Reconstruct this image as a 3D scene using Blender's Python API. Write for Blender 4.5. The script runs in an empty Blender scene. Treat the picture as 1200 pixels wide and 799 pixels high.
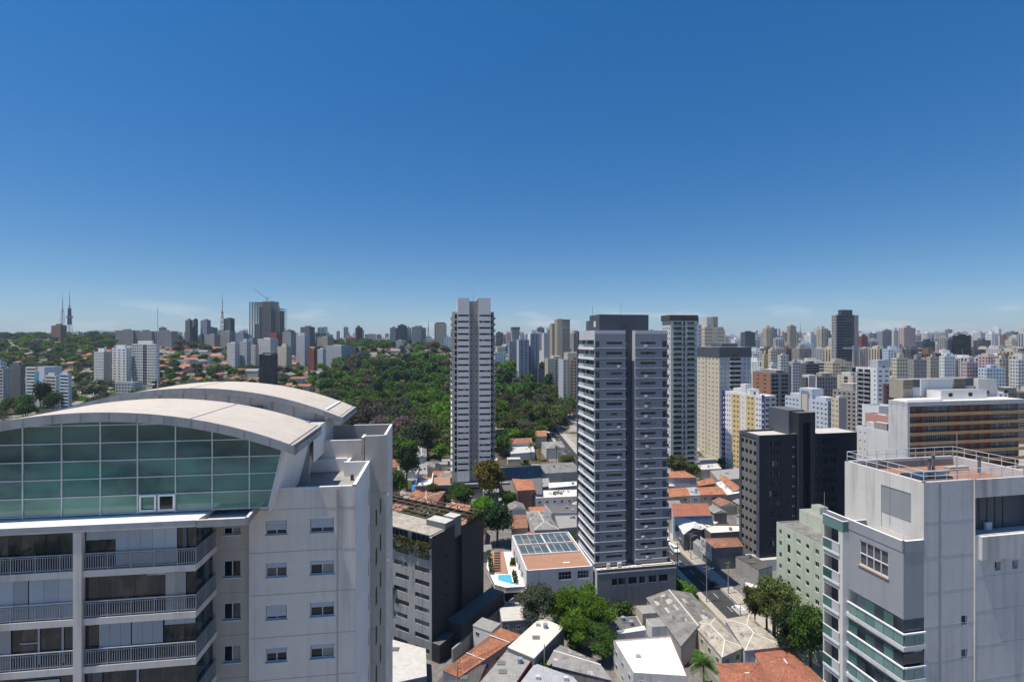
import bpy, bmesh, math, random
import numpy as np
from mathutils import Vector, Matrix
R = math.radians
rnd = random.Random(7)
SC = bpy.context.scene
COL = SC.collection
# ------------------------------------------------------------------ camera
CX, CY, F, CH = 600.0, 399.5, 600.0, 78.0      # photograph centre, focal length in its pixels, camera height
cam_d = bpy.data.cameras.new('camera'); cam = bpy.data.objects.new('camera', cam_d); COL.objects.link(cam)
cam.location = (0, 0, CH); cam.rotation_euler = (R(90), 0, 0)
cam_d.sensor_fit = 'HORIZONTAL'; cam_d.sensor_width = 36; cam_d.lens = 18
cam_d.clip_start = .1; cam_d.clip_end = 40000
SC.camera = cam
# ------------------------------------------------------------------ sky, sun, exposure
SUN = Vector((-.955, -.29, 0)).normalized()
EL = R(71.5)
sund = Vector((SUN.x*math.cos(EL), SUN.y*math.cos(EL), math.sin(EL)))
W = bpy.data.worlds.new('World'); SC.world = W; W.use_nodes = True
nt = W.node_tree; nt.nodes.clear()
out = nt.nodes.new('ShaderNodeOutputWorld'); bg = nt.nodes.new('ShaderNodeBackground'); bg.inputs[1].default_value = .081
sky = nt.nodes.new('ShaderNodeTexSky'); sky.sky_type = 'NISHITA'; sky.sun_disc = False
sky.sun_elevation = EL; sky.sun_rotation = math.atan2(SUN.x, SUN.y)
sky.altitude = 800; sky.air_density = 1.0; sky.dust_density = .3; sky.ozone_density = 3.0
hs_sky = nt.nodes.new('ShaderNodeHueSaturation'); hs_sky.inputs['Saturation'].default_value = 1.36
# thin cloud puffs low over the horizon
tc = nt.nodes.new('ShaderNodeTexCoord'); sep = nt.nodes.new('ShaderNodeSeparateXYZ')
mp = nt.nodes.new('ShaderNodeMapping'); mp.inputs['Scale'].default_value = (9, 9, 46)
no = nt.nodes.new('ShaderNodeTexNoise'); no.inputs['Scale'].default_value = 1.0; no.inputs['Detail'].default_value = 5
cr = nt.nodes.new('ShaderNodeMapRange'); cr.inputs[1].default_value = .53; cr.inputs[2].default_value = .74; cr.inputs[4].default_value = .55
b0 = nt.nodes.new('ShaderNodeMapRange'); b0.inputs[1].default_value = .0; b0.inputs[2].default_value = .02
b1 = nt.nodes.new('ShaderNodeMapRange'); b1.inputs[1].default_value = .045; b1.inputs[2].default_value = .075; b1.inputs[3].default_value = 1; b1.inputs[4].default_value = 0
m1 = nt.nodes.new('ShaderNodeMath'); m1.operation = 'MULTIPLY'; m2 = nt.nodes.new('ShaderNodeMath'); m2.operation = 'MULTIPLY'
mx = nt.nodes.new('ShaderNodeMix'); mx.data_type = 'RGBA'; mx.inputs[7].default_value = (8.5, 8.6, 8.8, 1)
L = nt.links.new
L(tc.outputs['Generated'], mp.inputs[0]); L(tc.outputs['Generated'], sep.inputs[0]); L(mp.outputs[0], no.inputs['Vector'])
L(no.outputs[0], cr.inputs[0]); L(sep.outputs[2], b0.inputs[0]); L(sep.outputs[2], b1.inputs[0])
L(b0.outputs[0], m1.inputs[0]); L(b1.outputs[0], m1.inputs[1]); L(m1.outputs[0], m2.inputs[0]); L(cr.outputs[0], m2.inputs[1])
L(m2.outputs[0], mx.inputs[0]); L(sky.outputs[0], hs_sky.inputs['Color']); ti = nt.nodes.new('ShaderNodeMix'); ti.data_type = 'RGBA'; ti.blend_type = 'MULTIPLY'; ti.inputs[0].default_value = 1; 
rmp = nt.nodes.new('ShaderNodeValToRGB'); ce = rmp.color_ramp.elements; ce[0].position = 0; ce[0].color = (.74, .86, 1.2, 1); ce[1].position = .55; ce[1].color = (1.3, 1.34, 1.36, 1)
for p_, c_ in ((.05, (.8, .9, 1.12, 1)), (.13, (.9, .97, 1.06, 1)), (.3, (1.08, 1.14, 1.2, 1))): e_ = ce.new(p_); e_.color = c_
L(sep.outputs[2], rmp.inputs[0]); L(rmp.outputs[0], ti.inputs[7]); L(hs_sky.outputs[0], ti.inputs[6]); L(ti.outputs[2], mx.inputs[6]); L(mx.outputs[2], bg.inputs[0]); L(bg.outputs[0], out.inputs[0])
sl = bpy.data.lights.new('sun', 'SUN'); so = bpy.data.objects.new('sun', sl); COL.objects.link(so)
sl.energy = 5.0; sl.angle = R(.5); sl.color = (1, .925, .82)
so.rotation_euler = (-sund).to_track_quat('-Z', 'Y').to_euler(); so.location = (0, 0, 400)
vs = SC.view_settings; vs.view_transform = 'Standard'; vs.look = 'None'; vs.gamma = 1; vs.exposure = .17
SC.display_settings.display_device = 'sRGB'
cy = SC.cycles; cy.use_denoising = True; cy.max_bounces = 6; cy.diffuse_bounces = 3; cy.glossy_bounces = 3
cy.transmission_bounces = 4; cy.transparent_max_bounces = 8; cy.volume_bounces = 0
cy.use_adaptive_sampling = True; cy.adaptive_threshold = .02; cy.caustics_reflective = False; cy.caustics_refractive = False
# ------------------------------------------------------------------ materials
MATS = {}
def nodes(name):
    m = bpy.data.materials.new(name); m.use_nodes = True
    t = m.node_tree; b = t.nodes['Principled BSDF']
    return m, t, b
def mixc(t, fac, a, b, mode='MIX'):
    n = t.nodes.new('ShaderNodeMix'); n.data_type = 'RGBA'; n.blend_type = mode
    for s, v in ((0, fac), (6, a), (7, b)):
        if hasattr(v, 'links'): t.links.new(v, n.inputs[s])
        elif s == 0: n.inputs[0].default_value = v
        else: n.inputs[s].default_value = (*v, 1) if len(v) == 3 else v
    return n.outputs[2]
def noise(t, scale, detail=4, vec=None, stretch=None, coord='Object', rough=.55):
    c = t.nodes.new('ShaderNodeTexCoord'); n = t.nodes.new('ShaderNodeTexNoise')
    n.inputs['Scale'].default_value = scale; n.inputs['Detail'].default_value = detail; n.inputs['Roughness'].default_value = rough
    o = c.outputs[coord]
    if stretch:
        mpn = t.nodes.new('ShaderNodeMapping'); mpn.inputs['Scale'].default_value = stretch; t.links.new(o, mpn.inputs[0]); o = mpn.outputs[0]
    t.links.new(o, n.inputs['Vector']); return n.outputs[0]
def ramp(t, v, a, b, lo=0., hi=1.):
    n = t.nodes.new('ShaderNodeMapRange'); n.inputs[1].default_value = a; n.inputs[2].default_value = b
    n.inputs[3].default_value = lo; n.inputs[4].default_value = hi; t.links.new(v, n.inputs[0]); return n.outputs[0]
def bump(t, b, h, strength=.2, dist=.05):
    n = t.nodes.new('ShaderNodeBump'); n.inputs['Strength'].default_value = strength; n.inputs['Distance'].default_value = dist
    t.links.new(h, n.inputs['Height']); t.links.new(n.outputs[0], b.inputs['Normal'])
def paint(name, c, dirt=.3, rough=.75, streak=True, scale=.35, spec=.3):
    if name in MATS: return MATS[name]
    m, t, b = nodes(name)
    d = [x*.62 for x in c]; l = [min(.86, x*1.08) for x in c]
    n1 = noise(t, scale, 6); col = mixc(t, ramp(t, n1, .35, .7), l, c)
    if streak:
        n2 = noise(t, 1.0, 5, stretch=(.9, .9, .055)); n2b = noise(t, .12, 3)
        mm = t.nodes.new('ShaderNodeMath'); mm.operation = 'MULTIPLY'
        t.links.new(ramp(t, n2, .5, .75), mm.inputs[0]); t.links.new(ramp(t, n2b, .34, .6, dirt*.3, dirt*1.9), mm.inputs[1])
        col = mixc(t, mm.outputs[0], col, d)
        n6 = noise(t, 2.3, 7, rough=.72); col = mixc(t, ramp(t, n6, .5, .7, 0, dirt*.45), col, [x*.72 for x in c])
    else:
        n2 = noise(t, scale*3.1, 8, rough=.75); col = mixc(t, ramp(t, n2, .46, .66, 0, dirt), col, d)
        n4 = noise(t, 1.0, 6, stretch=(.25, 1.6, 1), rough=.7); col = mixc(t, ramp(t, n4, .55, .7, 0, dirt*.9), col, [x*.5 for x in c])
        n5 = noise(t, 6.0, 4, rough=.7); col = mixc(t, ramp(t, n5, .56, .68, 0, dirt*.5), col, [x*.6 for x in c])
    t.links.new(col, b.inputs['Base Color']); b.inputs['Roughness'].default_value = rough; b.inputs['Specular IOR Level'].default_value = spec
    bump(t, b, noise(t, 3.0, 5), .15, .03)
    MATS[name] = m; return m
def rib(name, c, period=.5, axis=0, dirt=.45, rough=.7, c2=None):          # corrugated / ribbed sheet roof
    if name in MATS: return MATS[name]
    m, t, b = nodes(name)
    n1 = noise(t, .45, 8, rough=.72); d = c2 or [x*.45 for x in c]
    col = mixc(t, ramp(t, n1, .4, .68, 0, dirt*1.6), c, d)
    n3 = noise(t, 1.6, 5); col = mixc(t, ramp(t, n3, .45, .8, 0, .4), col, [min(.85, x*1.25) for x in c])
    w = t.nodes.new('ShaderNodeTexWave'); w.bands_direction = 'XYZ'[axis]; w.inputs['Scale'].default_value = 1/period/3.18*1.0
    tcn = t.nodes.new('ShaderNodeTexCoord'); t.links.new(tcn.outputs['Object'], w.inputs['Vector'])
    t.links.new(col, b.inputs['Base Color']); b.inputs['Roughness'].default_value = rough; b.inputs['Specular IOR Level'].default_value = .25
    bump(t, b, w.outputs['Fac'], .6, .08)
    MATS[name] = m; return m
def tile(name, c, dirt=.5):
    if name in MATS: return MATS[name]
    m, t, b = nodes(name)
    v = t.nodes.new('ShaderNodeTexVoronoi'); v.inputs['Scale'].default_value = 2.6
    tcn = t.nodes.new('ShaderNodeTexCoord'); t.links.new(tcn.outputs['Object'], v.inputs['Vector'])
    sp = t.nodes.new('ShaderNodeSeparateColor'); t.links.new(v.outputs['Color'], sp.inputs[0])
    col = mixc(t, sp.outputs[0], [x*.75 for x in c], [min(.7, x*1.2) for x in c])
    n1 = noise(t, .3, 7, rough=.7); col = mixc(t, ramp(t, n1, .42, .7, 0, dirt), col, (c[0]*.42, c[1]*.6, c[2]*.8))
    w = t.nodes.new('ShaderNodeTexWave'); w.inputs['Scale'].default_value = 1.0; w.bands_direction = 'X'
    t.links.new(tcn.outputs['Object'], w.inputs['Vector'])
    t.links.new(col, b.inputs['Base Color']); b.inputs['Roughness'].default_value = .85; b.inputs['Specular IOR Level'].default_value = .15
    bump(t, b, w.outputs['Fac'], .5, .06)
    MATS[name] = m; return m
def plain(name, c, rough=.6, metal=0., emit=None, spec=.4):
    if name in MATS: return MATS[name]
    m, t, b = nodes(name)
    col = mixc(t, ramp(t, noise(t, 1.3, 4), .4, .7), [min(.88, x*1.06) for x in c], [x*.86 for x in c])
    t.links.new(col, b.inputs['Base Color']); b.inputs['Roughness'].default_value = rough; b.inputs['Metallic'].default_value = metal
    b.inputs['Specular IOR Level'].default_value = spec
    MATS[name] = m; return m
def glassm(name, dark, mid, light, p1=.6, p2=.88, rough=.06, spec=.4):      # window panes: each pane its own blind / curtain / dark room
    if name in MATS: return MATS[name]
    m, t, b = nodes(name)
    g = t.nodes.new('ShaderNodeNewGeometry'); r = g.outputs['Random Per Island']
    oi = t.nodes.new('ShaderNodeObjectInfo')
    ad = t.nodes.new('ShaderNodeMath'); ad.operation = 'ADD'; t.links.new(r, ad.inputs[0]); t.links.new(oi.outputs['Random'], ad.inputs[1])
    fr = t.nodes.new('ShaderNodeMath'); fr.operation = 'FRACT'; t.links.new(ad.outputs[0], fr.inputs[0]); f = fr.outputs[0]
    c1 = mixc(t, ramp(t, f, p1, p1+.02), dark, mid); c2 = mixc(t, ramp(t, f, p2, p2+.02), c1, light)
    c3 = mixc(t, ramp(t, noise(t, .9, 3), .35, .7, 0, .35), c2, dark)
    t.links.new(c3, b.inputs['Base Color']); b.inputs['Roughness'].default_value = rough; b.inputs['Specular IOR Level'].default_value = spec
    MATS[name] = m; return m
def leafm(name, a, b_, trans=.3):
    if name in MATS: return MATS[name]
    m, t, b = nodes(name)
    g = t.nodes.new('ShaderNodeNewGeometry'); oi = t.nodes.new('ShaderNodeObjectInfo')
    col = mixc(t, g.outputs['Random Per Island'], a, b_)
    n1 = noise(t, .35, 3); col = mixc(t, ramp(t, n1, .4, .65), col, [x*.7 for x in a])
    hs = t.nodes.new('ShaderNodeHueSaturation'); t.links.new(col, hs.inputs['Color'])
    t.links.new(ramp(t, oi.outputs['Random'], 0, 1, .7, 1.3), hs.inputs['Value']); t.links.new(ramp(t, oi.outputs['Random'], 0, 1, .485, .51), hs.inputs['Hue'])
    t.links.new(hs.outputs[0], b.inputs['Base Color']); b.inputs['Roughness'].default_value = .65; b.inputs['Specular IOR Level'].default_value = .2
    tr = t.nodes.new('ShaderNodeBsdfTranslucent'); t.links.new(hs.outputs[0], tr.inputs[0])
    ms = t.nodes.new('ShaderNodeMixShader'); ms.inputs[0].default_value = trans
    o = [n for n in t.nodes if n.type == 'OUTPUT_MATERIAL'][0]
    t.links.new(b.outputs[0], ms.inputs[1]); t.links.new(tr.outputs[0], ms.inputs[2]); t.links.new(ms.outputs[0], o.inputs[0])
    MATS[name] = m; return m
M = MATS
paint('white', (.74, .74, .73), .35); paint('offwhite', (.62, .61, .585), .4); paint('cream', (.62, .55, .42), .35); paint('beige', (.5, .44, .35), .35)
paint('tan', (.4, .345, .27), .3); paint('lightgrey', (.5, .505, .52), .35); paint('grey', (.33, .335, .345), .35); paint('darkgrey', (.15, .155, .165), .3)
paint('black', (.035, .037, .042), .2, .5); paint('slate', (.085, .095, .115), .25, .55); paint('bluegrey', (.25, .28, .34), .3); paint('paleblue', (.55, .62, .7), .3)
paint('yellow', (.66, .5, .24), .25); paint('navy', (.05, .045, .16), .2); paint('brown', (.2, .12, .085), .3); paint('capbrown', (.085, .075, .068), .3); paint('brick', (.35, .18, .115), .5); paint('coreblack', (.03, .034, .042), .25, .55, True, .35, .2); paint('pierbrown', (.2, .155, .125), .4)
paint('salmon', (.55, .3, .24), .35); paint('pink', (.56, .42, .4), .3); paint('palegreen', (.52, .57, .44), .4); paint('ochre', (.5, .3, .14), .3)
paint('concrete', (.36, .35, .335), .5); paint('dirtyconcrete', (.27, .26, .25), .7); paint('redbrown', (.26, .085, .06), .3)
paint('roof_grey', (.3, .295, .28), .7, .9, False); paint('roof_light', (.52, .5, .46), .5, .9, False); paint('roof_dark', (.14, .135, .13), .6, .9, False)
paint('roof_white', (.8, .79, .76), .25, .8, False); paint('roof_cream', (.66, .62, .55), .35, .85, False); paint('vault', (.54, .485, .42), .3, .8, False, .5)
paint('terracotta', (.33, .16, .1), .45, .9, False); paint('deck', (.36, .2, .13), .4, .85, False); paint('maroon', (.14, .02, .03), .2)
rib('sheet_grey', (.28, .27, .26)); rib('sheet_old', (.25, .24, .225), .9, 0, .7); rib('sheet_light', (.5, .48, .44), .8, 0, .6); rib('sheet_white', (.72, .71, .68), .8, 0, .35)
rib('sheet_dark', (.1, .095, .09), .8, 0, .4); rib('sheet_silver', (.4, .41, .43), .5, 0, .3); rib('sheet_beige', (.46, .41, .34), .7, 0, .6)
tile('tile_orange', (.44, .185, .105), .5); tile('tile_red', (.36, .14, .085), .6); tile('tile_old', (.3, .15, .1), .75)
glassm('glass', (.014, .018, .024), (.06, .07, .08), (.3, .3, .28)); glassm('glass_blue', (.02, .035, .05), (.07, .1, .13), (.2, .24, .27), .55, .9)
glassm('glass_dark', (.008, .016, .026), (.016, .026, .036), (.1, .1, .1), .7, .95); glassm('glass_green', (.03, .09, .085), (.05, .13, .115), (.09, .19, .16), .35, .72)
glassm('blind', (.3, .34, .38), (.36, .4, .44), (.42, .46, .5), .4, .8, .3, .3); glassm('shutter', (.42, .45, .5), (.45, .48, .53), (.38, .41, .46), .4, .8, .5, .3)
glassm('rail_glass', (.12, .22, .21), (.17, .28, .26), (.22, .33, .31), .35, .7, .1); glassm('curtain', (.38, .37, .34), (.45, .44, .42), (.3, .3, .3), .4, .8, .5)
glassm('skylight_glass', (.08, .105, .11), (.13, .155, .15), (.19, .19, .155), .35, .7, .15); plain('frame', (.62, .63, .64), .4); plain('frame_dark', (.05, .05, .055), .4); plain('metal', (.42, .43, .45), .35, .6); plain('rail_white', (.6, .61, .64), .4)
plain('rail_grey', (.34, .36, .4), .4); plain('bark', (.13, .1, .075), .9); plain('poleconc', (.33, .31, .28), .85); plain('wire', (.02, .02, .02), .6)
plain('asphalt_fill', (.05, .05, .052), .9); plain('roadpaint', (.7, .7, .66), .7); plain('water', (.1, .42, .6), .05, 0, None, .6); plain('kerb', (.45, .43, .4), .85)
plain('carwhite', (.78, .78, .77), .2, 0, None, .6); plain('cardark', (.03, .032, .036), .2, 0, None, .6); plain('carred', (.3, .02, .02), .25, 0, None, .6); plain('carsilver', (.4, .41, .42), .25, .5)
plain('tyre', (.02, .02, .02), .8); plain('bluepanel', (.02, .09, .22), .22, 0, None, .6); plain('skin', (.36, .2, .14), .6); plain('cloth_dark', (.03, .035, .05), .8); plain('cloth_light', (.5, .48, .45), .8); plain('cloth_red', (.35, .05, .05), .8)
plain('lounger', (.05, .045, .05), .7); plain('bluetarp', (.04, .2, .5), .4); plain('mast_red', (.35, .05, .04), .6); plain('mast_white', (.7, .7, .7), .6); plain('mural_orange', (.7, .28, .06), .7); plain('mural_teal', (.08, .4, .5), .7); plain('mural_purple', (.25, .1, .3), .7)
leafm('leaf_green', (0.0468, 0.1092, 0.0146), (0.0988, 0.1924, 0.0312)); leafm('leaf_bright', (0.0864, 0.192, 0.0115), (0.1536, 0.2784, 0.0288)); leafm('leaf_dark', (0.0184, 0.0506, 0.0129), (0.0414, 0.0874, 0.0221))
leafm('leaf_olive', (0.0896, 0.1176, 0.0291), (0.1456, 0.1736, 0.0538)); leafm('leaf_gold', (0.096, 0.08, 0.012), (0.16, 0.12, 0.02)); leafm('leaf_brown', (0.09, 0.0744, 0.0504), (0.144, 0.114, 0.078)); leafm('leaf_pink', (0.1664, 0.104, 0.1144), (0.2288, 0.1456, 0.156))
leafm('leaf_greygreen', (0.066, 0.09, 0.054), (0.12, 0.15, 0.09)); leafm('grass', (0.048, 0.08, 0.016), (0.08, 0.112, 0.028))
# ------------------------------------------------------------------ mesh builder and object helpers
class MB:
    def __init__(s): s.v = []; s.f = []; s.m = []; s.mats = []
    def mi(s, mat):
        mat = M[mat] if isinstance(mat, str) else mat
        if mat not in s.mats: s.mats.append(mat)
        return s.mats.index(mat)
    def poly(s, pts, mat):
        i = len(s.v); s.v += [tuple(p) for p in pts]; s.f.append(tuple(range(i, i+len(pts)))); s.m.append(s.mi(mat)); return s
    def box(s, x0, y0, z0, x1, y1, z1, mat, top=None):
        x0, x1 = min(x0, x1), max(x0, x1); y0, y1 = min(y0, y1), max(y0, y1); z0, z1 = min(z0, z1), max(z0, z1)
        return s.prism([(x0, y0), (x1, y0), (x1, y1), (x0, y1)], z0, z1, mat, top)
    def prism(s, pts, z0, z1, mat, top=None, bottom=True):      # pts counter-clockwise; z1 may be a list (one height per corner)
        n = len(pts); i = len(s.v); k = s.mi(mat); kt = s.mi(top) if top else k
        a = z0 if isinstance(z0, (list, tuple)) else [z0]*n; b = z1 if isinstance(z1, (list, tuple)) else [z1]*n
        s.v += [(p[0], p[1], a[j]) for j, p in enumerate(pts)] + [(p[0], p[1], b[j]) for j, p in enumerate(pts)]
        for j in range(n):
            q = (j+1) % n; s.f.append((i+j, i+q, i+n+q, i+n+j)); s.m.append(k)
        s.f.append(tuple(i+n+j for j in range(n))); s.m.append(kt)
        if bottom: s.f.append(tuple(i+j for j in reversed(range(n)))); s.m.append(k)
        return s
    def tube(s, p, q, r, mat, n=6, r2=None, caps=True):
        p = Vector(p); q = Vector(q); d = (q-p); r2 = r if r2 is None else r2
        if d.length < 1e-6: return s
        d.normalize(); a = d.orthogonal().normalized(); b = d.cross(a); i = len(s.v); k = s.mi(mat)
        for c, rr in ((p, r), (q, r2)):
            for j in range(n):
                t = 2*math.pi*j/n; s.v.append(tuple(c + a*rr*math.cos(t) + b*rr*math.sin(t)))
        for j in range(n):
            g = (j+1) % n; s.f.append((i+j, i+g, i+n+g, i+n+j)); s.m.append(k)
        if caps:
            s.f.append(tuple(i+n+j for j in range(n))); s.m.append(k); s.f.append(tuple(i+j for j in reversed(range(n)))); s.m.append(k)
        return s
    def bar(s, p, q, w, h, mat):                               # rectangular bar between two points
        p = Vector(p); q = Vector(q); d = (q-p).normalized(); up = Vector((0, 0, 1)) if abs(d.z) < .95 else Vector((0, 1, 0))
        a = d.cross(up).normalized()*w/2; b = a.cross(d).normalized()*h/2; i = len(s.v); k = s.mi(mat)
        for c in (p, q): s.v += [tuple(c-a-b), tuple(c+a-b), tuple(c+a+b), tuple(c-a+b)]
        for f in ((0, 1, 5, 4), (1, 2, 6, 5), (2, 3, 7, 6), (3, 0, 4, 7), (3, 2, 1, 0), (4, 5, 6, 7)): s.f.append(tuple(i+j for j in f)); s.m.append(k)
        return s
    def mesh(s, name):
        me = bpy.data.meshes.new(name); me.from_pydata(s.v, [], s.f)
        for m in s.mats: me.materials.append(m)
        me.polygons.foreach_set('material_index', s.m); me.update(); return me
    def build(s, name, parent=None, loc=None, rz=0):
        return link(name, s.mesh(name), parent, loc, rz)
def link(name, data, parent=None, loc=None, rz=0):
    o = bpy.data.objects.new(name, data); COL.objects.link(o)
    if parent: o.parent = parent
    if loc is not None: o.location = loc
    if rz: o.rotation_euler = (0, 0, rz)
    return o
def tag(o, label=None, cat=None, group=None, kind=None):
    for k, v in (('label', label), ('category', cat), ('group', group), ('kind', kind)):
        if v: o[k] = v
    return o
def thing(name, label, cat, loc=(0, 0, 0), rz=0, group=None):
    o = link(name, None, None, loc, rz); o.empty_display_size = .5; return tag(o, label, cat, group)
KIDS = {}
def kids(o):
    return [c for c in o.children]
def dup(o, parent=None, loc=None, rz=None, scale=None, label=None, group=None, mats=None):
    c = o.copy(); COL.objects.link(c)
    if parent: c.parent = parent
    if loc is not None: c.location = loc
    if rz is not None: c.rotation_euler = (0, 0, rz)
    if scale is not None: c.scale = scale
    if label: c['label'] = label
    if group: c['group'] = group
    for ch in TREE.get(o.name, ()): 
        d = ch.copy(); COL.objects.link(d); d.parent = c
        if mats and ch.name.split('.')[0] in mats:
            for si, mm in mats[ch.name.split('.')[0]].items(): d.material_slots[si].link = 'OBJECT'; d.material_slots[si].material = M[mm]
    return c
TREE = {}     # prototype name -> its parts
# pixel helpers
def at(px, py, Y): return (px-CX)/F*Y, Y, CH-(py-CY)/F*Y
def atz(px, py, Z):
    Y = (CH-Z)*F/(py-CY); return (px-CX)/F*Y, Y
def smooth(a, b, x): t = min(1, max(0, (x-a)/(b-a))); return t*t*(3-2*t)
PL = ((0, 0), (330, 0), (420, 7), (500, 17), (600, 33), (720, 47), (1000, 58), (1500, 66), (2500, 73), (4000, 76), (9500, 78))
PR = ((0, 0), (350, 0), (500, 8), (700, 20), (1000, 34), (1500, 50), (2500, 63), (4000, 71), (9500, 76))
def interp(P, y):
    if y <= P[0][0]: return P[0][1]
    for (a, b), (c, d) in zip(P, P[1:]):
        if y <= c: t = (y-a)/(c-a); return b+(d-b)*t
    return P[-1][1]
def Zg(x, y):
    y = max(y, 0); k = smooth(-.02, .3, x/max(y, 60)); z = interp(PL, y)*(1-k)+interp(PR, y)*k
    z += 20*math.exp(-((x+1130)**2+(y-1330)**2)/(2*330**2)) + 5*math.exp(-((x+230)**2+(y-900)**2)/(2*160**2))
    return z
def atg(px, py, h=0.):                                        # where the line of sight through a pixel meets height h over the ground
    y = 60.
    while y < 2500:
        x = (px-CX)/F*y
        if CH-(py-CY)/F*y <= Zg(x, y)+h: break
        y += 1.
    return x, y
FOOT = []      # footprints taken (x, y, radius)
def free(x, y, r): return all((x-a)**2+(y-b)**2 > (r+c)**2 for a, b, c in FOOT)
# ------------------------------------------------------------------ walls with real openings
def wall(mb, P0, U, Wd, z0, z1, holes, mat, depth=.18, revmat=None):
    us = sorted({0, Wd} | {h[0] for h in holes} | {h[2] for h in holes}); zs = sorted({z0, z1} | {h[1] for h in holes} | {h[3] for h in holes})
    ui = {u: i for i, u in enumerate(us)}; zi = {z: i for i, z in enumerate(zs)}
    blocked = set()
    for h in holes:
        for i in range(ui[h[0]], ui[h[2]]):
            for j in range(zi[h[1]], zi[h[3]]): blocked.add((i, j))
    N = (U[1], -U[0])
    P = lambda u, z, dd=0: (P0[0]+U[0]*u-N[0]*dd, P0[1]+U[1]*u-N[1]*dd, z)
    for j in range(len(zs)-1):
        i = 0
        while i < len(us)-1:
            if (i, j) in blocked: i += 1; continue
            k = i
            while k < len(us)-1 and (k, j) not in blocked: k += 1
            mb.poly([P(us[i], zs[j]), P(us[k], zs[j]), P(us[k], zs[j+1]), P(us[i], zs[j+1])], mat); i = k
    rm = revmat or mat
    for a, b, c, d in holes:
        mb.poly([P(a, b), P(a, b, depth), P(c, b, depth), P(c, b)], rm); mb.poly([P(a, d, depth), P(a, d), P(c, d), P(c, d, depth)], rm)
        mb.poly([P(a, b, depth), P(a, b), P(a, d), P(a, d, depth)], rm); mb.poly([P(c, b), P(c, b, depth), P(c, d, depth), P(c, d)], rm)
WCACHE = {}
def winmesh(w, h, depth, glass, frame, mull=1, bars=0, sill=False):
    key = (round(w, 2), round(h, 2), depth, glass, frame, mull, bars, sill)
    if key in WCACHE: return WCACHE[key]
    mb = MB(); fw = .06; y0 = depth-.07; y1 = depth-.005
    n = mull+1
    for i in range(n):
        a = w*i/n; b = w*(i+1)/n; mb.poly([(a, y1-.02, 0), (b, y1-.02, 0), (b, y1-.02, h), (a, y1-.02, h)], glass)
    for a in [0, w-fw]+[w*i/n-fw/2 for i in range(1, n)]: mb.box(a, y0, 0, a+fw, y1, h, frame)
    for b in [0, h-fw]+[h*i/(bars+1)-fw/2 for i in range(1, bars+1)]: mb.box(fw, y0+.004, b, w-fw, y1, b+fw, frame)
    if sill: mb.box(-.08, -.1, -.08, w+.08, depth*.5, -.003, frame)
    me = mb.mesh('window'); WCACHE[key] = me; return me
def facegeom(w, d):
    return {'F': ((0, 0), (1, 0), w), 'R': ((w, 0), (0, 1), d), 'L': ((0, d), (0, -1), d), 'B': ((w, d), (-1, 0), w)}
def cols(n, fw=.5, sill=1.0, h=1.3, a=0., b=1., kind=None):
    s = (b-a)/n; return [(a+s*(i+.5-fw/2), a+s*(i+.5+fw/2), sill, h) + ((kind,) if kind else ()) for i in range(n)]
def place_windows(root, recs, depth, glass, frame, maxwin=100):
    """recs: (P0, U, u0, z0, w, h, kind, mull). The largest in view become parts, the rest one mesh."""
    mw = root.matrix_world if False else Matrix.Translation(root.location) @ root.rotation_euler.to_matrix().to_4x4()
    sc = []
    for r in recs:
        P0, U, u0, z0, w, h, kind, mull = r
        c = mw @ Vector((P0[0]+U[0]*(u0+w/2), P0[1]+U[1]*(u0+w/2), z0+h/2)); n = mw.to_3x3() @ Vector((U[1], -U[0], 0))
        v = Vector((0, 0, CH))-c; d = v.length; inn = abs(c.x/max(c.y, 1)) < 1.02 and c.y > 0 and abs((c.z-CH)/max(c.y, 1)) < .68
        sc.append((w*h*max(0, n.dot(v)/d)/d**2*(1 if inn else .01), r))
    sc.sort(key=lambda t: -t[0])
    for s, (P0, U, u0, z0, w, h, kind, mull) in sc[:maxwin]:
        me = winmesh(w, h, depth, kind or glass, frame, mull)
        link('window', me, root, (P0[0]+U[0]*u0, P0[1]+U[1]*u0, z0), math.atan2(U[1], U[0]))
    if sc[maxwin:]:
        mb = MB()
        for s, (P0, U, u0, z0, w, h, kind, mull) in sc[maxwin:]:
            N = (U[1], -U[0]); q = [(P0[0]+U[0]*u-N[0]*(depth-.02), P0[1]+U[1]*u-N[1]*(depth-.02), z) for u, z in ((u0, z0), (u0+w, z0), (u0+w, z0+h), (u0, z0+h))]
            mb.poly(q, kind or glass)
        tag(mb.build('windows', root), kind='stuff')
def roofbits(mb, w, d, H, par, mat, capmat, roofm):
    t = .22
    mb.poly([(t, t, H-par), (w-t, t, H-par), (w-t, d-t, H-par), (t, d-t, H-par)], roofm)
    o = [(0, 0), (w, 0), (w, d), (0, d)]; i = [(t, t), (w-t, t), (w-t, d-t), (t, d-t)]
    for a in range(4):
        b = (a+1) % 4
        mb.poly([(*o[a], H), (*o[b], H), (*i[b], H), (*i[a], H)], capmat)
        mb.poly([(*i[a], H), (*i[b], H), (*i[b], H-par), (*i[a], H-par)], mat)
def locate(px, Y, th, w=None, pxr=None, d=None, pxs=None, corner='FL'):
    X = (px-CX)/F*Y; c, s = math.cos(R(th)), math.sin(R(th))
    if pxr is not None: k = (pxr-CX)/F; w = abs((k*Y-X)/(c-k*s))
    if pxs is not None: k = (pxs-CX)/F; d = abs((k*Y-X)/(-s-k*c))
    if corner == 'FR': X, Y = X-w*c, Y-w*s
    return X, Y, w, d
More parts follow.
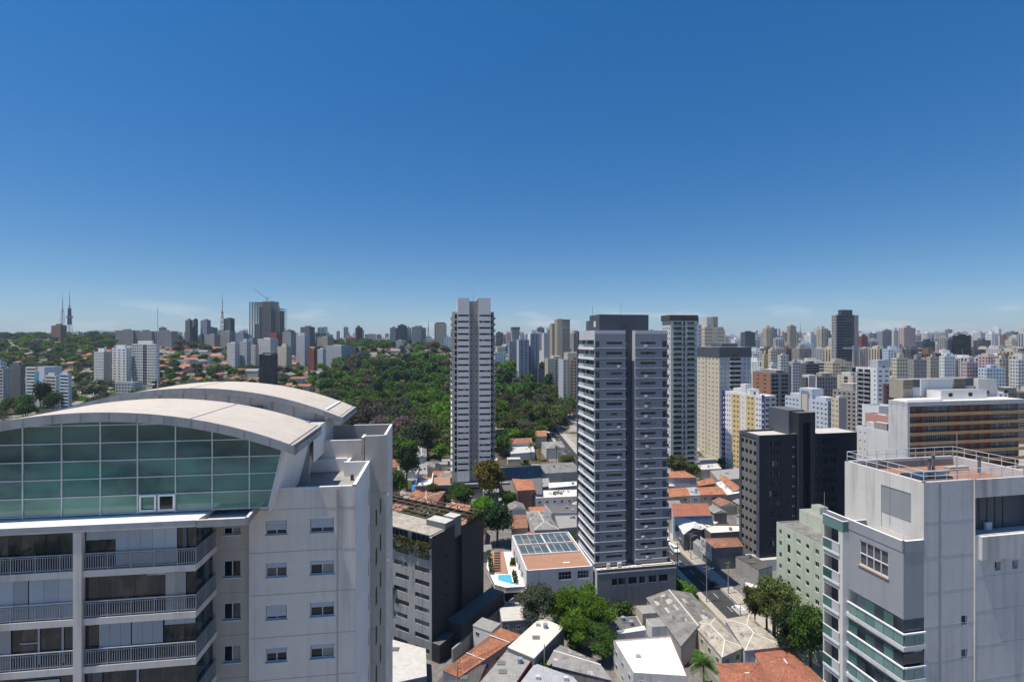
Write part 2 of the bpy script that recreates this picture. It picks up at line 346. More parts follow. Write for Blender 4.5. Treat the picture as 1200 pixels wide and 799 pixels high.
def bld(name, label, px, Y, th, top, mat, w=None, pxr=None, d=None, pxs=None, corner='FL', faces=None, pitch=3.0, z0=None, group=None,
        cat='building', roofm='roof_grey', par=.9, glass='glass', frame='frame', depth=.2, bals=(), boxes=(), facem=None, maxwin=100, mull=1, capm=None, H=None, skip=0, antenna=0):
    zt = CH-(top-CY)/F*Y
    X, Yo, w, d = locate(px, Y, th, w, pxr, d, pxs, corner)
    if z0 is None: z0 = min(Zg(X, Yo), Zg(X, Yo+d))-.6
    H = zt-z0
    root = thing(name, label, cat, (X, Yo, z0), R(th), group)
    c, s = math.cos(R(th)), math.sin(R(th)); FOOT.append((X+c*w/2-s*d/2, Yo+s*w/2+c*d/2, .55*math.hypot(w, d)))
    facem = facem or {}; faces = faces or {}; recs = []; mb = MB()
    nfl = max(1, int((H-par-.5)/pitch))
    for f, (P0, U, wd) in facegeom(w, d).items():
        holes = []
        for cdef in faces.get(f, ()):
            a, b, sill, h = cdef[:4]; kind = cdef[4] if len(cdef) > 4 else None; mu = cdef[5] if len(cdef) > 5 else mull
            for i in range(skip, nfl):
                z = H-par-(i+1)*pitch+sill
                if z < .4: continue
                holes.append((round(a*wd, 3), round(z, 3), round(b*wd, 3), round(z+h, 3))); recs.append((P0, U, round(a*wd, 3), round(z, 3), (b-a)*wd, h, kind, mu))
        wall(mb, P0, U, wd, 0, H, holes, facem.get(f, mat), depth)
    roofbits(mb, w, d, H, par, mat, capm or mat, roofm)
    mb.build('wall', root)
    place_windows(root, recs, depth, glass, frame, maxwin)
    for bdef in bals:                       # (face, a, b, depth, rail material, rail height, slab material)
        f, a, b, dep, rm, rh, sm = bdef; P0, U, wd = facegeom(w, d)[f]
        q = MB(); ww = (b-a)*wd; q.box(0, -dep, -.22, ww, -.004, 0, sm)
        t = .06
        q.box(0, -dep, .004, ww, -dep+t, rh, rm); q.box(0, -dep+t, .004, t, -.004, rh, rm); q.box(ww-t, -dep+t, .004, ww, -.004, rh, rm)
        me = q.mesh('balcony')
        for i in range(skip, nfl):
            z = H-par-(i+1)*pitch
            if z < 2: continue
            link('balcony', me, root, (P0[0]+U[0]*a*wd, P0[1]+U[1]*a*wd, z), math.atan2(U[1], U[0]))
    for bx in boxes:                        # (u0, v0, u1, v1, height, material) in fractions of the roof
        q = MB(); q.box(bx[0]*w, bx[1]*d, H-par-.05, bx[2]*w, bx[3]*d, H-par+bx[4], bx[5], 'roof_light')
        x1 = bx[2]*w; y0 = bx[1]*d; zz = H-par
        if bx[4] > 2.4: q.box((bx[0]*.6+bx[2]*.4)*w, y0-.03, zz+.1, (bx[0]*.4+bx[2]*.6)*w, y0-.005, zz+2.1, 'frame_dark')
        q.build('roof_box', root)
    if antenna:
        q = MB(); q.tube((w*.4, d*.5, H-par), (w*.4, d*.5, H+antenna), .09, 'metal', 5); q.tube((w*.6, d*.4, H-par), (w*.6, d*.4, H+antenna*.55), .07, 'metal', 5); q.build('antenna', root)
    return root, w, d, H
# ================================================================== SETTING: ground, road
def ground():
    xs = sorted(set([-9300, -7000, -5000, -3600, -2600]+list(range(-2000, 2001, 50))+[2600, 3600, 5000, 7000, 9300]))
    ys = sorted(set([-4000, -2000, -1000, -500, -250, -100, 0, 100, 200, 300, 330]+list(range(350, 1500, 25))+list(range(1500, 2500, 100))+[2500, 3000, 4000, 6000, 9300]))
    mb = MB(); nx = len(xs); mb.mi(ground_mat()); 
    for y in ys:
        for x in xs: mb.v.append((x, y, Zg(x, y)))
    g2 = mb.mi(ground_mat(True))
    for j in range(len(ys)-1):
        for i in range(nx-1):
            mb.f.append((j*nx+i, j*nx+i+1, (j+1)*nx+i+1, (j+1)*nx+i)); mb.m.append(g2 if ys[j] >= 350 and xs[i+1] < .02*ys[j] and ys[j] < 4000 else 0)
    o = mb.build('ground'); tag(o, kind='structure')
    for p in o.data.polygons: p.use_smooth = True
def ground_mat(green=False):
    m, t, b = nodes('slope_ground' if green else 'ground')
    n1 = noise(t, .02, 6); n2 = noise(t, .25, 8, rough=.7); n3 = noise(t, .006, 4)
    urb = mixc(t, ramp(t, n2, .35, .7), (.22, .21, .19), (.4, .37, .33)); urb = mixc(t, ramp(t, n1, .5, .62), urb, (.2, .16, .12))
    veg = mixc(t, ramp(t, n2, .4, .65), (.035, .055, .016), (.09, .085, .04))
    c = mixc(t, ramp(t, n1, .4 if green else .52, .5 if green else .58), urb, veg)
    t.links.new(c, b.inputs['Base Color']); b.inputs['Roughness'].default_value = .95; b.inputs['Specular IOR Level'].default_value = .1
    bump(t, b, n2, .3, .2); return m
ground()
# asphalt, pavement
def surf(name, c, d, sc=.8):
    m, t, b = nodes(name); n2 = noise(t, sc, 8, rough=.7); n1 = noise(t, .12, 4)
    col = mixc(t, ramp(t, n2, .35, .7), c, d); col = mixc(t, ramp(t, n1, .5, .68, 0, .5), col, [x*.7 for x in c])
    t.links.new(col, b.inputs['Base Color']); b.inputs['Roughness'].default_value = .9; b.inputs['Specular IOR Level'].default_value = .15; bump(t, b, n2, .2, .03); M[name] = m
surf('asphalt', (.045, .046, .05), (.075, .075, .078)); surf('pavement', (.36, .32, .27), (.47, .43, .37)); surf('yard', (.13, .125, .12), (.24, .225, .205)); surf('parkearth', (.07, .06, .03), (.13, .1, .06), .3)
RD = Vector((-.1149, .9934, 0)); RN = Vector((.9934, .1149, 0)); RP = Vector((66.3, 156, 0))     # right kerb line of the street
def rp(s, t, z=0.): p = RP+RD*s+RN*t; return (p.x, p.y, Zg(p.x, p.y)+z)
def strip(t0, t1, z, mat, name, s0=-130, s1=330, step=15, kerb=False):
    mb = MB(); s = s0
    while s < s1:
        e = min(s+step, s1); mb.poly([rp(s, t0, z), rp(s, t1, z), rp(e, t1, z), rp(e, t0, z)], mat)
        if kerb:
            for t, sg in ((t0, 1), (t1, -1)):
                q = [rp(s, t, z-.16), rp(e, t, z-.16), rp(e, t, z), rp(s, t, z)]; mb.poly(q[::sg], 'kerb')
        s = e
    return tag(mb.build(name), kind='structure')
strip(-7.2, 0, .004, 'asphalt', 'road'); strip(0, 4.4, .14, 'pavement', 'pavement', kerb=True); strip(-9.4, -7.2, .14, 'pavement', 'pavement', kerb=True)
mb = MB()
for k in range(-20, 40): 
    s = k*8.; mb.poly([rp(s, -3.68, .009), rp(s, -3.54, .009), rp(s+3, -3.54, .009), rp(s+3, -3.68, .009)], 'roadpaint')
mb.poly([rp(-120, -.34, .009), rp(-120, -.24, .009), rp(150, -.24, .009), rp(150, -.34, .009)], 'roadpaint')
tag(mb.build('road_marking'), kind='structure')
mb = MB(); mb.poly([(-60, 60, .006), (48, 60, .006), (48, 230, .006), (-60, 230, .006)], 'yard'); mb.poly([rp(-120, 4.4, .006), rp(-120, 70, .006), rp(130, 70, .006), rp(130, 4.4, .006)], 'yard')
tag(mb.build('yards'), kind='structure')
mb = MB()      # wooded park floor
for j in range(320, 740, 20):
    for i in range(-40, 16, 4):
        x0, x1 = i/100*0+i*6.0, (i+4)*6.0
        q = [(x0, j), (x1, j), (x1, j+20), (x0, j+20)]
        if all(-.45*y < x < .12*y for x, y in q): mb.poly([(x, y, Zg(x, y)+.12) for x, y in q], 'parkearth')
tag(mb.build('park_ground'), kind='structure')
# far hills beyond the town
mb = MB(); pts = []
for i in range(60):
    x = -9200+i*118; pts.append((x, 78+max(0, 150*math.exp(-((x+7350)/520)**2)+120*math.exp(-((x+6600)/600)**2)+60*math.exp(-((x+8500)/700)**2)+14*math.sin(i*1.7))))
for (a, za), (b, zb) in zip(pts, pts[1:]):
    mb.poly([(a, 8300, 74), (b, 8300, 74), (b, 9000, zb), (a, 9000, za)], M['leaf_dark']); mb.poly([(a, 9000, za), (b, 9000, zb), (b, 9200, 70), (a, 9200, 70)], M['leaf_dark'])
tag(mb.build('hills'), kind='structure')
# ================================================================== LEFT FOREGROUND BLOCK
TH = R(8); LP = (-18.5, 36.0); lc, ls = math.cos(TH), math.sin(TH)
def LU(px, v):                                                # local u where the vertical plane v meets pixel column px
    x0 = LP[0]-ls*v; y0 = LP[1]+lc*v; k = (px-CX)/F; return (k*y0-x0)/(lc-k*ls)
def LZ(py, u, v): return CH-(py-CY)/F*(LP[1]+ls*u+lc*v)
lb = thing('apartment_building', 'pale grey foreground apartment block with vaulted cream roofs and an arched green glass front', 'building', (LP[0], LP[1], 0), TH)
FOOT.append((-22, 42, 20))
VG, VB = -1.07, -2.82                                          # glass front plane, balcony front plane
WW = 7.26; W2 = 8.62; VW = 7.75                                # wing width, rear wing right side, wing depth
zslab = [63.66-3.0*i for i in range(-1, 22)]
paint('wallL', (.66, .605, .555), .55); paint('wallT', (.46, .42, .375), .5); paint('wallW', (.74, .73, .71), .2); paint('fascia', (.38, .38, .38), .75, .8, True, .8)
mb = MB(); recs = []; holes = []
u1, u2, u3, u4 = LU(311.5, 0), LU(336, 0), LU(363.5, 0), LU(391.5, 0)
for i in range(21):
    zb = 64.3-3.0*i
    if zb < 1: break
    for a, b in ((u1, u2), (u3, u4)):
        holes.append((round(a, 3), round(zb, 3), round(b, 3), round(zb+1.12, 3)))
wall(mb, (0, 0), (1, 0), WW, 0, 67.5, holes, 'wallL', .22)
holesW = list(holes)
# recessed bay left of the wing
RB = .3; ra, rb_ = LU(245, RB), 0
holes2 = []; r1, r2 = LU(261.5, RB)-ra, LU(282, RB)-ra
for i in range(21):
    zb = 64.35-3.0*i
    if zb < 1: break
    holes2.append((round(r1, 3), round(zb, 3), round(r2, 3), round(zb+1.15, 3)))
wall(mb, (ra, RB), (1, 0), -ra, 0, 66.6, holes2, 'wallT', .2)  # bay's darker tan also holds the canopy's shade in its colour
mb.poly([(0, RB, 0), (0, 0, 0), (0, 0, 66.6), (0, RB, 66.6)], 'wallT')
# wing right side with narrow windows
holes3 = []
for i in range(21):
    zb = 64.3-3*i-.3
    if zb > 1: holes3.append((6.55, round(zb, 3), 7.15, round(zb+1.4, 3)))
wall(mb, (WW, 0), (0, 1), VW, 0, 67.5, holes3, 'wallW', .15)
# rear wing: strip facing front, side
wall(mb, (WW, VW), (1, 0), W2-WW, 0, 69.7, [], 'wallT')
holes4 = [(a, round(64.0-3*i, 3), a+.5, round(65.2-3*i, 3)) for i in range(21) for a in (1.6, 4.3) if 64-3*i > 1]
wall(mb, (W2, VW), (0, 1), 6.3, 0, 69.7, holes4, 'wallL', .15)
mb.poly([(W2, VW+6.3, 0), (-22, VW+6.3, 0), (-22, VW+6.3, 69), (W2, VW+6.3, 69.7)], 'wallL')
mb.poly([(-22, 14.05, 0), (-22, RB, 0), (-22, RB, 69), (-22, 14.05, 69)], 'wallL')
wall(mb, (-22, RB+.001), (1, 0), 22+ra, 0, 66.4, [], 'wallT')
# terrace: floor, parapets
JU, VT = 5.1, 9.5
mb.poly([(-1, .25, 66.35), (WW-.25, .25, 66.35), (WW-.25, VW-.25, 66.35), (JU, VW-.25, 66.35), (JU, VT-.2, 66.35), (-1, VT-.2, 66.35)], 'roof_grey')
def parapet(q, pts, t, z0, z1, mat, cap):                      # wall along a line, thickness t to the left of travel
    for (a, b), (c, d) in zip(pts, pts[1:]):
        L_ = math.hypot(c-a, d-b); nx, ny = -(d-b)/L_*t, (c-a)/L_*t
        q.prism([(a, b), (c, d), (c+nx, d+ny), (a+nx, b+ny)], z0, z1, mat, cap)
pp = MB()
parapet(pp, [(.02, .004), (WW-.004, .004), (WW-.004, VW-.02)], .24, 66.36, 67.56, 'wallW', 'white')
parapet(pp, [(WW-.3, VW-.02), (JU, VW-.02)], .24, 66.36, 67.56, 'wallW', 'white'); parapet(pp, [(JU+.1, VW-.03), (JU+.1, VT-.03)], -.24, 66.36, 67.5, 'wallW', 'white'); parapet(pp, [(JU, VT-.26), (-1, VT-.26)], -.24, 66.36, 67.5, 'wallW', 'white')
pp.box(.3, .31, 66.37, .42, .42, 67.0, 'metal'); pp.box(5.9, 6.0, 66.37, 6.15, 6.25, 66.8, 'frame_dark')
pp.build('parapet', lb)
# rear roof behind the terrace
JR = LU(427, VT)
wall(mb, (-6, VT), (1, 0), JR+6, 66.0, 69.05, [], 'wallL'); mb.poly([(JR, VT, 66), (JR, VW+.02, 66), (JR, VW+.02, 69.05), (JR, VT, 69.05)], 'wallL')
mb.poly([(-22, VT+.2, 68.1), (W2-.2, VT+.2, 68.1), (W2-.2, 13.85, 68.1), (-22, 13.85, 68.1)], 'roof_dark')
p3 = MB()
parapet(p3, [(-6, VT+.003), (JR+.2, VT+.003)], .22, 67.5, 69.08, 'wallL', 'white'); parapet(p3, [(JR+.2, VT-.2), (JR+.2, VW+.1)], -.22, 67.5, 69.6, 'wallT', 'white')
parapet(p3, [(JR+.3, VW+.003), (W2-.003, VW+.003), (W2-.003, 14.04)], .22, 67.5, 69.73, 'wallT', 'white'); parapet(p3, [(W2-.3, 14.04), (2.5, 14.04)], .22, 67.5, 69.73, 'wallT', 'white')
p3.build('parapet', lb)
# horizontal joints
jn = MB()
for i in range(22):
    z = 66.05-3*i
    if z > 1: jn.box(.02, -.012, z, WW-.02, -.002, z+.035, 'grey'); jn.box(ra+.02, RB-.012, z+.2, -.02, RB-.002, z+.235, 'grey'); jn.box(WW+.05, VW-.014, z-1.2, W2-.02, VW-.002, z-1.16, 'grey')
u5 = LU(394.5, 0); jn.box(u5, -.05, 0, u5+.1, -.003, 67.4, 'wallT'); jn.build('joint', lb)
mb.build('wall', lb)
# windows with shutters
def shutterwin(u, v, zb, w, h, frac, nm='window', dk=.22, par=None):
    f = MB(); t = .05
    f.box(0, dk-.1, 0, t, dk-.01, h, 'frame'); f.box(w-t, dk-.1, 0, w, dk-.01, h, 'frame'); f.box(t, dk-.098, 0, w-t, dk-.012, t, 'frame'); f.box(t, dk-.098, h-t, w-t, dk-.012, h, 'frame'); f.box(w/2-.03, dk-.09, t, w/2+.03, dk-.02, h-t, 'frame')
    f.box(-.06, -.08, -.09, w+.06, dk-.12, -.004, 'offwhite')
    wn = f.build(nm, par or lb, (u, v, zb))
    g = MB(); g.poly([(t, dk-.03, t), (w/2, dk-.03, t), (w/2, dk-.03, h-t), (t, dk-.03, h-t)], 'glass_dark'); g.poly([(w/2, dk-.028, t), (w-t, dk-.028, t), (w-t, dk-.028, h-t), (w/2, dk-.028, h-t)], 'glass'); g.build('pane', wn)
    if frac > 0:
        s = MB(); n = max(2, int(h*frac/.09)); 
        for i in range(n): s.box(t, .05+.008*(i % 2), h-(i+1)*h*frac/n+.004, w-t, .1, h-i*h*frac/n, 'shutter')
        s.box(-.02, .02, h-.13, w+.02, .11, h+.004, 'frame'); s.build('shutter', wn)
    return wn
fr = [.72, .7, .42, .38, .82, .42, .45, .4, .5, .6, .3, .4, .7, .5]
for k, hh in enumerate(holesW): shutterwin(hh[0], 0, hh[1], hh[2]-hh[0], hh[3]-hh[1], fr[k] if k < len(fr) else .4) if k < 16 else link('window', winmesh(hh[2]-hh[0], hh[3]-hh[1], .22, 'glass', 'frame'), lb, (hh[0], 0, hh[1]))
for k, hh in enumerate(holes2): shutterwin(ra+hh[0], RB, hh[1], hh[2]-hh[0], hh[3]-hh[1], .6 if k == 0 else 0, dk=.2) if k < 6 else link('window', winmesh(hh[2]-hh[0], hh[3]-hh[1], .2, 'glass', 'frame'), lb, (ra+hh[0], RB, hh[1]))
for hh in holes3[:8]: link('window', winmesh(hh[2]-hh[0], hh[3]-hh[1], .15, 'glass', 'frame_dark', 0), lb, (WW, hh[0], hh[1]), R(90))
for hh in holes4[:10]: link('window', winmesh(hh[2]-hh[0], hh[3]-hh[1], .15, 'glass', 'frame_dark', 0), lb, (W2, hh[0], hh[1]), R(90))
m_, t_, b_ = nodes('encl'); gi = t_.nodes.new('ShaderNodeNewGeometry')          # balcony glazing: dim rooms, furniture tones and reflection-like patches painted in
cc = mixc(t_, gi.outputs['Random Per Island'], (.008, .014, .022), (.03, .04, .05)); cc = mixc(t_, ramp(t_, noise(t_, .8, 6, stretch=(1, 1, .5), rough=.65), .5, .6), cc, (.07, .065, .06)); cc = mixc(t_, ramp(t_, noise(t_, 1.9, 4), .58, .64), cc, (.012, .02, .014))
t_.links.new(cc, b_.inputs['Base Color']); b_.inputs['Roughness'].default_value = .05; M['encl'] = m_
# balconies
bu0 = -21.0; bu1 = LU(229.5, VB); cu0, cu1 = LU(87, VB), LU(97, VB)
def railing(u0, u1, v, z, parent, side=False):
    q = MB(); n = max(2, int((u1-u0)/.135)); P = (lambda u, dv: (v+dv, u)) if side else (lambda u, dv: (u, v+dv))
    def bx(a, b, d0, d1, z0, z1):
        x0, y0 = P(a, d0); x1, y1 = P(b, d1); q.box(x0, y0, z0, x1, y1, z1, 'rail_grey')
    bx(u0, u1, -.03, .03, z+1.0, z+1.06); bx(u0, u1, -.02, .02, z+.1, z+.14); bx(u0, u1, -.02, .02, z+.9, z+.93)
    for i in range(n+1):
        u = u0+(u1-u0)*i/n; big = i % 10 == 0; e = .028 if big else .017
        bx(u-e, u+e, -e*.8, e*.8, z+(.003 if big else .142), z+(1.0 if big else .9))
    return q.build('railing', parent)
BL = {0: [(-12.1, -10.6, 0, .62, 0, 'glass')], }
for i, z in enumerate([63.66, 60.66, 57.66, 54.66, 51.66]+[48.66-3*k for k in range(15)]):
    q = MB(); q.box(bu0, VB, z-.42, bu1, RB-.01, z, 'wallL'); q.box(bu0, VB+.3, z+2.55, bu1-.2, VB+.5, z+2.58, 'wallL')
    bal = q.build('balcony', lb)
    if z < 50: 
        if i % 1 == 0:
            g = MB(); g.box(bu0, VB+.02, z+.02, bu1, VB+.06, z+1.05, 'rail_grey'); g.build('railing', bal)
        continue
    railing(cu1+.02, bu1-.03, VB+.05, z, bal); railing(bu0, cu0-.02, VB+.05, z, bal); railing(VB+.1, RB-.05, bu1-.05, z, bal, True)
    # frameless glass enclosure, set just behind the rails
    e = MB(); vv = VB+.22; us = [bu0+k*.72 for k in range(int((bu1-bu0)/.72)+1)]
    for a, b in zip(us, us[1:]): e.poly([(a+.006, vv+rnd.uniform(-.012, .012), z+.02), (b-.006, vv+rnd.uniform(-.012, .012), z+.02), (b-.006, vv, z+2.56), (a+.006, vv, z+2.56)], 'encl')
    for k in range(5):
        a = VB+.25+k*.55; e.poly([(bu1-.22, a, z+.02), (bu1-.22, a+.54, z+.02), (bu1-.22, a+.54, z+2.56), (bu1-.22, a, z+2.56)], 'glass_blue')
    e.build('glass_enclosure', bal)
def blinds(z, px0, px1, f0, f1, mat='blind', n=None, dv=.16):
    a, b = LU(px0, VB+dv), LU(px1, VB+dv); n = n or max(1, round((b-a)/.72)); q = MB()
    for i in range(n): q.poly([(a+(b-a)*i/n+.006, VB+dv, z+2.5*f0+.03), (a+(b-a)*(i+1)/n-.006, VB+dv, z+2.5*f0+.03), (a+(b-a)*(i+1)/n-.006, VB+dv, z+2.54*f1), (a+(b-a)*i/n+.006, VB+dv, z+2.54*f1)], mat)
    q.build('blind', lb)
blinds(63.66, 101, 136, .72, 1); blinds(63.66, 135.5, 207.5, .05, 1); blinds(63.66, 214, 219, .3, 1, 'glass_blue')
blinds(60.66, -20, 33, .02, 1); blinds(60.66, 34, 86, .02, 1); blinds(60.66, 194, 218, .02, .98, 'curtain'); blinds(60.66, 172, 194, .95, 1.0, 'curtain')
blinds(57.66, 116, 153.5, .38, 1); blinds(57.66, 154.5, 191, .42, 1); blinds(57.66, 193, 229, .86, 1); blinds(57.66, -8, 13, .05, 1, 'curtain'); blinds(57.66, 44, 47, .1, 1, 'rail_grey', 1); blinds(57.66, 72, 75, .1, 1, 'rail_grey', 1); blinds(57.66, 23, 44, .62, .66, 'rail_grey', 1)
blinds(54.66, 97, 120, .5, 1, 'glass_blue'); blinds(54.66, 160, 163, .1, 1, 'rail_grey', 1); blinds(54.66, 20, 70, .1, .9)
q = MB(); q.box(cu0, VB-.12, 0, cu1, VB+.4, 66.1, 'wallL'); q.build('column', lb)
# white canopy over the balconies and the ledge beside it
q = MB(); cu = LU(229.5, VB-.1); q.prism([(bu0, VB-.14), (cu, VB-.14), (cu+.15, VG+.2), (bu0, VG+.2)], 66.12, 66.5, 'wallL', 'white'); q.box(bu0, VB-.2, 66.24, cu+.02, VB-.145, 66.56, 'rail_grey'); q.build('canopy', lb)
q = MB(); lu1, lu2 = LU(291, VB), LU(303.5, -.05)
out_ = [(cu+.02, VB-.1), (lu1, VB-.1), (lu2, -.01), (cu+.02, -.01)]
q.prism(out_, 66.05, 66.2, 'concrete', 'roof_light')
parapet(q, [(cu+.02, VB-.1), (lu1, VB-.1), (lu2, -.012)], .18, 66.2, 66.52, 'concrete', 'offwhite'); q.build('ledge', lb)
# arched glass front
PK = LU(112, VG-.8); RAD = 31.0; ZP = 73.42
def arch(u): return ZP-(RAD-math.sqrt(max(0, RAD**2-(u-PK)**2)))
gR = LU(318.5, VG); gT = LU(333, VG); gz0 = 66.62
edge = lambda z: gR+(gT-gR)*(z-67.4)/(71.0-67.4)
g = MB(); fb = MB()
mu = [LU(p, VG) for p in (27-88, 27-44, 27, 72.7, 118, 161.5, 206, 249, 292.5)]; mu = [mu[0]-2.6, mu[0]-1]+mu
rows = [gz0+1.17*k for k in range(6)]
top = lambda u: arch(u)-.62
def cell(a, b, z0, z1):
    pts = []
    A0, B0 = min(a, edge(z0)), min(b, edge(z0))
    n = 5; tp = []
    for i in range(n+1):
        u = a+(b-a)*i/n; z = min(z1, top(u)); tp.append((min(u, edge(z)), z))
    if max(z for u, z in tp) <= z0+.02 or B0-A0 < .02 and tp[-1][0]-tp[0][0] < .02: return
    dv = rnd.uniform(-.004, .004)
    poly = [(A0, VG, z0), (B0, VG+dv, z0)]+[(u, VG+dv*(u-a)/(b-a), max(z, z0+.005)) for u, z in reversed(tp)]
    g.poly(poly, ('facade_low', 'facade_mid', 'facade_mid', 'facade_glass', 'facade_glass', 'facade_glass')[rows.index(z0)])
def facade(nm, c1, c2, c3, c4):
    m_, t_, b_ = nodes(nm); gi = t_.nodes.new('ShaderNodeNewGeometry')
    n_ = noise(t_, .45, 5, rough=.6); n2_ = noise(t_, .17, 3, stretch=(1, 1, 2.2))
    cc = mixc(t_, gi.outputs['Random Per Island'], c1, c2); cc = mixc(t_, ramp(t_, n2_, .42, .6), cc, c3); cc = mixc(t_, ramp(t_, n_, .5, .72, 0, .7), cc, c4)
    t_.links.new(cc, b_.inputs['Base Color']); b_.inputs['Roughness'].default_value = .07; b_.inputs['Specular IOR Level'].default_value = .6; M[nm] = m_
facade('facade_glass', (.03, .115, .11), (.055, .165, .15), (.022, .07, .075), (.08, .16, .15)); facade('facade_mid', (.06, .2, .175), (.09, .25, .21), (.04, .11, .11), (.12, .22, .19)); facade('facade_low', (.14, .31, .24), (.18, .36, .27), (.09, .2, .165), (.2, .34, .27))  # lower rows painted lighter, like a sunlit floor seen through the glass
end = mu+[gT+.1]
for a, b in zip(end, end[1:]):
    for k in range(6):
        cell(a+.03, b-.03, rows[k], (rows[k+1] if k < 5 else 75)-.02)
gl = g.build('glass_front', lb)
for u in mu[1:]:
    zt = top(u); fb.box(u-.035, VG-.06, gz0-.1, u+.035, VG+.03, zt+.02, 'rail_white')
for z in rows[:6]:
    ue = min(edge(z), gT)
    a = mu[0]
    # stop at the arch on both sides
    us_ = [a+(ue-a)*i/160 for i in range(161)]; ok = [u for u in us_ if top(u) > z+.02]
    if ok: fb.box(ok[0], VG-.05, z-.03, ok[-1], VG+.02, z+.03, 'rail_white')
fb.bar((edge(66.6), VG-.03, 66.6), (edge(71.2), VG-.03, 71.2), .1, .12, 'rail_white')
fb.build('mullions', gl)
q = MB(); a, b = LU(163, VG-.1), LU(205, VG-.1); zz = gz0+.06; c_ = (a+b)/2
for x0, x1 in ((a, c_-.05), (c_+.05, b)):
    q.box(x0, VG-.14, zz, x0+.12, VG-.065, zz+1.1, 'white'); q.box(x1-.12, VG-.14, zz, x1, VG-.065, zz+1.1, 'white'); q.box(x0+.12, VG-.138, zz, x1-.12, VG-.067, zz+.12, 'white'); q.box(x0+.12, VG-.138, zz+.98, x1-.12, VG-.067, zz+1.1, 'white')
wn = q.build('window', gl); q = MB(); q.box(c_+.17, VG-.12, zz+.12, b-.12, VG-.08, zz+.98, 'glass_dark'); q.build('pane', wn)
# vaulted roofs
def vault(u0, u1, v0, v1, dz, thick, nm='roof', back=False):
    q = MB(); n = 26; th = thick
    U_ = [u0+(u1-u0)*i/n for i in range(n+1)]
    for a, b in zip(U_, U_[1:]):
        za, zb = arch(a)+dz, arch(b)+dz
        q.poly([(a, v0, za), (b, v0, zb), (b, v1, zb), (a, v1, za)], 'vault')
        q.poly([(a, v0, za-th), (b, v0, zb-th), (b, v0, zb), (a, v0, za)], 'fascia'); q.poly([(b, v1, zb-th), (a, v1, za-th), (a, v1, za), (b, v1, zb)], 'fascia')
        q.poly([(a, v1, za-th), (b, v1, zb-th), (b, v0+.0, zb-th), (a, v0, za-th)], 'concrete')
    for u in (u0, u1):
        z = arch(u)+dz; pts = [(u, v0, z-th), (u, v1, z-th), (u, v1, z), (u, v0, z)]; q.poly(pts if u == u1 else pts[::-1], 'fascia')
    # gutter kerb at the right end and panel joints
    z = arch(u1)+dz; q.bar((u1-.32, v0+.02, z+.1), (u1-.32, v1-.02, z+.1), .1, .1, 'darkgrey'); q.bar((u1-.06, v0+.004, z-.02), (u1-.06, v1-.004, z-.02), .12, .26, 'concrete')
    o = q.build(nm, lb)
    j = MB(); step = (u1-u0)/15
    for i in range(1, 15):
        u = u0+step*i; z = arch(u)+dz; j.bar((u, v0-.008, z-th+.02), (u+.06, v0-.008, z-.02), .03, .014, 'grey')
    u = LU(262, v0)*.45+LU(190, v0)*.55; j.bar((u, v0+.02, arch(u)+dz+.012), (u, v1-.02, arch(u)+dz+.012), .09, .02, 'grey'); j.build('joint', o)
    return o
VA0, VA1, VB0, VB1 = -1.95, 6.0, 10.5, 18.0
uA = LU(345, VA0)+.02; uB = LU(402, VB0)
vault(bu0, uA, VA0, VA1, 0, .62); vault(bu0, uB, VB0, VB1, .42, .5)
q = MB()
# leaning side wall beside the glass, and walls under the roofs
s0, s1 = edge(66.4), edge(71.0); zt = arch(s1)-.6
q.poly([(s0, VG-.01, 66.2), (s0+.3, VT-.2, 66.2), (s1+.3, VA1-.3, zt), (s1, VG-.01, zt)], 'wallW')
q.poly([(s1+.3, VA1-.3, zt), (s0+.3, VT-.2, 66.2), (s0+.3, VT-.2, 69.4), (s1+.3, VA1+3, zt)], 'wallW')
q.poly([(s1+.35, VA1-.3, 68), (s1+.35, VB0+.8, 68), (s1+.35, VB0+.8, zt), (s1+.35, VA1-.3, zt)], 'wallW')
zc = 70.6
q.box(bu0, VA1-.3, 66, s1, VA1-.02, 71.4, 'concrete')

U_ = [bu0+(uB-1.6-bu0)*i/20 for i in range(21)]
for a, b in zip(U_, U_[1:]): q.poly([(a, VB0+.9, 66), (b, VB0+.9, 66), (b, VB0+.9, arch(b)-.1), (a, VB0+.9, arch(a)-.1)], 'lightgrey')
for i in range(14): q.box(bu0+1.9*i, VB0+.84, 70.6, bu0+1.9*i+.12, VB0+.897, arch(bu0+1.9*i)-.15, 'concrete')
q.box(bu0, VB0+.8, 71.55, uA-6.3, VB0+.83, 72.1, 'darkgrey'); q.box(uB-1.75, VB0+.6, 68, uB-1.5, VB1-.3, 71.7, 'wallW')
q.poly([(bu0, VA1, zc), (s1+.3, VA1, zc), (s1+.3, VB0+.9, zc), (bu0, VB0+.9, zc)], 'roof_light')
q.box(bu0, VB0+.6, zc+.02, uA-6.0, VB0+.8, zc+.9, 'concrete'); q.box(uA-6.2, VA1+.3, zc+.01, uA-5.9, VB0+.8, zc+1.25, 'concrete', 'roof_cream'); q.box(uA-7.4, VA1+.3, zc+.01, uA-7.15, VB0+.6, zc+1.1, 'concrete', 'roof_cream')
q.build('wall', lb)
q = MB()
for px, hgt in ((235, 1.7), (247, 1.3), (249.5, 1.3), (269, 1.6), (279, 1.6)):
    u = LU(px, 8.3); q.tube((u, 8.3, zc), (u, 8.3, zc+1.2+hgt), .025, 'metal', 5)
u = LU(184.8, 12); q.tube((u, 12, zc), (u, 12, 77.4), .04, 'metal', 6); q.tube((u, 12, 77.4), (u, 12, 81), .02, 'metal', 5); q.build('antenna', lb)

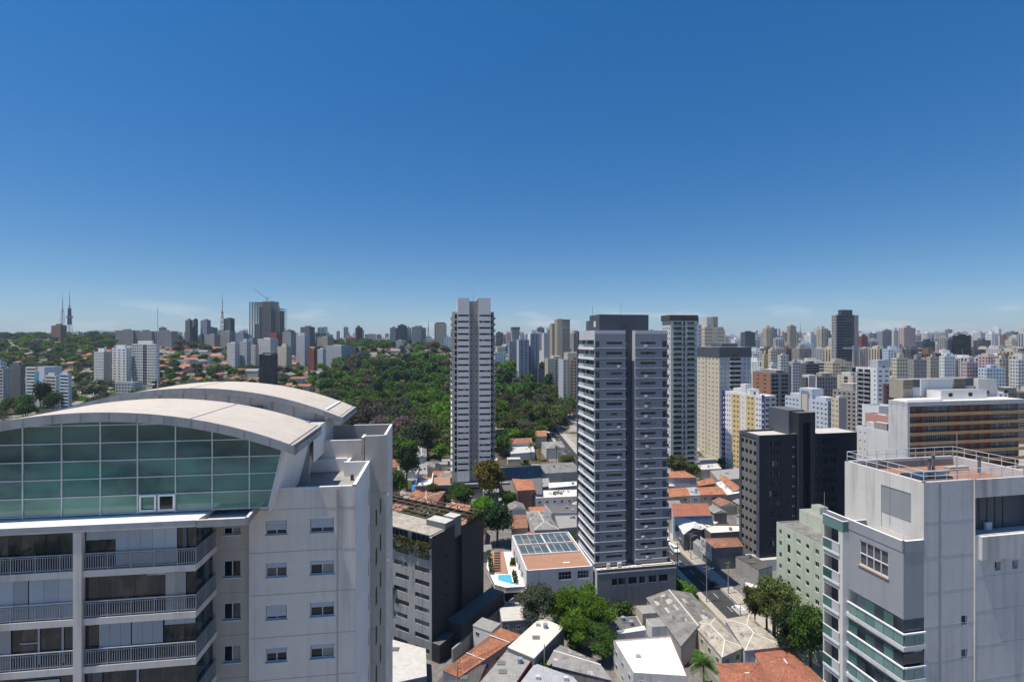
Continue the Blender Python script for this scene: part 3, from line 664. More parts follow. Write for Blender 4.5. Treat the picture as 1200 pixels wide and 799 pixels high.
# ================================================================== RIGHT FOREGROUND BLOCK
TR = R(11); Rp = (35.4, 44.0); rc, rs = math.cos(TR), math.sin(TR)
def RU(px, v=0.):
    x0 = Rp[0]-rs*v; y0 = Rp[1]+rc*v; k = (px-CX)/F; return (k*y0-x0)/(rc-k*rs)
def RV(px, u):
    x0 = Rp[0]+rc*u; y0 = Rp[1]+rs*u; k = (px-CX)/F; return (k*y0-x0)/(-rs-k*rc)
def RZ(py, u, v): return CH-(py-CY)/F*(Rp[1]+rs*u+rc*v)
rbk = thing('apartment_building', 'grey apartment tower at the right edge with a white railed terracotta roof deck', 'building', (Rp[0], Rp[1], 0), TR); FOOT.append((42, 52, 16))
paint('wallR', (.55, .535, .53), .75); paint('wallRl', (.64, .61, .56), .7); paint('tileR', (.3, .31, .33), .25, .5)
UL = -2.1; ZT = 65.9; ZL = 60.9; DB = 8.2; WB = 13.4; us = RU(1141)
q = MB()
loz0, loz1 = 60.95, 64.25
hs = [(round(RU(a)-us, 3), z0, round(RU(b)-us, 3), z0+.75) for a, b in ((1164, 1171), (1184.5, 1191.5)) for z0 in (57.7,)]
hs += [(round(RU(a)-us, 3), round(57.7-3*k, 3), round(RU(b)-us, 3), round(58.45-3*k, 3)) for a, b in ((1164, 1171), (1184.5, 1191.5)) for k in range(8, 18)]
hsL = [(round(RU(1126.5), 3), round(53.15-2.95*k, 3), round(RU(1134), 3), round(54.0-2.95*k, 3)) for k in range(16)]
wall(q, (0, 0), (1, 0), us, 0, ZT-.1, hsL, 'wallR', .2)
wall(q, (us, -.12), (1, 0), WB-us, 0, ZT-.1, [(.02, loz0, round(WB-us-1, 3), loz1)]+hs, 'wallR', 1.2)
q.poly([(us, -.12, 0), (us, -.12, ZT-.1), (us, 0, ZT-.1), (us, 0, 0)], 'wallR')
q.poly([(WB, -.12, 0), (WB, DB, 0), (WB, DB, ZT-.1), (WB, -.12, ZT-.1)], 'wallR'); q.poly([(WB, DB, 0), (0, DB, 0), (0, DB, ZT-.1), (WB, DB, ZT-.1)], 'wallR')
# upper box left side
v1_, v2_ = RV(1067.6, 0), RV(1032.5, 0)
wall(q, (0, DB), (0, -1), DB, ZL-1, ZT-.1, [(round(DB-v2_, 3), 60.6, round(DB-v1_, 3), 64.55)], 'wallRl', .18)
# lower body, left side, faces the balconies
LD = 5.6; zg = 54.3
wv0, wv1 = RV(1041, UL), RV(1007, UL); ywin = (RZ(676, UL, 1.6), RZ(640, UL, 4.6)); 
wall(q, (UL, LD), (0, -1), LD, zg, ZL, [(round(LD-wv1, 3), 57.15, round(LD-wv0, 3), 59.45)], 'tileR', .2)
wall(q, (UL, 0), (1, 0), -UL, zg, ZL, [], 'tileR')
q.poly([(UL, LD, zg), (0, LD, zg), (0, 0, zg), (UL, 0, zg)], 'offwhite')
q.poly([(UL+.15, .15, ZL-.9), (0, .15, ZL-.9), (0, DB, ZL-.9), (UL+.15, DB, ZL-.9)], 'roof_light')
q.box(UL+1.2, .1, 0, -.02, LD+4, zg-.02, 'wallRl')
q.build('wall', rbk)
q = MB(); parapet(q, [(UL-.04, DB), (UL-.04, -.04), (-.02, -.04)], .22, ZL-.9, ZL+.05, 'tileR', 'white'); q.build('parapet', rbk)
jn = MB()
for k in range(20): jn.box(.05, -.012, 62.4-3.0*k, us-.02, -.002, 62.43-3.0*k, 'grey'); jn.box(us+.05, -.132, 57.3-3.0*k, WB-.02, -.122, 57.33-3.0*k, 'grey')
jn.box(1.5, -.015, 0, 1.75, -.003, 65.7, 'grey'); jn.box(-.012, 3.2, 61, -.002, 3.23, 65.7, 'grey'); jn.build('joint', rbk)
# roller-shutter of the top floor and loggia
s = MB(); s.box(.06, DB-v2_+v1_-v2_ if False else v1_+.02, 62.0, .12, v2_-.02, 64.5, 'grey')
for k in range(22): s.box(.04, v1_+.03, 62.02+.112*k, .065, v2_-.03, 62.1+.112*k, 'grey')
s.box(.06, v1_+.02, 60.62, .14, v2_-.02, 61.98, 'offwhite'); s.build('shutter', rbk)
s = MB(); s.box(us+.04, .98, loz0+.02, WB-1.02, 1.06, loz1-.02, 'slate')
for k in range(6): s.box(us+.06+.9*k, .93, loz0+.02, us+.1+.9*k, .975, loz1-.02, 'frame_dark')
s.box(us+.1, .7, loz0+.02, us+1.1, .9, loz0+.75, 'glass_blue'); s.box(us+2.3, .7, loz0+.02, us+3.0, .9, loz0+.7, 'lightgrey'); s.build('loggia', rbk)
s = MB(); s.box(RU(1145), -.42, 58.85, WB-.6, -.125, 60.9, 'wallR', 'offwhite'); s.build('balcony', rbk)
for hh in hs[:2]: link('window', winmesh(hh[2]-hh[0], hh[3]-hh[1], .35, 'glass_blue', 'frame', 0), rbk, (us+hh[0], -.12, hh[1]))
for hh in hsL[:6]: link('window', winmesh(hh[2]-hh[0], hh[3]-hh[1], .2, 'glass_blue', 'frame', 0), rbk, (hh[0], 0, hh[1]))
# four by two window
w_ = wv1-wv0; f = MB(); h_ = 2.3
for k in range(5): f.box(k*(w_-.07)/4, .05, 0, k*(w_-.07)/4+.07, .16, h_, 'rail_white')
for z in (0, 1.05, h_-.08): f.box(0, .052, z, w_, .158, z+.08, 'rail_white')
f.box(-.08, -.1, -.1, w_+.08, .1, -.003, 'ochre'); wn = f.build('window', rbk, (UL, wv1, 57.15), R(-90))
p = MB(); p.poly([(0, .17, 0), (w_, .17, 0), (w_, .17, h_), (0, .17, h_)], 'glass_dark'); p.build('pane', wn)
# corner balconies with green glass
for k in range(19):
    z = 52.1-2.87*k
    if z < 1: break
    b = MB(); b.prism([(UL-.25, -.25), (-.05, -.25), (-.05, LD), (UL-.25, LD)], z-.35, z, 'offwhite'); b.prism([(UL-.05, .0), (UL+1.1, .0), (UL+1.1, LD), (UL-.05, LD)], z-.6, z-.36, 'wallR')
    bo = b.build('balcony', rbk)
    r = MB(); r.box(UL-.26, -.24, z+.98, UL-.1, LD-.05, z+1.1, 'white'); r.box(UL-.1, -.26, z+.98, -.06, -.14, z+1.1, 'white'); n = 6
    for i in range(n): r.box(UL-.2, -.15+i*LD/n, z+.03, UL-.17, -.15+(i+1)*LD/n-.04, z+.95, 'rail_glass')
    for i in range(2): r.box(UL-.1+i*1.0, -.2, z+.03, UL+.86+i*1.0, -.17, z+.95, 'rail_glass')
    r.build('railing', bo)
    if k < 6:
        r = MB()
        for i in range(n): 
            if (i+k) % 5: r.poly([(UL+.0, i*LD/n+LD/n-.02, z+.02), (UL+.0, i*LD/n, z+.02), (UL+.0, i*LD/n, z+2.1), (UL+.0, i*LD/n+LD/n-.02, z+2.1)], 'glass_green' if i % 2 else 'glass_blue')
        r.poly([(UL, 0, z+.02), (-.05, 0, z+.02), (-.05, 0, z+2.1), (UL, 0, z+2.1)], 'glass_blue'); r.build('glass_enclosure', bo)
# stepped white wing further back
u2 = -2.75; w2 = MB(); z2 = 60.6; wing_d = 2.4
hw = [(.15, round(52.0-2.87*k-.2, 3), 1.9, round(54.0-2.87*k, 3)) for k in range(-2, 17)]
wall(w2, (u2, LD+wing_d), (0, -1), wing_d, 0, z2-.9, hw, 'wallRl', .9); wall(w2, (u2, LD), (1, 0), -u2, 0, z2-.9, [], 'wallW'); w2.poly([(u2, LD+wing_d, 0), (0, LD+wing_d, 0), (0, LD+wing_d, z2-.9), (u2, LD+wing_d, z2-.9)][::-1], 'wallRl'); w2.poly([(u2, LD, z2-.9), (0, LD, z2-.9), (0, LD+wing_d, z2-.9), (u2, LD+wing_d, z2-.9)], 'roof_light')
w2.box(u2+.9, LD+.05, 1, u2+1, LD+wing_d-.05, z2-1.2, 'slate')
w2.build('wall', rbk)
for k in range(-2, 10):
    b = MB(); z = 52.0-2.87*k-.2; b.box(u2-.12, LD+.35, z-.25, u2-.004, LD+wing_d-.1, z, 'white'); b.box(u2-.12, LD+.35, z+.9, u2-.05, LD+wing_d-.1, z+1.0, 'white'); b.box(u2-.1, LD+.37, z+.004, u2-.07, LD+1.2, z+.896, 'lightgrey'); b.box(u2-.1, LD+1.22, z+.004, u2-.07, LD+wing_d-.12, z+.896, 'glass_green'); b.build('balcony', rbk)
b = MB(); b.box(u2-.02, LD-.03, z2-.88, u2+.03, LD+wing_d, z2+.1, 'rail_glass'); b.box(u2+.04, LD-.03, z2-.88, -.1, LD+.02, z2+.1, 'rail_glass'); b.box(u2-.05, LD-.06, z2+.104, u2+.06, LD+wing_d, z2+.18, 'white'); b.box(u2+.06, LD-.06, z2+.104, -.1, LD+.05, z2+.18, 'white'); b.build('railing', rbk)
# roof deck
M['roofpav'] = nodes('roofpav_tmp')[0]; q = MB(); q.poly([(.3, .15, ZT-1.0), (WB-.3, .15, ZT-1.0), (WB-.3, DB-.3, ZT-1.0), (.3, DB-.3, ZT-1.0)], 'roofpav')
m_, t_, b_ = nodes('roofpav'); br = t_.nodes.new('ShaderNodeTexBrick'); br.inputs['Scale'].default_value = 1.6; br.inputs['Color1'].default_value = (.36, .17, .1, 1); br.inputs['Color2'].default_value = (.28, .14, .09, 1); br.inputs['Mortar'].default_value = (.2, .13, .1, 1)
tcn = t_.nodes.new('ShaderNodeTexCoord'); t_.links.new(tcn.outputs['Object'], br.inputs['Vector']); t_.links.new(mixc(t_, ramp(t_, noise(t_, .5, 7, rough=.7), .45, .65), br.outputs[0], (.3, .22, .17)), b_.inputs['Base Color']); b_.inputs['Roughness'].default_value = .9
q.mats = [m_]; q.build('roof', rbk)
q = MB(); parapet(q, [(.003, DB-.003), (.003, .003), (us, .003), (us+.01, -.117), (WB-.003, -.117), (WB-.003, DB-.003), (.003, DB-.003)], .28, ZT-1.05, ZT-.06, 'wallR', 'offwhite')
q.box(.32, DB-.34, ZT-1.0, WB-.4, DB-.29, ZT-.3, 'dirtyconcrete'); q.build('parapet', rbk)
q = MB(); zz = ZT-.06
ring = [(.14, DB-.14), (.14, .14), (WB-.14, .02), (WB-.14, DB-.14), (.14, DB-.14)]
for (a, b), (c, d) in zip(ring, ring[1:]):
    L_ = math.hypot(c-a, d-b); n = max(2, round(L_/1.15))
    for z in (zz+.5, zz+.95): q.tube((a, b, z), (c, d, z), .03, 'rail_white', 5)
    for i in range(n): t = i/n; q.tube((a+(c-a)*t, b+(d-b)*t, zz), (a+(c-a)*t, b+(d-b)*t, zz+.95), .028, 'rail_white', 5)
q.build('railing', rbk)
q = MB(); z0 = ZT-1
for i in range(3): q.box(3.4+i*1.3, 3.2, z0+.15, 4.5+i*1.3, 5.2, z0+.28, 'glass_dark'); q.box(3.38+i*1.3, 3.18, z0+.005, 4.52+i*1.3, 5.22, z0+.148, 'metal')
q.box(6.0, 5.0, z0+.01, 9.0, 5.4, z0+.3, 'concrete'); q.build('skylight', rbk)
for u, v, h in ((8.0, 6.2, 1.2), (8.6, 6.3, 1.5), (11.8, 4.4, 1.6)): v_ = MB(); v_.tube((u, v, z0), (u, v, z0+h), .13, 'darkgrey', 8); v_.tube((u, v, z0+h+.001), (u, v, z0+h+.12), .2, 'darkgrey', 8); v_.build('vent', rbk)
q = MB(); q.tube((6.8, 2.6, z0), (6.8, 2.6, z0+4.6), .035, 'metal', 6); q.build('mast', rbk); q = MB(); q.box(10, 5.8, z0+.01, 12.4, 6.4, z0+.35, 'concrete'); q.build('plinth', rbk)
# ================================================================== CENTRE TOWER (grey, two wings round a dark shaft)
paint('towerblue', (.25, .258, .285), .25, .6); paint('towerlight', (.52, .53, .56), .2); paint('towerside', (.52, .52, .53), .25); paint('podium', (.2, .205, .22), .4)
X, Y, w, d = locate(697, 152, 10, pxr=782, pxs=678)
ct = thing('apartment_tower', 'tall blue grey apartment tower with two banded wings around a dark shaft', 'tower', (X, Y, 0), R(10)); FOOT.append((X+10, Y+8, 15))
H = CH-(387-CY)/F*Y; pit = 3.03; a1, a2 = w*.418, w*.55; q = MB(); recs = []; nf = int((H-14)/pit)
h1, h2, h3, hL, hR = [], [], [], [], []
for i in range(nf):
    z = H-2.4-(i+1)*pit
    for hl, U0, lst in ((h1, 0, ((.25, 1.45, .35, 1.9), (3.6, 8.6, 1.3, .7))), (h3, a2, ((1.7, 6.6, 1.3, .7), (w-a2-1.6, w-a2-.25, .35, 1.9))), (h2, a1, ((.5, 1.6, .9, 1.0),))):
        for a, b, s, h in lst:
            hl.append((round(a, 3), round(z+s, 3), round(b, 3), round(z+s+h, 3))); recs.append(((U0, 2.2 if hl is h2 else 0), (1, 0), a, z+s, b-a, h, 'glass_blue' if h > 1.5 else 'glass', 2 if b-a > 3 else 0))
    hL.append((.5, round(z+.25, 3), round(d-.6, 3), round(z+2.55, 3))); hR.append((1.2, round(z+1, 3), round(d-2, 3), round(z+2.3, 3)))
z0t = 11.0
wall(q, (0, 0), (1, 0), a1, z0t, H-1, h1, 'towerblue', .15); wall(q, (a2, 0), (1, 0), w-a2, z0t, H-1, h3, 'towerblue', .15); wall(q, (a1, 2.2), (1, 0), a2-a1, z0t, H+1, h2, 'slate', .15)
q.poly([(a1, 0, z0t), (a1, 2.2, z0t), (a1, 2.2, H-1), (a1, 0, H-1)], 'slate'); q.poly([(a2, 2.2, z0t), (a2, 0, z0t), (a2, 0, H-1), (a2, 2.2, H-1)], 'towerside')
wall(q, (0, d), (0, -1), d, z0t, H-1, hL, 'towerside', 1.5); wall(q, (w, 0), (0, 1), d, z0t, H-1, hR, 'towerblue', .3); q.poly([(w, d, 0), (0, d, 0), (0, d, H-1), (w, d, H-1)], 'towerblue')
q.box(-.5, d-.6, 0, -.01, d+.4, H, 'slate')
for a, b in ((0, a1), (a2, w)): q.box(a, .003, H-1, b, d-.01, H, 'towerlight', 'roof_grey')
q.box(a1, 2.3, H-1, a2, d-.02, H-.2, 'slate', 'roof_grey')
q.build('wall', ct)
place_windows(ct, recs, .15, 'glass', 'frame_dark', 90)
bm_ = MB()
for a, b in ((-.12, a1+.06), (a2-.06, w+.12)): bm_.box(a, -.24, -.05, b, -.003, .17, 'towerlight'); bm_.box(a+.1, -.1, -.3, b-.1, -.003, -.051, 'slate')
bm_.box(-.4, -.16, -.35, -.125, d-.7, .12, 'white'); bm_.box(-.28, .2, .124, -.22, d-.8, .5, 'rail_white'); bm_.box(-.27, .3, .504, -.24, d*.62, 1.15, 'rail_glass'); bm_.box(-.27, d*.62+.1, .504, -.24, d-.9, 1.1, 'lightgrey')
bm_.box(-.3, .2, 1.152, -.22, d-.8, 1.22, 'rail_white'); bm_.box(.3, d*.62, .13, .6, d*.62+.2, 2.6, 'towerside')
bm_.box(w+.003, 1.0, -.2, w+1.0, d-3, 0, 'towerlight'); bm_.box(w+.92, 1.0, .004, w+1.0, d-3, 1.05, 'rail_glass')
me = bm_.mesh('balcony')
ac = MB(); ac.box(0, -.38, 0, .8, -.02, .6, 'white'); ac = ac.mesh('air_conditioner')
for i in range(nf):
    z = H-2.4-(i+1)*pit; link('balcony', me, ct, (0, 0, z))
    g = MB() if i == 0 else None
    if rnd.random() < .22: link('air_conditioner', ac, ct, (7.0 if rnd.random() < .5 else a2+rnd.choice((2, 3.4)), 0, z+.45))
    if rnd.random() < .3: link('air_conditioner', ac, ct, (a2+3, 0, z+.45))
gl_ = MB()
for i in range(nf):
    z = H-2.4-(i+1)*pit
    for k in range(6): gl_.poly([(1.4, d-.5-k*(d-1.1)/6, z+.25), (1.4, d-.5-(k+1)*(d-1.1)/6, z+.25), (1.4, d-.5-(k+1)*(d-1.1)/6, z+2.55), (1.4, d-.5-k*(d-1.1)/6, z+2.55)], ('glass', 'glass_green', 'curtain', 'glass_blue', 'glass')[rnd.randrange(5)])
    for k in range(5): gl_.poly([(w-.28, 1.2+k*(d-3.2)/5, z+1), (w-.28, 1.2+(k+1)*(d-3.2)/5, z+1), (w-.28, 1.2+(k+1)*(d-3.2)/5, z+2.3), (w-.28, 1.2+k*(d-3.2)/5, z+2.3)], 'glass')
tag(gl_.build('windows', ct), kind='stuff')
q = MB(); c0 = locate(706, Y+2.3, 10, pxr=764)[2]; uu = (706-697)/F*Y+.3; q.box(uu, 3.2, H-1, uu+c0, 12.5, H+4.9, 'slate', 'roof_dark'); q.box(uu-.01, 6.5, H+1.2, uu-.004, 8.5, H+3, 'offwhite'); q.build('roof_box', ct)
q = MB(); q.tube((uu+.5, 11, H+4.8), (uu+.5, 11, H+8), .07, 'metal', 5); q.tube((uu+8, 6, H+4.8), (uu+8, 6, H+9), .05, 'metal', 5); q.tube((uu+14.4, 6, H-.5), (uu+14.4, 6, H+3.5), .06, 'metal', 5); q.build('antenna', ct)
# podium with terrace
q = MB(); hp = [(4.5, 6.6, 6.2, 8.6), (6.5, 6.6, 8.8, 8.6), (9.6, 6.6, 12.2, 8.6), (13.0, 6.6, 14.8, 8.6), (16, 6.6, 18.4, 8.6), (19.2, 6.6, 22, 8.6)]; pw = w+1.6
wall(q, (-.4, -3.2), (1, 0), pw, 0, 11.4, hp, 'podium', .25); wall(q, (-.4+pw, -3.2), (0, 1), d+4, 0, 11.4, [], 'podium'); wall(q, (-.4, d+.8), (0, -1), d+4, 0, 11.4, [], 'towerside')
q.poly([(-.4, -3.2, 10.6), (pw-.4, -3.2, 10.6), (pw-.4, d+.8, 10.6), (-.4, d+.8, 10.6)], 'roof_cream')
parapet(q, [(-.4, -3.2), (pw-.4, -3.2), (pw-.4, d+.8)], .25, 10.65, 11.45, 'podium', 'roof_cream'); q.box(-.4, -3.28, 10.2, pw-.4, -3.205, 10.5, 'lightgrey')
po = q.build('podium', ct)
for hh in hp: link('window', winmesh(hh[2]-hh[0], hh[3]-hh[1], .25, 'glass', 'frame_dark', 1), ct, (-.4+hh[0], -3.2, hh[1]))
q = MB()
for i in range(9): u = 1+i*1.4; q.box(u, -2.8, 10.62, u+1.0, -2.2, 11.2, 'brown'); q.box(u, -2.8, 11.2, u+1, -2.2, 11.25, 'leaf_green')
q.box(13.5, -2.9, 10.62, 23.2, -2.3, 11.75, 'roof_cream'); q.box(6.6, -1.6, 10.62, 7.8, -1.1, 12.3, 'white'); q.box(3.3, -1.4, 10.62, 4.3, -1, 12.2, 'white'); q.build('planter', ct)

# ================================================================== WHITE TOWER beside the park
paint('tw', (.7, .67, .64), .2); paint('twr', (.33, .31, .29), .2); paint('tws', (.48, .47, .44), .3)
X, Y, w, d = locate(536, 258, 7, pxr=575, d=24)
wt = thing('apartment_tower', 'slender white apartment tower with thin dark window bands standing alone beside the park', 'tower', (X, Y, 0), R(7)); FOOT.append((X+8, Y+12, 18))
H = CH-(349-CY)/F*Y; H2 = CH-(365-CY)/F*Y; pit = 3.12; q = MB(); recs = []; a1, a2 = w*.36, w*.64; nf = int((H2-9)/pit); h1, h2, h3 = [], [], []
for i in range(nf):
    z = H2-(i+1)*pit-.5
    for hl, U0, lst in ((h1, 0, ((.2, a1-.3, 1.15, .95),)), (h3, a2, ((.3, w-a2-.2, 1.15, .95),)), (h2, a1, ((.8, 1.4, 1.3, .6), (a2-a1-1.4, a2-a1-.8, 1.3, .6)))):
        for a, b, s, h in lst:
            hl.append((round(a, 3), round(z+s, 3), round(b, 3), round(z+s+h, 3))); recs.append(((U0, 1.6 if hl is h2 else 0), (1, 0), a, z+s, b-a, h, 'glass', 3 if b-a > 3 else 0))
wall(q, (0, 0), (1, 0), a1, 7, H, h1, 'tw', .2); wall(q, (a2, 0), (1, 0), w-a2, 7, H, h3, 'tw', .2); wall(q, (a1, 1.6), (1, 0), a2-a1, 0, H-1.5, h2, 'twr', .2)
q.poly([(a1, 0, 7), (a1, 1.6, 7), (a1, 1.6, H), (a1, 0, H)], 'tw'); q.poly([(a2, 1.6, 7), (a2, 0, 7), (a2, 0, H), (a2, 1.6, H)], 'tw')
wall(q, (0, d), (0, -1), d, 0, H, [], 'tw'); wall(q, (w, 0), (0, 1), d, 0, H, [], 'tw'); q.poly([(w, d, 0), (0, d, 0), (0, d, H), (w, d, H)], 'tw')
for a, b in ((0, a1), (a2, w)): q.poly([(a, 0, H), (b, 0, H), (b, d, H), (a, d, H)], 'roof_grey')
q.poly([(a1, 1.6, H-1.5), (a2, 1.6, H-1.5), (a2, d, H-1.5), (a1, d, H-1.5)], 'roof_grey')
q.box(-2.6, 2.5, 0, -.01, d-2, H2, 'tws', 'roof_light'); q.box(w+.01, 2.5, 0, w+1.9, d-2, H2, 'twr', 'roof_light')
for i in range(nf): z = H2-(i+1)*pit-.5; q.box(w+.02, 2.36, z+.9, w+1.3, 2.495, z+2.3, 'glass_dark'); q.box(-1.3, 2.36, z+.2, -.2, 2.495, z+2.4, 'glass_dark')
q.build('wall', wt); place_windows(wt, recs, .2, 'glass', 'frame_dark', 95)
b = MB(); b.box(-3.4, 1.6, -.25, -2.61, d-2.5, 0, 'tw'); b.box(-3.4, 1.6, .004, -3.3, d-2.5, 1.0, 'tws'); b.box(-3.3, 1.6, .004, -2.62, 1.7, 1.0, 'tws'); bme = b.mesh('balcony')
b = MB(); b.box(w+1.91, 1.6, -.25, w+2.6, d-2.5, 0, 'tw'); b.box(w+2.5, 1.6, .004, w+2.6, d-2.5, 1.0, 'tws'); b.box(w+1.92, 1.6, .004, w+2.5, 1.7, 1.0, 'tws'); bme2 = b.mesh('balcony')
for i in range(nf): z = H2-(i+1)*pit-.5; link('balcony', bme, wt, (0, 0, z)); link('balcony', bme2, wt, (0, 0, z))
q = MB(); q.tube((w*.5, 8, H-1.6), (w*.5, 8, H+5), .08, 'metal', 5); q.build('antenna', wt)
q = MB(); q.box(-20, -6, 0, w+9, -.8, 6.5, 'podium', 'roof_grey'); q.box(-20, -.79, 0, -3.6, 16, 5.5, 'podium', 'deck'); q.box(-20.2, -6.2, 6.5, w+9.2, -5.8, 7.4, 'darkgrey'); q.box(-8, -6.06, 2.8, 2, -6.005, 4.2, 'glass_dark'); q.box(-14, -6.05, 4.8, w+4, -6.004, 5.6, 'glass_dark'); q.box(-21, 4, 5.5, -20.6, 30, 8, 'white'); q.box(-13, 0, 5.52, -12.6, 20, 7, 'white'); q.box(-19.5, 2, 5.51, -13.2, 12, 5.6, 'roof_white'); q.build('podium', wt)

# ================================================================== OFFICE BLOCK WITH ROOF PERGOLA (turned to the street on the left)
T5 = -31; c5, s5 = math.cos(R(T5)), math.sin(R(T5)); P5 = ((506-CX)/F*125, 125.0)
ob = thing('office_building', 'dark sided office block with a pergola roof garden and planted parapet', 'building', (P5[0], P5[1], 0), R(T5)); FOOT.append((P5[0]-4, P5[1]+18, 24))
H5 = 30.2; L5 = 34.0; D5 = 22.5; q = MB(); recs = []; hs = []
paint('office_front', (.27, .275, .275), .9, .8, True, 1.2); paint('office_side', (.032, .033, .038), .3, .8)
for i in range(8):
    z = H5-3.6-(i+1)*3.3
    off = 0 if i % 2 == 0 else -1.6
    for k in range(5):
        a = L5-5.4-k*6.6+off*(.3 if k else 0); 
        if a > .5: hs.append((round(a, 3), round(z+1.0, 3), round(a+4.6, 3), round(z+2.2, 3))); recs.append(((-L5, 0), (1, 0), a, z+1.0, 4.6, 1.2, None, 3))
wall(q, (-L5, 0), (1, 0), L5, 0, H5-3.4, hs, 'office_front', .25)
hR = [(round(v, 3), round(z, 3), round(v+.5, 3), round(z+.5, 3)) for v in (5.5, 14) for z in [H5-7-3.3*k for k in range(7)]]
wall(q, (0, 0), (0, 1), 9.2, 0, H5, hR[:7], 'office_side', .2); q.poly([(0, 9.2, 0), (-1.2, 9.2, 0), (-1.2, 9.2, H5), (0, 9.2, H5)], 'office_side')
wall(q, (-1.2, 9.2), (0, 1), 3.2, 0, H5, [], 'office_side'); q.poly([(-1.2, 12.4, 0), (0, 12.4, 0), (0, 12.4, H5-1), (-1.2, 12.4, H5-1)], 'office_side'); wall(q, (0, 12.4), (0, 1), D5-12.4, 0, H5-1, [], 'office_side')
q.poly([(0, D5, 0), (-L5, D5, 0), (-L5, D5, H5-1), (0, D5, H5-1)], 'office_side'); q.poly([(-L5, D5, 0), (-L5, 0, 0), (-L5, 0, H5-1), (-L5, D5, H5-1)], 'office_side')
q.poly([(-L5, 0, H5-3.4), (0, 0, H5-3.4), (0, D5, H5-3.4), (-L5, D5, H5-3.4)], 'deck')
q.build('wall', ob); place_windows(ob, recs, .25, 'glass_blue', 'frame_dark', 100)
q = MB(); q.box(-24, 1.6, H5-3.38, -.02, 8.6, H5-.25, 'darkgrey', 'roof_grey'); q.box(-24.6, .6, H5-.24, -.9, 9.0, H5, 'roof_grey', 'sheet_beige')
for k in range(16): q.box(-23.6+1.45*k, 1.55, H5-3.0, -22.4+1.45*k, 1.595, H5-.7, 'glass_blue' if k % 5 else 'curtain')
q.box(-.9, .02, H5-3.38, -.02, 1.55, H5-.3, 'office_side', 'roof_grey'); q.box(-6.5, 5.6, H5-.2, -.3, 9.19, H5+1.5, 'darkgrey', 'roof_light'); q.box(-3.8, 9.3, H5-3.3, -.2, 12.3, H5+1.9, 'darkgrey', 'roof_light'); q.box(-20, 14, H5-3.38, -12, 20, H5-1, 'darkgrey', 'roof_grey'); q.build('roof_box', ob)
q = MB()
for k in range(11): q.box(-33+3.2*k, 9.4, H5-.3, -32.86+3.2*k, D5+1.2, H5-.05, 'brown')
for k in range(6): q.box(-33.5, 9.6+2.5*k, H5-.045, -.6, 9.74+2.5*k, H5+.12, 'pierbrown')
for u in (-33, -20, -10, -.9):
    for v in (9.7, D5+.8): q.box(u, v, H5-3.38, u+.25, v+.25, H5-.36, 'brown')
q.build('pergola', ob)
q = MB(); q.box(-L5, -.5, H5-4.3, -.02, -.01, H5-2.9, 'office_front', 'grass'); q.box(-.15, 15, H5-1, -.02+.3, D5, H5-.3, 'office_side'); q.build('planter', ob)
def leafblob(boxes, n, size, seed=1):
    r_ = np.random.RandomState(seed); V = []
    vols = np.array([(b[3]-b[0])*(b[4]-b[1])*(b[5]-b[2]) for b in boxes]); cnt = np.maximum(1, (n*vols/vols.sum()).astype(int))
    for b, k in zip(boxes, cnt):
        c = r_.uniform(b[:3], b[3:], (k, 3)); nn = r_.normal(size=(k, 3)); nn /= np.linalg.norm(nn, axis=1)[:, None]; t = np.cross(nn, r_.normal(size=(k, 3))); t /= np.linalg.norm(t, axis=1)[:, None]; bb = np.cross(nn, t); s = size*r_.uniform(.6, 1.3, (k, 1))
        V.append(np.stack([c-t*s-bb*s*.6, c+t*s-bb*s*.6, c+t*s+bb*s*.6, c-t*s+bb*s*.6], 1))
    return np.concatenate(V)
def quadmesh(name, V, mats):
    n = len(V); me = bpy.data.meshes.new(name); me.vertices.add(n*4); me.vertices.foreach_set('co', V.reshape(-1).astype(np.float32))
    me.loops.add(n*4); me.loops.foreach_set('vertex_index', np.arange(n*4, dtype=np.int32)); me.polygons.add(n); me.polygons.foreach_set('loop_start', np.arange(0, n*4, 4, dtype=np.int32)); me.polygons.foreach_set('loop_total', np.full(n, 4, np.int32))
    for m in mats: me.materials.append(M[m])
    me.update(); me.validate(); return me
link('foliage', quadmesh('foliage', leafblob([(-L5, -.9, H5-3.5, -.4, .5, H5-1.7), (-L5, -1.0, H5-5.0, -.4, -.3, H5-3.0), (-22, 10, H5-2.6, -8, 20, H5-.6), (-.7, 15, H5-1.8, .6, D5, H5+.4)], 9000, .24), ['leaf_olive']), ob)
link('foliage', quadmesh('foliage', leafblob([(-15.4, -.9, H5-16.4, -11.6, 0, H5-15.2), (-14, -1.2, H5-18.5, -13, 0, H5-16)], 500, .18), ['leaf_green']), ob)
q = MB(); q.box(.02, 6, 0, 4.5, 26, 7.2, 'office_side', 'roof_dark'); q.box(4.5, 2, 0, 5.0, 36, 3.4, 'dirtyconcrete'); q.box(.05, 0, 0, 2.4, 6, 4.5, 'office_side', 'roof_dark'); q.build('annex', ob)

# ================================================================== LOW WHITE BUILDING WITH POOL DECK
X, Y = atz(617, 668.5, 12); cp = math.cos(R(9)); Yp = Y
pb = thing('low_building', 'low grey and white clubhouse with roof skylights beside the centre tower', 'building', (X, Y, 0), R(9)); FOOT.append((X, Y+14, 24))
Xr = locate(617, Y, 9, pxr=695)[2]; k_ = (600-CX)/F; dl = 27.5
q = MB(); hw_ = [(9.5, 8.6, 13.3, 10.9), (15.2, 8.6, 18.6, 10.9)]
wall(q, (0, 0), (1, 0), Xr, 0, 12, hw_, 'lightgrey', .25); wall(q, (0, dl), (0, -1), dl, 0, 12, [(round(4+5*k, 2), 6.3, round(7.5+5*k, 2), 9.0) for k in range(4)], 'white', .3); wall(q, (Xr, 0), (0, 1), dl, 0, 12, [], 'white'); wall(q, (Xr, dl), (-1, 0), Xr, 0, 12, [], 'white')
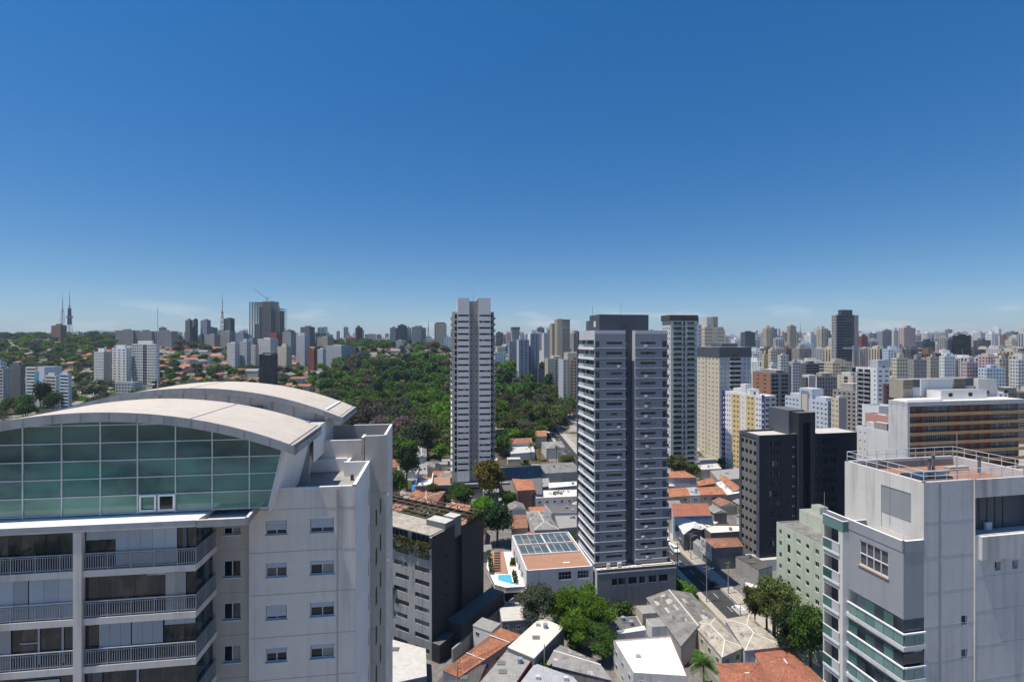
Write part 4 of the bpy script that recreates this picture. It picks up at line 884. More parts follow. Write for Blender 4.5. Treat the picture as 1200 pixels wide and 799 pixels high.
q.poly([(.3, .3, 11.5), (Xr-.3, .3, 11.5), (Xr-.3, dl-.3, 11.5), (.3, dl-.3, 11.5)], 'deck')
parapet(q, [(0, .001), (Xr, .001), (Xr-.001, dl), (0, dl), (0.001, 0)], .35, 11.45, 12.05, 'white', 'white'); q.box(12, 4, 11.52, 14, 4.6, 11.7, 'white')
q.build('wall', pb)
for hh in hw_: link('window', winmesh(hh[2]-hh[0], hh[3]-hh[1], .25, 'glass_dark', 'white', 3, 1), pb, (hh[0], 0, hh[1]))
for k in range(4): link('window', winmesh(3.5, 2.7, .3, 'glass_blue', 'frame', 2), pb, (0, dl-(4+5*k), 6.3), R(-90))
for v0, v1 in ((11.5, 18.2), (19.2, 26.8)):
    q = MB(); q.box(.6, v0, 11.52, Xr-.8, v1, 11.75, 'skylight_glass', 'skylight_glass'); s = q.build('skylight', pb); f = MB()
    for i in range(9): u = .6+(Xr-1.6)*i/8; f.box(u, v0, 11.752, u+(.5 if i == 4 else .12), v1, 11.9, 'rail_white')
    f.box(.5, v0-.3, 11.51, Xr-.7, v0-.02, 12.0, 'white'); f.build('frame', s)
    f = MB()
    for i in range(8):
        for j in range(3): 
            if rnd.random() < .5: u = .75+(Xr-1.6)*i/8; f.box(u, v0+.1+j*(v1-v0)/3, 11.753, u+(Xr-1.6)/8-.35, v0+(j+1)*(v1-v0)/3-.1, 11.765, 'skylight_glass')
    f.build('pane', s)
# raised deck
dz = 5.4; dk = [atz(p, q_, dz) for p, q_ in ((580, 689), (593, 692.5), (616, 691), (605, 646), (572, 646), (570, 668))]
dkm = thing('pool_deck', 'raised sun deck with a small swimming pool between the office block and the clubhouse', 'deck', (dk[0][0], dk[0][1], 0)); ox, oy = dk[0]
lp_ = [(a-ox, b-oy) for a, b in dk]
q = MB(); q.prism(lp_, dz-.5, dz, 'white', 'roof_white'); q.build('slab', dkm)
PXY = lambda px, py: (lambda t: (t[0]-ox, t[1]-oy))(atz(px, py, dz))
q = MB(); q.prism([PXY(*p) for p in ((577.5, 671.5), (596, 672.5), (590, 644.5+1.5), (576, 645.5+1))], dz+.01, dz+.08, 'deck'); q.build('floor_boards', dkm)
q = MB(); q.prism([PXY(*p) for p in ((584, 679.5), (601.5, 684.5), (598.5, 673), (583.5, 673.5))], dz+.012, dz+.05, 'water'); q.build('pool', dkm)
q = MB(); rl = [lp_[5], lp_[0], lp_[1], lp_[2]]
for (a, b), (c, d_) in zip(rl, rl[1:]):
    q.prism([(a, b), (c, d_), (c+.02, d_+.06), (a+.02, b+.06)], dz+.02, dz+1.05, 'curtain'); q.bar((a, b, dz+1.1), (c, d_, dz+1.1), .08, .06, 'white')
q.build('railing', dkm)
q = MB(); u0 = PXY(571, 650); 
for p in ((574.5, 672), (573, 660), (571.8, 648)): pass
q.prism([PXY(*p) for p in ((575.5, 671), (577, 671), (573.4, 646.5), (572.2, 646.5))], dz+.01, dz+.5, 'white', 'grass'); q.prism([PXY(*p) for p in ((602.5, 685), (606, 684), (602.5, 668), (600.5, 668))], dz+.01, dz+.4, 'white', 'grass'); q.prism([PXY(*p) for p in ((597, 663.5), (605, 663.5), (604, 659.5), (597, 659.5))], dz+.01, dz+.5, 'deck', 'grass'); q.build('planter', dkm)
bxs = []
for p, n_ in (((576, 671), 1), ((575, 664), 1), ((574, 657), 1), ((573, 650), 1), ((604, 682), 1), ((602.5, 675), 1), ((601, 661), 2)):
    a, b = PXY(*p); bxs.append((a-.7, b-1.5, dz+.4, a+.7, b+1.5, dz+1.3+.5*(n_ == 2)))
link('foliage', quadmesh('foliage', leafblob(bxs, 1600, .2, 3), ['leaf_olive']), dkm)
for k in range(8):
    x, y = PXY(582.5, 648.5+2.95*k); ln = thing('sun_lounger', 'dark sun lounger in the row on the terracotta boards beside the pool', 'sun lounger', (ox+x, oy+y, dz+.085), R(4), 'sun loungers by the pool')
    q = MB(); q.box(-1.0, -.32, .25, .45, .32, .33, 'lounger'); q.prism([(.45, -.32), (1.05, -.32), (1.05, .32), (.45, .32)], [.25, .55, .55, .25], [.33, .64, .64, .33], 'lounger'); q.build('seat', ln)
    for a, b in ((-.9, -.28), (-.9, .28), (.4, -.28), (.4, .28)): q = MB(); q.box(a-.03, b-.03, 0, a+.03, b+.03, .247, 'frame_dark'); q.build('leg', ln)
# walls of the ramp under the deck
rw = thing('curved_wall', 'curved pale ramp wall with a white rim below the pool deck', 'wall', (dk[0][0], dk[0][1], 0)); q = MB()
pts = [atz(p, y_, 3.2) for p, y_ in ((569, 697), (580, 702.5), (592, 705), (606, 706.5), (622, 707.5))]
pts2 = [atz(p, y_, 1.6) for p, y_ in ((566, 708), (575, 713), (588, 717.5), (606, 720), (624, 721))]
for P_, zt_, m_ in ((pts, 3.2, 'lightgrey'), (pts2, 1.6, 'dirtyconcrete')):
    for (a, b), (c, d_) in zip(P_, P_[1:]): q.prism([(a-ox, b-oy), (c-ox, d_-oy), (c-ox+.05, d_-oy+.35), (a-ox+.05, b-oy+.35)], 0, zt_, m_, 'white')
q.build('wall', rw)
q = MB()
for p in ((590, 697), (612, 699)): x, y = atz(p[0], p[1], 4); q.box(x-ox-.3, y-oy+.5, 0, x-ox+.3, y-oy+1.1, dz-.51, 'white')
q.box(lp_[0][0]+1, lp_[0][1]+3, 0, lp_[2][0], lp_[2][1]+3.3, dz-.52, 'black'); q.build('column', rw)  # black box puts in the shade of the opening under the deck

# ================================================================== BLACK OFFICE PAIR
X, Y, w, d = locate(890, 175, 11, pxr=934, pxs=867)
Hb = CH-(510-CY)/F*Y
bk = thing('office_tower', 'black office tower of two flat blocks joined by a taller core with a dark portal', 'tower', (X, Y, 0), R(11)); FOOT.append((X+18, Y+8, 24))
q = MB(); recs = []; hL = []; hF = []; pit = 3.42
paint('blackside', (.2, .19, .175), .3); paint('blackblue', (.012, .021, .038), .15, .4, True, .35, .2)
for i in range(12):
    z = Hb-1.6-(i+1)*pit
    for k in range(4): a = 1.0+k*2.2; hL.append((round(a, 3), round(z+1.0, 3), round(a+1.35, 3), round(z+2.5, 3))); recs.append(((0, d), (0, -1), a, z+1.0, 1.35, 1.5, 'glass_dark', 0))
    for k in range(4): a = 3.9+k*1.1; hF.append((round(a, 3), round(z+.9, 3), round(a+.95, 3), round(z+2.9, 3))); recs.append(((0, 0), (1, 0), a, z+.9, .95, 2.0, 'glass', 0))
wall(q, (0, d), (0, -1), d, 0, Hb, hL, 'blackside', .3); wall(q, (0, 0), (1, 0), w, 0, Hb, hF, 'blackblue', .25)
roofbits(q, w, d, Hb, .7, 'black', 'roof_grey', 'roof_light')
q.box(-.25, -.06, 0, 0-.003, 1.4, Hb-.02, 'slate'); q.box(-.25, d-1.2, 0, -.003, d, Hb-.03, 'slate'); q.box(-.24, 1.41, Hb-1.3, -.003, d-1.21, Hb-.03, 'slate')
cu0, cu1 = w-1.2, w+7.0; hc = CH-(483-CY)/F*Y
q.box(cu0, 2.5, 0, cu1-2, 13, hc-.02, 'slate', 'roof_dark'); q.box(w+.004, -.9, 0, w+1.6, 2.49, hc-.5, 'coreblack', 'roof_dark'); q.box(cu1-2.0, -.9, 0, cu1-.5, 13, hc-.5, 'coreblack', 'roof_dark'); q.box(w+1.604, -.6, hc-4, cu1-2.004, 2.48, hc-.52, 'coreblack', 'roof_dark'); q.box(w+1.61, 1.2, 0, cu1-2.01, 2.48, hc-5, 'blackblue')
w2_ = 18.5; x0 = cu1-.49
hF2 = []
for i in range(12):
    z = Hb-1.6-(i+1)*pit
    for k in range(5): a = 4.2+k*1.15; hF2.append((round(a, 3), round(z+.9, 3), round(a+.95, 3), round(z+2.9, 3))); recs.append(((x0, .6), (1, 0), a, z+.9, .95, 2.0, 'glass_dark', 0))
wall(q, (x0, .6), (1, 0), w2_, 0, Hb-.3, hF2, 'blackblue', .25); wall(q, (x0+w2_, .6), (0, 1), 9.5, 0, Hb-.3, [], 'black'); q.poly([(x0, .6, Hb-.35), (x0+w2_, .6, Hb-.35), (x0+w2_, 10, Hb-.35), (x0, 10, Hb-.35)], 'roof_light'); q.poly([(x0+w2_, 10.1, 0), (x0, 10.1, 0), (x0, 10.1, Hb-.3), (x0+w2_, 10.1, Hb-.3)], 'black')
q.build('wall', bk); place_windows(bk, recs, .25, 'glass_dark', 'frame_dark', 100)
f = MB()
for i in range(12):
    z = Hb-1.6-(i+1)*pit
    for u in (w-1.9, w-1.2, x0+.9, x0+1.6): f.box(u, -.12 if u < w else .48, z+.3, u+.14, -.01 if u < w else .59, z+.9, 'bluegrey')
f.build('lamp', bk)
q = MB(); q.prism([(-4.5, -1.5), (w+2.5, -2.0), (w+2.5, -.2), (-4.5, 4.5)], 0, 3.8, 'offwhite', 'roof_light'); q.build('annex', bk)

# ================================================================== PALE GREEN BLOCK
X, Y = (910-CX)/F*138, 138.; Tg = 9; 
Xn = X+math.sin(R(Tg))*17.4; Yn = Y-math.cos(R(Tg))*17.4; Hg = CH-(611-CY)/F*138
gb = thing('apartment_block', 'pale green block with small square windows in front of the black tower', 'building', (Xn, Yn, 0), R(Tg)); FOOT.append((X+8, Y-6, 14))
q = MB(); recs = []; hL = []
for i in range(8):
    z = Hg-.7-(i+1)*3.05
    for k, (a, ww, hh, s) in enumerate(((1.1, 1.0, 1.25, 1.0), (4.2, 1.15, 1.2, .9), (7.5, 1.6, 1.0, 1.2), (10.9, 1.15, 1.1, 1.1), (14.0, 1.3, 1.2, 1.0))):
        if i == 1 and k == 1: hh = 2.2; s = .3
        hL.append((a, round(z+s, 3), round(a+ww, 3), round(z+s+hh, 3))); recs.append(((0, 17.4), (0, -1), a, z+s, ww, hh, 'glass' if k else 'glass_green', 1 if ww > 1.2 else 0))
hF = [(round(1.5+2.7*k, 3), round(Hg-.7-(i+1)*3.05+1, 3), round(2.7+2.7*k, 3), round(Hg-.7-(i+1)*3.05+2.2, 3)) for i in range(8) for k in range(4)]
wall(q, (0, 17.4), (0, -1), 17.4, 0, Hg, hL, 'palegreen', .18); wall(q, (0, 0), (1, 0), 13, 0, Hg, hF, 'offwhite', .18); wall(q, (13, 0), (0, 1), 17.4, 0, Hg, [], 'offwhite'); wall(q, (13, 17.4), (-1, 0), 13, 0, Hg, [], 'palegreen')
roofbits(q, 13, 17.4, Hg, .35, 'palegreen', 'dirtyconcrete', 'sheet_old'); q.build('wall', gb)
for h_ in hF: recs.append(((0, 0), (1, 0), h_[0], h_[1], 1.2, 1.2, 'glass', 0))
place_windows(gb, recs, .18, 'glass', 'frame', 60)
q = MB(); q.box(6.5, 7, Hg-.4, 12.8, 17, Hg+3.2, 'palegreen', 'roof_grey'); q.box(8.5, 12, Hg+3.2, 11, 15, Hg+5, 'palegreen', 'roof_grey'); q.build('roof_box', gb)
q = MB(); q.tube((9, 11, Hg+3), (9, 11, Hg+9.5), .06, 'metal', 5); q.tube((10, 10.6, Hg+3.2), (10, 10.2, Hg+3.9), .5, 'lightgrey', 10, .1); q.build('antenna', gb)

# ================================================================== WIDE BLOCK WITH OCHRE BALCONY BANDS
X, Y, w, d = locate(1064, 160, 11, w=46, pxs=1043)
Hw = CH-(471-CY)/F*Y
wb = thing('apartment_block', 'wide block with ochre balcony bands, brick red shutters and a white end wall', 'building', (X, Y, 0), R(11)); FOOT.append((X+22, Y+9, 26))
q = MB(); q.box(0, 1.6, 0, w, d, Hw-1.4, 'brown'); q.box(-.4, -.2, 0, -.003, d+.2, Hw-.3, 'offwhite'); q.box(-.41, -.25, Hw-1.4, w, d+.2, Hw, 'lightgrey', 'roof_cream')
q.box(-.002, -.19, 0, .5, 1.59, Hw-1.41, 'offwhite'); q.box(.3, .6, Hw+.003, 14, d-1, Hw+.5, 'roof_white'); q.build('wall', wb)
nfl = 17; bandm = MB(); bandm.box(.52, -.3, -.25, w, 1.595, .0, 'ochre'); bandm.box(.52, -.3, .004, w, -.18, .75, 'ochre'); bandm = bandm.mesh('balcony')
shut = MB(); shut.box(0, 1.42, 0, 1.8, 1.56, 2.2, 'redbrown'); shut = shut.mesh('shutter'); pier = MB(); pier.box(0, 1.3, 0, 2.0, 1.55, 2.5, 'pierbrown'); pier = pier.mesh('panel'); wing = winmesh(4.2, 1.7, 1.6, 'glass_blue', 'frame', 4, 1)
for i in range(nfl):
    z = Hw-1.4-(i+1)*3.0
    if z < 1: break
    link('balcony', bandm, wb, (0, 0, z))
    if i < 9:
        seq = [(.7, 's'), (2.5, 'p'), (4.7, 's'), (6.6, 'p'), (8.7, 'w'), (13.0, 'w'), (17.4, 'p'), (19.5, 's'), (21.4, 'p'), (23.5, 's'), (25.4, 'p'), (27.4, 's'), (29.3, 'p'), (31.4, 's'), (33.4, 'p'), (35.6, 'w'), (40, 'w')]
        for u, kd in seq:
            if u > 30 and i > 5: continue
            link({'s': 'shutter', 'p': 'panel', 'w': 'window'}[kd], {'s': shut, 'p': pier, 'w': wing}[kd], wb, (u, 0, z+(.78 if kd == 'w' else .02)))
for a, b, v0, v1, h, m_ in ((7.2, 13.6, 8, 13, 6.3, 'tan'), (15.5, 28.5, 9, 13.4, 6.2, 'white'), (29, 37, 9, 13, 6.4, 'tan'), (38, 46, 8, 13, 6, 'offwhite'), (16.5, 35, 3.2, 7.9, 2.9, 'white')):
    q = MB(); q.box(a, v0, Hw+.002, b, v1, Hw+h, m_, 'roof_grey')
    if m_ == 'tan':
        for k in range(6): q.box(a-.3, v0-.35, Hw+h-.4-.45*k, b-(b-a)*.45, v0-.05, Hw+h-.2-.45*k, 'tan')
        q.box(b-(b-a)*.44, v0-.2, Hw+h-2.6, b+.05, v0-.004, Hw+h-.02, 'slate'); q.box(b-(b-a)*.44, v0-.2, Hw+.01, b+.05, v0-.004, Hw+h-2.61, 'lightgrey'); q.box(a-.02, v0-.03, Hw+h-3, b-(b-a)*.45, v0-.003, Hw+h-.2, 'capbrown')
    else:
        for k in range(2): q.box(a+3+k*8, v0-.03, Hw+.9, a+4.6+k*8, v0-.004, Hw+2.1, 'glass_dark')
    q.build('roof_box', wb)
# ================================================================== MIDDLE DISTANCE BUILDINGS
C = cols
def band(a=.04, b=.96, sill=1.0, h=1.3, kind=None): return [(a, b, sill, h)+((kind,) if kind else ())]
# right of the centre tower
bld('apartment_tower', 'pale tower with stacked glass balconies and a dark brown roof cap', 786, 300, 10, 374, 'offwhite', pxr=817, pxs=776, pitch=3.05, cat='tower',
    faces={'F': band(.1, .42, .2, 2.3, 'glass_blue')+band(.47, .55, .2, 2.5, 'glass_dark')+band(.62, .9, .2, 2.3, 'glass_blue'), 'L': C(4, .4)}, bals=(('F', .08, .44, 1.2, 'rail_glass', 1.05, 'lightgrey'), ('F', .6, .94, 1.2, 'rail_glass', 1.05, 'lightgrey')), boxes=((-.05, -.03, 1.03, 1.0, 3.4, 'capbrown'),), antenna=6, depth=.8)
bld('apartment_tower', 'cream tower with a yellow brown centre stripe rising behind the brown capped tower', 826, 430, 9, 383, 'cream', pxr=848, pxs=817, cat='tower', faces={'F': C(6, .5, 1, 1.2, 0, .38)+C(6, .5, 1, 1.2, .68, 1), 'L': C(6, .5)}, facem={}, boxes=((.42, .02, .7, .8, 9.5, 'tan'), (.14, .1, .4, .8, 9.2, 'offwhite')), antenna=4)
bld('apartment_tower', 'cream backed tower behind the brown capped tower, its stair head just showing', 806, 420, 9, 380, 'offwhite', pxr=822, d=20, cat='tower', faces={'F': C(4, .5)}, boxes=((.2, .1, .9, .8, 6.8, 'tan'),))
bld('apartment_tower', 'beige and grey tower with a dark crown band and an arched balcony bay', 843, 330, 11, 417, 'lightgrey', pxr=880, pxs=816, pitch=3.0, cat='tower', roofm='roof_dark',
    faces={'F': C(2, .3, 1, 1.1, .02, .24)+band(.33, .68, .25, 2.4, 'glass_dark')+C(2, .3, 1, 1.1, .74, .98), 'L': C(2, .26, 1, 1.0, .04, .4)+[(.42, .465, .05, 2.9, 'tan')]+C(3, .3, 1.1, .9, .5, .98)}, facem={'L': 'cream'}, bals=(('F', .32, .69, 1.0, 'lightgrey', .9, 'lightgrey'),), boxes=((-.01, -.01, 1.01, .98, 6.6, 'slate'), (.2, .15, .7, .6, 9, 'slate')), depth=.35)  # tan slot column on the left face paints in the shadow between facets
r, w, d, H = bld('apartment_block', 'white and yellow block with navy corner stripes beside the beige tower', 896, 288, 22, 464, 'white', w=9, d=31.5, pitch=3.0, faces={'L': C(3, .4, 1.1, 1.0, .05, .22)+C(2, .5, 1.0, 1.15, .26, .43)+C(1, .2, 1.2, .7, .46, .56)+C(2, .5, 1.0, 1.15, .6, .77)+C(2, .5, 1.1, 1.0, .8, .93), 'F': C(2, .6)}, facem={'F': 'offwhite'}, boxes=((.1, .35, .9, .75, 3.6, 'white'), (.02, .43, .5, .55, 6.5, 'white')), roofm='roof_white')
q = MB()
for a, b, m_ in ((.24, .45, 'yellow'), (.585, .79, 'yellow')): 
    # yellow bands are raised render between the window columns
    n = int((H-1.4)/3.0)
    for i in range(n): z = H-.9-(i+1)*3.0; q.box(-.035, d*(1-b), z+2.17, -.003, d*(1-a), z+3.98 if i else z+2.9, m_)
    for i in range(n):
        z = H-.9-(i+1)*3.0
        for c0, c1 in ((a, a+.043), (a+.085, a+.125), (a+.168, b)): q.box(-.034, d*(1-c1), z+.98, -.003, d*(1-c0), z+2.168, m_)
q.box(-.08, d-2.2, 0, -.003, d+.05, H+.6, 'navy'); q.box(-.08, -.06, 0, -.003, 2.0, H+.6, 'navy')
for i in range(int(H/3)): q.box(-.1, d-1.4, i*3+1, -.081, d-.8, i*3+2, 'white'); q.box(-.1, .7, i*3+1, -.081, 1.3, i*3+2, 'white')
q.build('stripe', r)
bld('building_shell', 'unfinished building of orange brick infill wrapped in grey netting', 903, 400, 12, 437, 'concrete', pxr=925, pxs=882, pitch=3.2, faces={'L': C(2, .3, 1, 1.2, .1, .9), 'F': C(2, .7, .5, 2.2)}, facem={'L': 'brick', 'F': 'dirtyconcrete'}, glass='glass_dark', boxes=((.4, .1, .9, .9, 3, 'dirtyconcrete'),))
r, w, d, H = bld('apartment_block', 'pale blue stepped building with a framed cream panel behind the black towers', 970, 330, 12, 470, 'paleblue', w=12, pxs=920, pitch=3.1, faces={'L': C(4, .45, .9, 1.3, 0, .35)+C(4, .45, .9, 1.3, .65, 1), 'F': C(2, .5)}, facem={'F': 'bluegrey'}, boxes=((.05, .36, .8, .66, 7.5, 'paleblue'), (.1, .66, .7, .9, 3, 'paleblue'), (.2, .1, .9, .34, 2.6, 'paleblue')))
q = MB(); q.box(-.1, d*.42, H-8, -.004, d*.6, H+5, 'bluegrey'); q.box(-.2, d*.45, H-9, -.101, d*.57, H+2.5, 'cream'); q.build('panel', r)
bld('office_building', 'grey office block with closely spaced vertical fins behind the pale blue building', 957, 420, 10, 441, 'twr', pxr=983, pxs=947, pitch=3.2, faces={'F': C(8, .6, .4, 2.6), 'L': []}, facem={'L': 'white'}, boxes=((-.3, .1, .1, .9, 2, 'offwhite'), (.3, .2, .8, .8, 3.5, 'tan')))
bld('apartment_block', 'peach block with red brown recesses beside the white block of dark balconies', 999, 380, 9, 440, 'cream', pxr=1008, pxs=981, faces={'L': C(1, .2, 1, 1, .05, .4)+band(.45, .7, .2, 2.5, 'glass_dark'), 'F': C(2, .3)}, boxes=((.2, .2, .9, .8, 3, 'offwhite'),))
bld('apartment_block', 'white block with tall stacks of dark balconies and a wavy white stair spine', 1028, 330, 11, 431, 'white', pxr=1043, pxs=1003, pitch=3.0, faces={'L': band(.08, .34, .3, 2.2, 'glass_dark')+band(.38, .68, .3, 2.2, 'glass_dark')+C(1, .4, 1, 1, .8, .98), 'F': C(2, .5, 1, 1)}, bals=(('L', .05, .7, 1.2, 'twr', .9, 'lightgrey'),), boxes=((.1, .02, .98, .4, 6, 'lightgrey'),), depth=.8)
bld('apartment_block', 'small olive grey block with a cream window wall, below the peach block', 983, 310, 12, 466, 'twr', pxr=992, pxs=974, faces={'L': C(2, .35, 1, 1.1), 'F': []}, facem={'L': 'cream'}, boxes=((.2, .2, .6, .6, 1.6, 'roof_white'),))
bld('apartment_block', 'white windowed wall between the black towers and the grey right hand block', 1041, 178, 12, 505, 'white', pxr=1056, pxs=1004, faces={'L': C(2, .22, 1, .9, .03, .35), 'F': C(2, .2)}, boxes=((.15, .1, .5, .5, 3.2, 'twr'), (.55, .3, .9, .9, 2.4, 'offwhite')))
bld('apartment_block', 'salmon pink block with a white roof edge wedged before the white end wall', 1044, 235, 11, 488, 'salmon', pxr=1056, pxs=1014, faces={'F': C(2, .25, 1.2, 1)}, capm='white', boxes=((.05, .2, .2, .5, 1.2, 'white'),))
bld('house', 'small white house front with one window above the salmon block', 1030, 262, 11, 476, 'white', pxr=1052, d=10, faces={'F': C(1, .15, 1, 1, .3, .7)})
bld('apartment_block', 'brown and cream block with arched openings behind the white house front', 1036, 330, 11, 450, 'brown', pxr=1060, d=14, faces={'F': C(2, .5, .4, 2)}, facem={'L': 'brown'}, boxes=((.2, .1, .9, .8, 2.4, 'cream'),))
# towers around the park, right
bld('apartment_tower', 'slim blue grey tower with white trim, left one of a joined pair', 608, 560, 8, 398, 'bluegrey', pxr=620, d=16, cat='tower', faces={'F': C(2, .35, .4, 2.2, .1, .9, 'glass_blue'), 'R': C(3, .4)}, facem={'L': 'lightgrey'}, boxes=((.15, .1, .6, .6, 6, 'lightgrey'),))
bld('apartment_tower', 'slim blue grey tower with a stepped white top, right one of a joined pair', 621.5, 566, 8, 391, 'bluegrey', pxr=632, d=16, cat='tower', faces={'F': C(2, .35, .4, 2.2, .1, .9, 'glass_blue')}, facem={'L': 'white'}, boxes=((.15, .1, .8, .7, 5, 'white'),))
bld('office_building', 'low dark grey block at the foot of the blue grey pair', 631, 555, 8, 432, 'slate', pxr=642, d=14, faces={'F': C(3, .5, 1, 1.2)})
bld('apartment_block', 'beige block with a dark window side left of the tan striped tower', 642, 540, 8, 420, 'beige', pxr=659, d=16, faces={'F': C(2, .3, 1, 1.2, .03, .4)+C(3, .7, .6, 1.9, .5, 1, 'glass_dark')}, boxes=((.4, .1, .95, .9, 3.5, 'cream'),))
r, w, d, H = bld('apartment_tower', 'white and tan striped tower partly hidden by the centre tower', 660, 470, 9, 421, 'lightgrey', w=19, d=18, cat='tower', faces={'F': C(1, .5, .4, 2.2, .02, .16, 'glass_blue')+C(4, .6, .4, 2.1, .36, .98, 'glass_dark')}, boxes=((.25, .1, .95, .9, 7, 'beige'),))
q = MB()
for a in (.2, .48, .76): q.box(w*a, -.4, 0, w*a+1.7, -.01, H, 'ochre')
q.build('pilaster', r)
bld('apartment_tower', 'tall brown beige tower with a dark right half left of the centre tower', 653, 700, 8, 374, 'beige', pxr=668, d=18, cat='tower', faces={'F': band(.4, .98, .8, 1.6, 'glass')}, facem={'L': 'tan'}, boxes=((.1, .1, .5, .9, 1.5, 'tan'),))
bld('apartment_tower', 'brown side wing stepped behind the tall brown beige tower', 647, 715, 8, 379, 'tan', pxr=653, d=16, cat='tower', faces={'F': C(2, .4)})
bld('apartment_tower', 'grey tower with a column of pale windows left of the brown beige tower', 637.5, 760, 8, 390, 'lightgrey', pxr=647, d=18, cat='tower', faces={'F': C(4, .5)}, boxes=((.5, .1, .8, .6, 5, 'grey'),))
bld('apartment_tower', 'blue grey tower block standing behind the slim pair', 597, 720, 7, 400, 'bluegrey', pxr=607, d=16, cat='tower', faces={'F': C(4, .5)}, boxes=((.4, .1, .9, .6, 2, 'grey'),))
bld('apartment_tower', 'dark topped tower with a flat cap above the blue grey tower', 600, 1000, 7, 385, 'grey', pxr=609, d=22, cat='tower', faces={'F': C(4, .5)}, boxes=((-.05, -.05, 1.05, .9, 4, 'darkgrey'),))
bld('apartment_block', 'pale blue low block at the edge of the trees right of the white tower', 580, 640, 7, 413, 'paleblue', pxr=593, d=14, faces={'F': C(4, .4)})
bld('apartment_tower', 'dark blue glass tower peeping out left of the centre tower roof', 690.5, 900, 8, 376, 'slate', pxr=701, d=20, cat='tower', faces={'F': C(4, .6, .5, 2, 0, 1, 'glass_blue')})
# landmark towers on the right skyline
r, w, d, H = bld('office_tower', 'tall dark striped tower with an ochre lower block, highest on the right skyline', 980, 600, 7, 369, 'slate', pxr=1006, pxs=974.5, cat='tower', pitch=3.3, roofm='roof_dark', faces={'F': band(.08, .72, 1.0, 2.0, 'glass_dark'), 'L': C(2, .5)}, facem={'L': 'twr'}, boxes=((.25, .1, .75, .8, 7, 'slate'),), maxwin=40)
q = MB(); q.box(w*.45, -4, 0, w*.95, -.01, H*.36, 'ochre'); q.box(w*.5, -4.05, 4, w*.9, -4.005, H*.35, 'glass_dark'); q.box(w*.72, -.8, 0, w*.8, -.01, H*.62, 'lightgrey'); q.box(w*.3, -.5, H*.58, w*.8, -.012, H*.6, 'lightgrey'); q.box(w*.82, -.3, 0, w*.98, -.011, H, 'twr'); q.build('wing', r)
F2 = [(868, 885, 900, 389, 'slate', 'round fronted teal glass office tower left of the skyline office blocks', 'glass_green'), (898, 911, 1300, 385, 'bluegrey', 'dark blue office tower on the right skyline', 'glass_blue'), (922, 933, 1200, 382, 'tan', 'brown grey tower with a flat top on the right skyline beside a mast', 'glass'),
 (925, 938, 520, 424, 'lightgrey', 'pale concrete tower with one dark vertical slot left of the banded dark office', 'glass_dark'), (937, 960, 540, 426, 'darkgrey', 'dark glass office with pale floor bands and a black top', 'glass_dark'),
 (1006, 1017, 900, 394, 'redbrown', 'brown red tower right of the tall rounded dark tower', 'glass'), (1017.5, 1028, 900, 401, 'bluegrey', 'blue grey round topped tower beside the brown red tower', 'glass_blue'), (1029, 1045, 900, 388, 'grey', 'grey tower left of the pinkish brown tower', 'glass'),
 (1053, 1073, 800, 384, 'pink', 'pinkish brown tower with vertical brown stripes on the right skyline', 'glass'), (1045, 1053, 800, 387, 'offwhite', 'white ribbed tower wing joined to the pinkish brown tower', 'glass'), (1075, 1096, 850, 400, 'slate', 'dark grey office with a chunky stepped front right of the pinkish tower', 'glass_blue'),
 (1108, 1116, 650, 399, 'darkgrey', 'brown grey narrow slab joined to the black glass tower', 'glass'), (1116, 1138, 645, 393, 'black', 'black glass tower with thin window bands on the far right', 'glass_dark'),
 (1045, 1064, 430, 419, 'cream', 'cream beige block with balcony slots behind the wide ochre banded block', 'glass_dark'), (1064, 1086, 440, 421, 'twr', 'tan grey block joined to the cream beige block', 'glass'), (1086, 1100, 460, 418, 'beige', 'beige windowed block right of the tan grey block', 'glass'), (1101, 1119, 470, 417, 'white', 'white block with a blue window side, centre right', 'glass_blue'),
 (1127, 1146, 430, 424, 'pink', 'pale pink block with a small stair head on the right', 'glass_dark'), (1146, 1178, 420, 431, 'paleblue', 'pale blue white low block on the right', 'glass_blue'), (1166, 1182, 450, 420, 'cream', 'cream stepped building near the right edge', 'glass'), (1183, 1215, 440, 421, 'offwhite', 'long cream building with a dark window slot at the right edge', 'glass_dark'),
 (893, 900, 480, 415, 'yellow', 'pale yellow stepped block with small windows behind the unfinished brick building', 'glass'), (900, 911, 500, 410, 'cream', 'cream block with many small dark windows right of the pale yellow block', 'glass_dark'), (911, 924, 520, 416, 'offwhite', 'white and dark striped block left of the pale concrete tower', 'glass_dark'), (901, 910, 470, 427, 'white', 'small bright white block in front of the cream block of small windows', 'glass')]
for a, b, Y, top, m_, lab, g_ in F2:
    n = max(3, int((b-a)/600*Y/3.4))
    fs = band(.03, .97, .8, 1.6) if m_ in ('darkgrey', 'black', 'slate') and b-a > 9 else C(n, .5, .9, 1.4)
    bx = ((.3, .2, .7, .7, rnd.uniform(2.5, 5), m_),)
    c_ = a+.32*(b-a); dd = locate(c_, Y, 9, 5, pxs=a)[3]; rr_ = rnd.uniform(14, 20)
    bld('tower_block', lab, c_, Y, 9, top, m_, pxr=b, d=min(dd, 30), cat='tower', faces={'F': fs, 'L': C(3, .45, .9, 1.4)}, glass=g_, boxes=bx, frame='frame_dark' if 'dark' in g_ else 'frame', antenna=rnd.choice((0, 0, 7)))
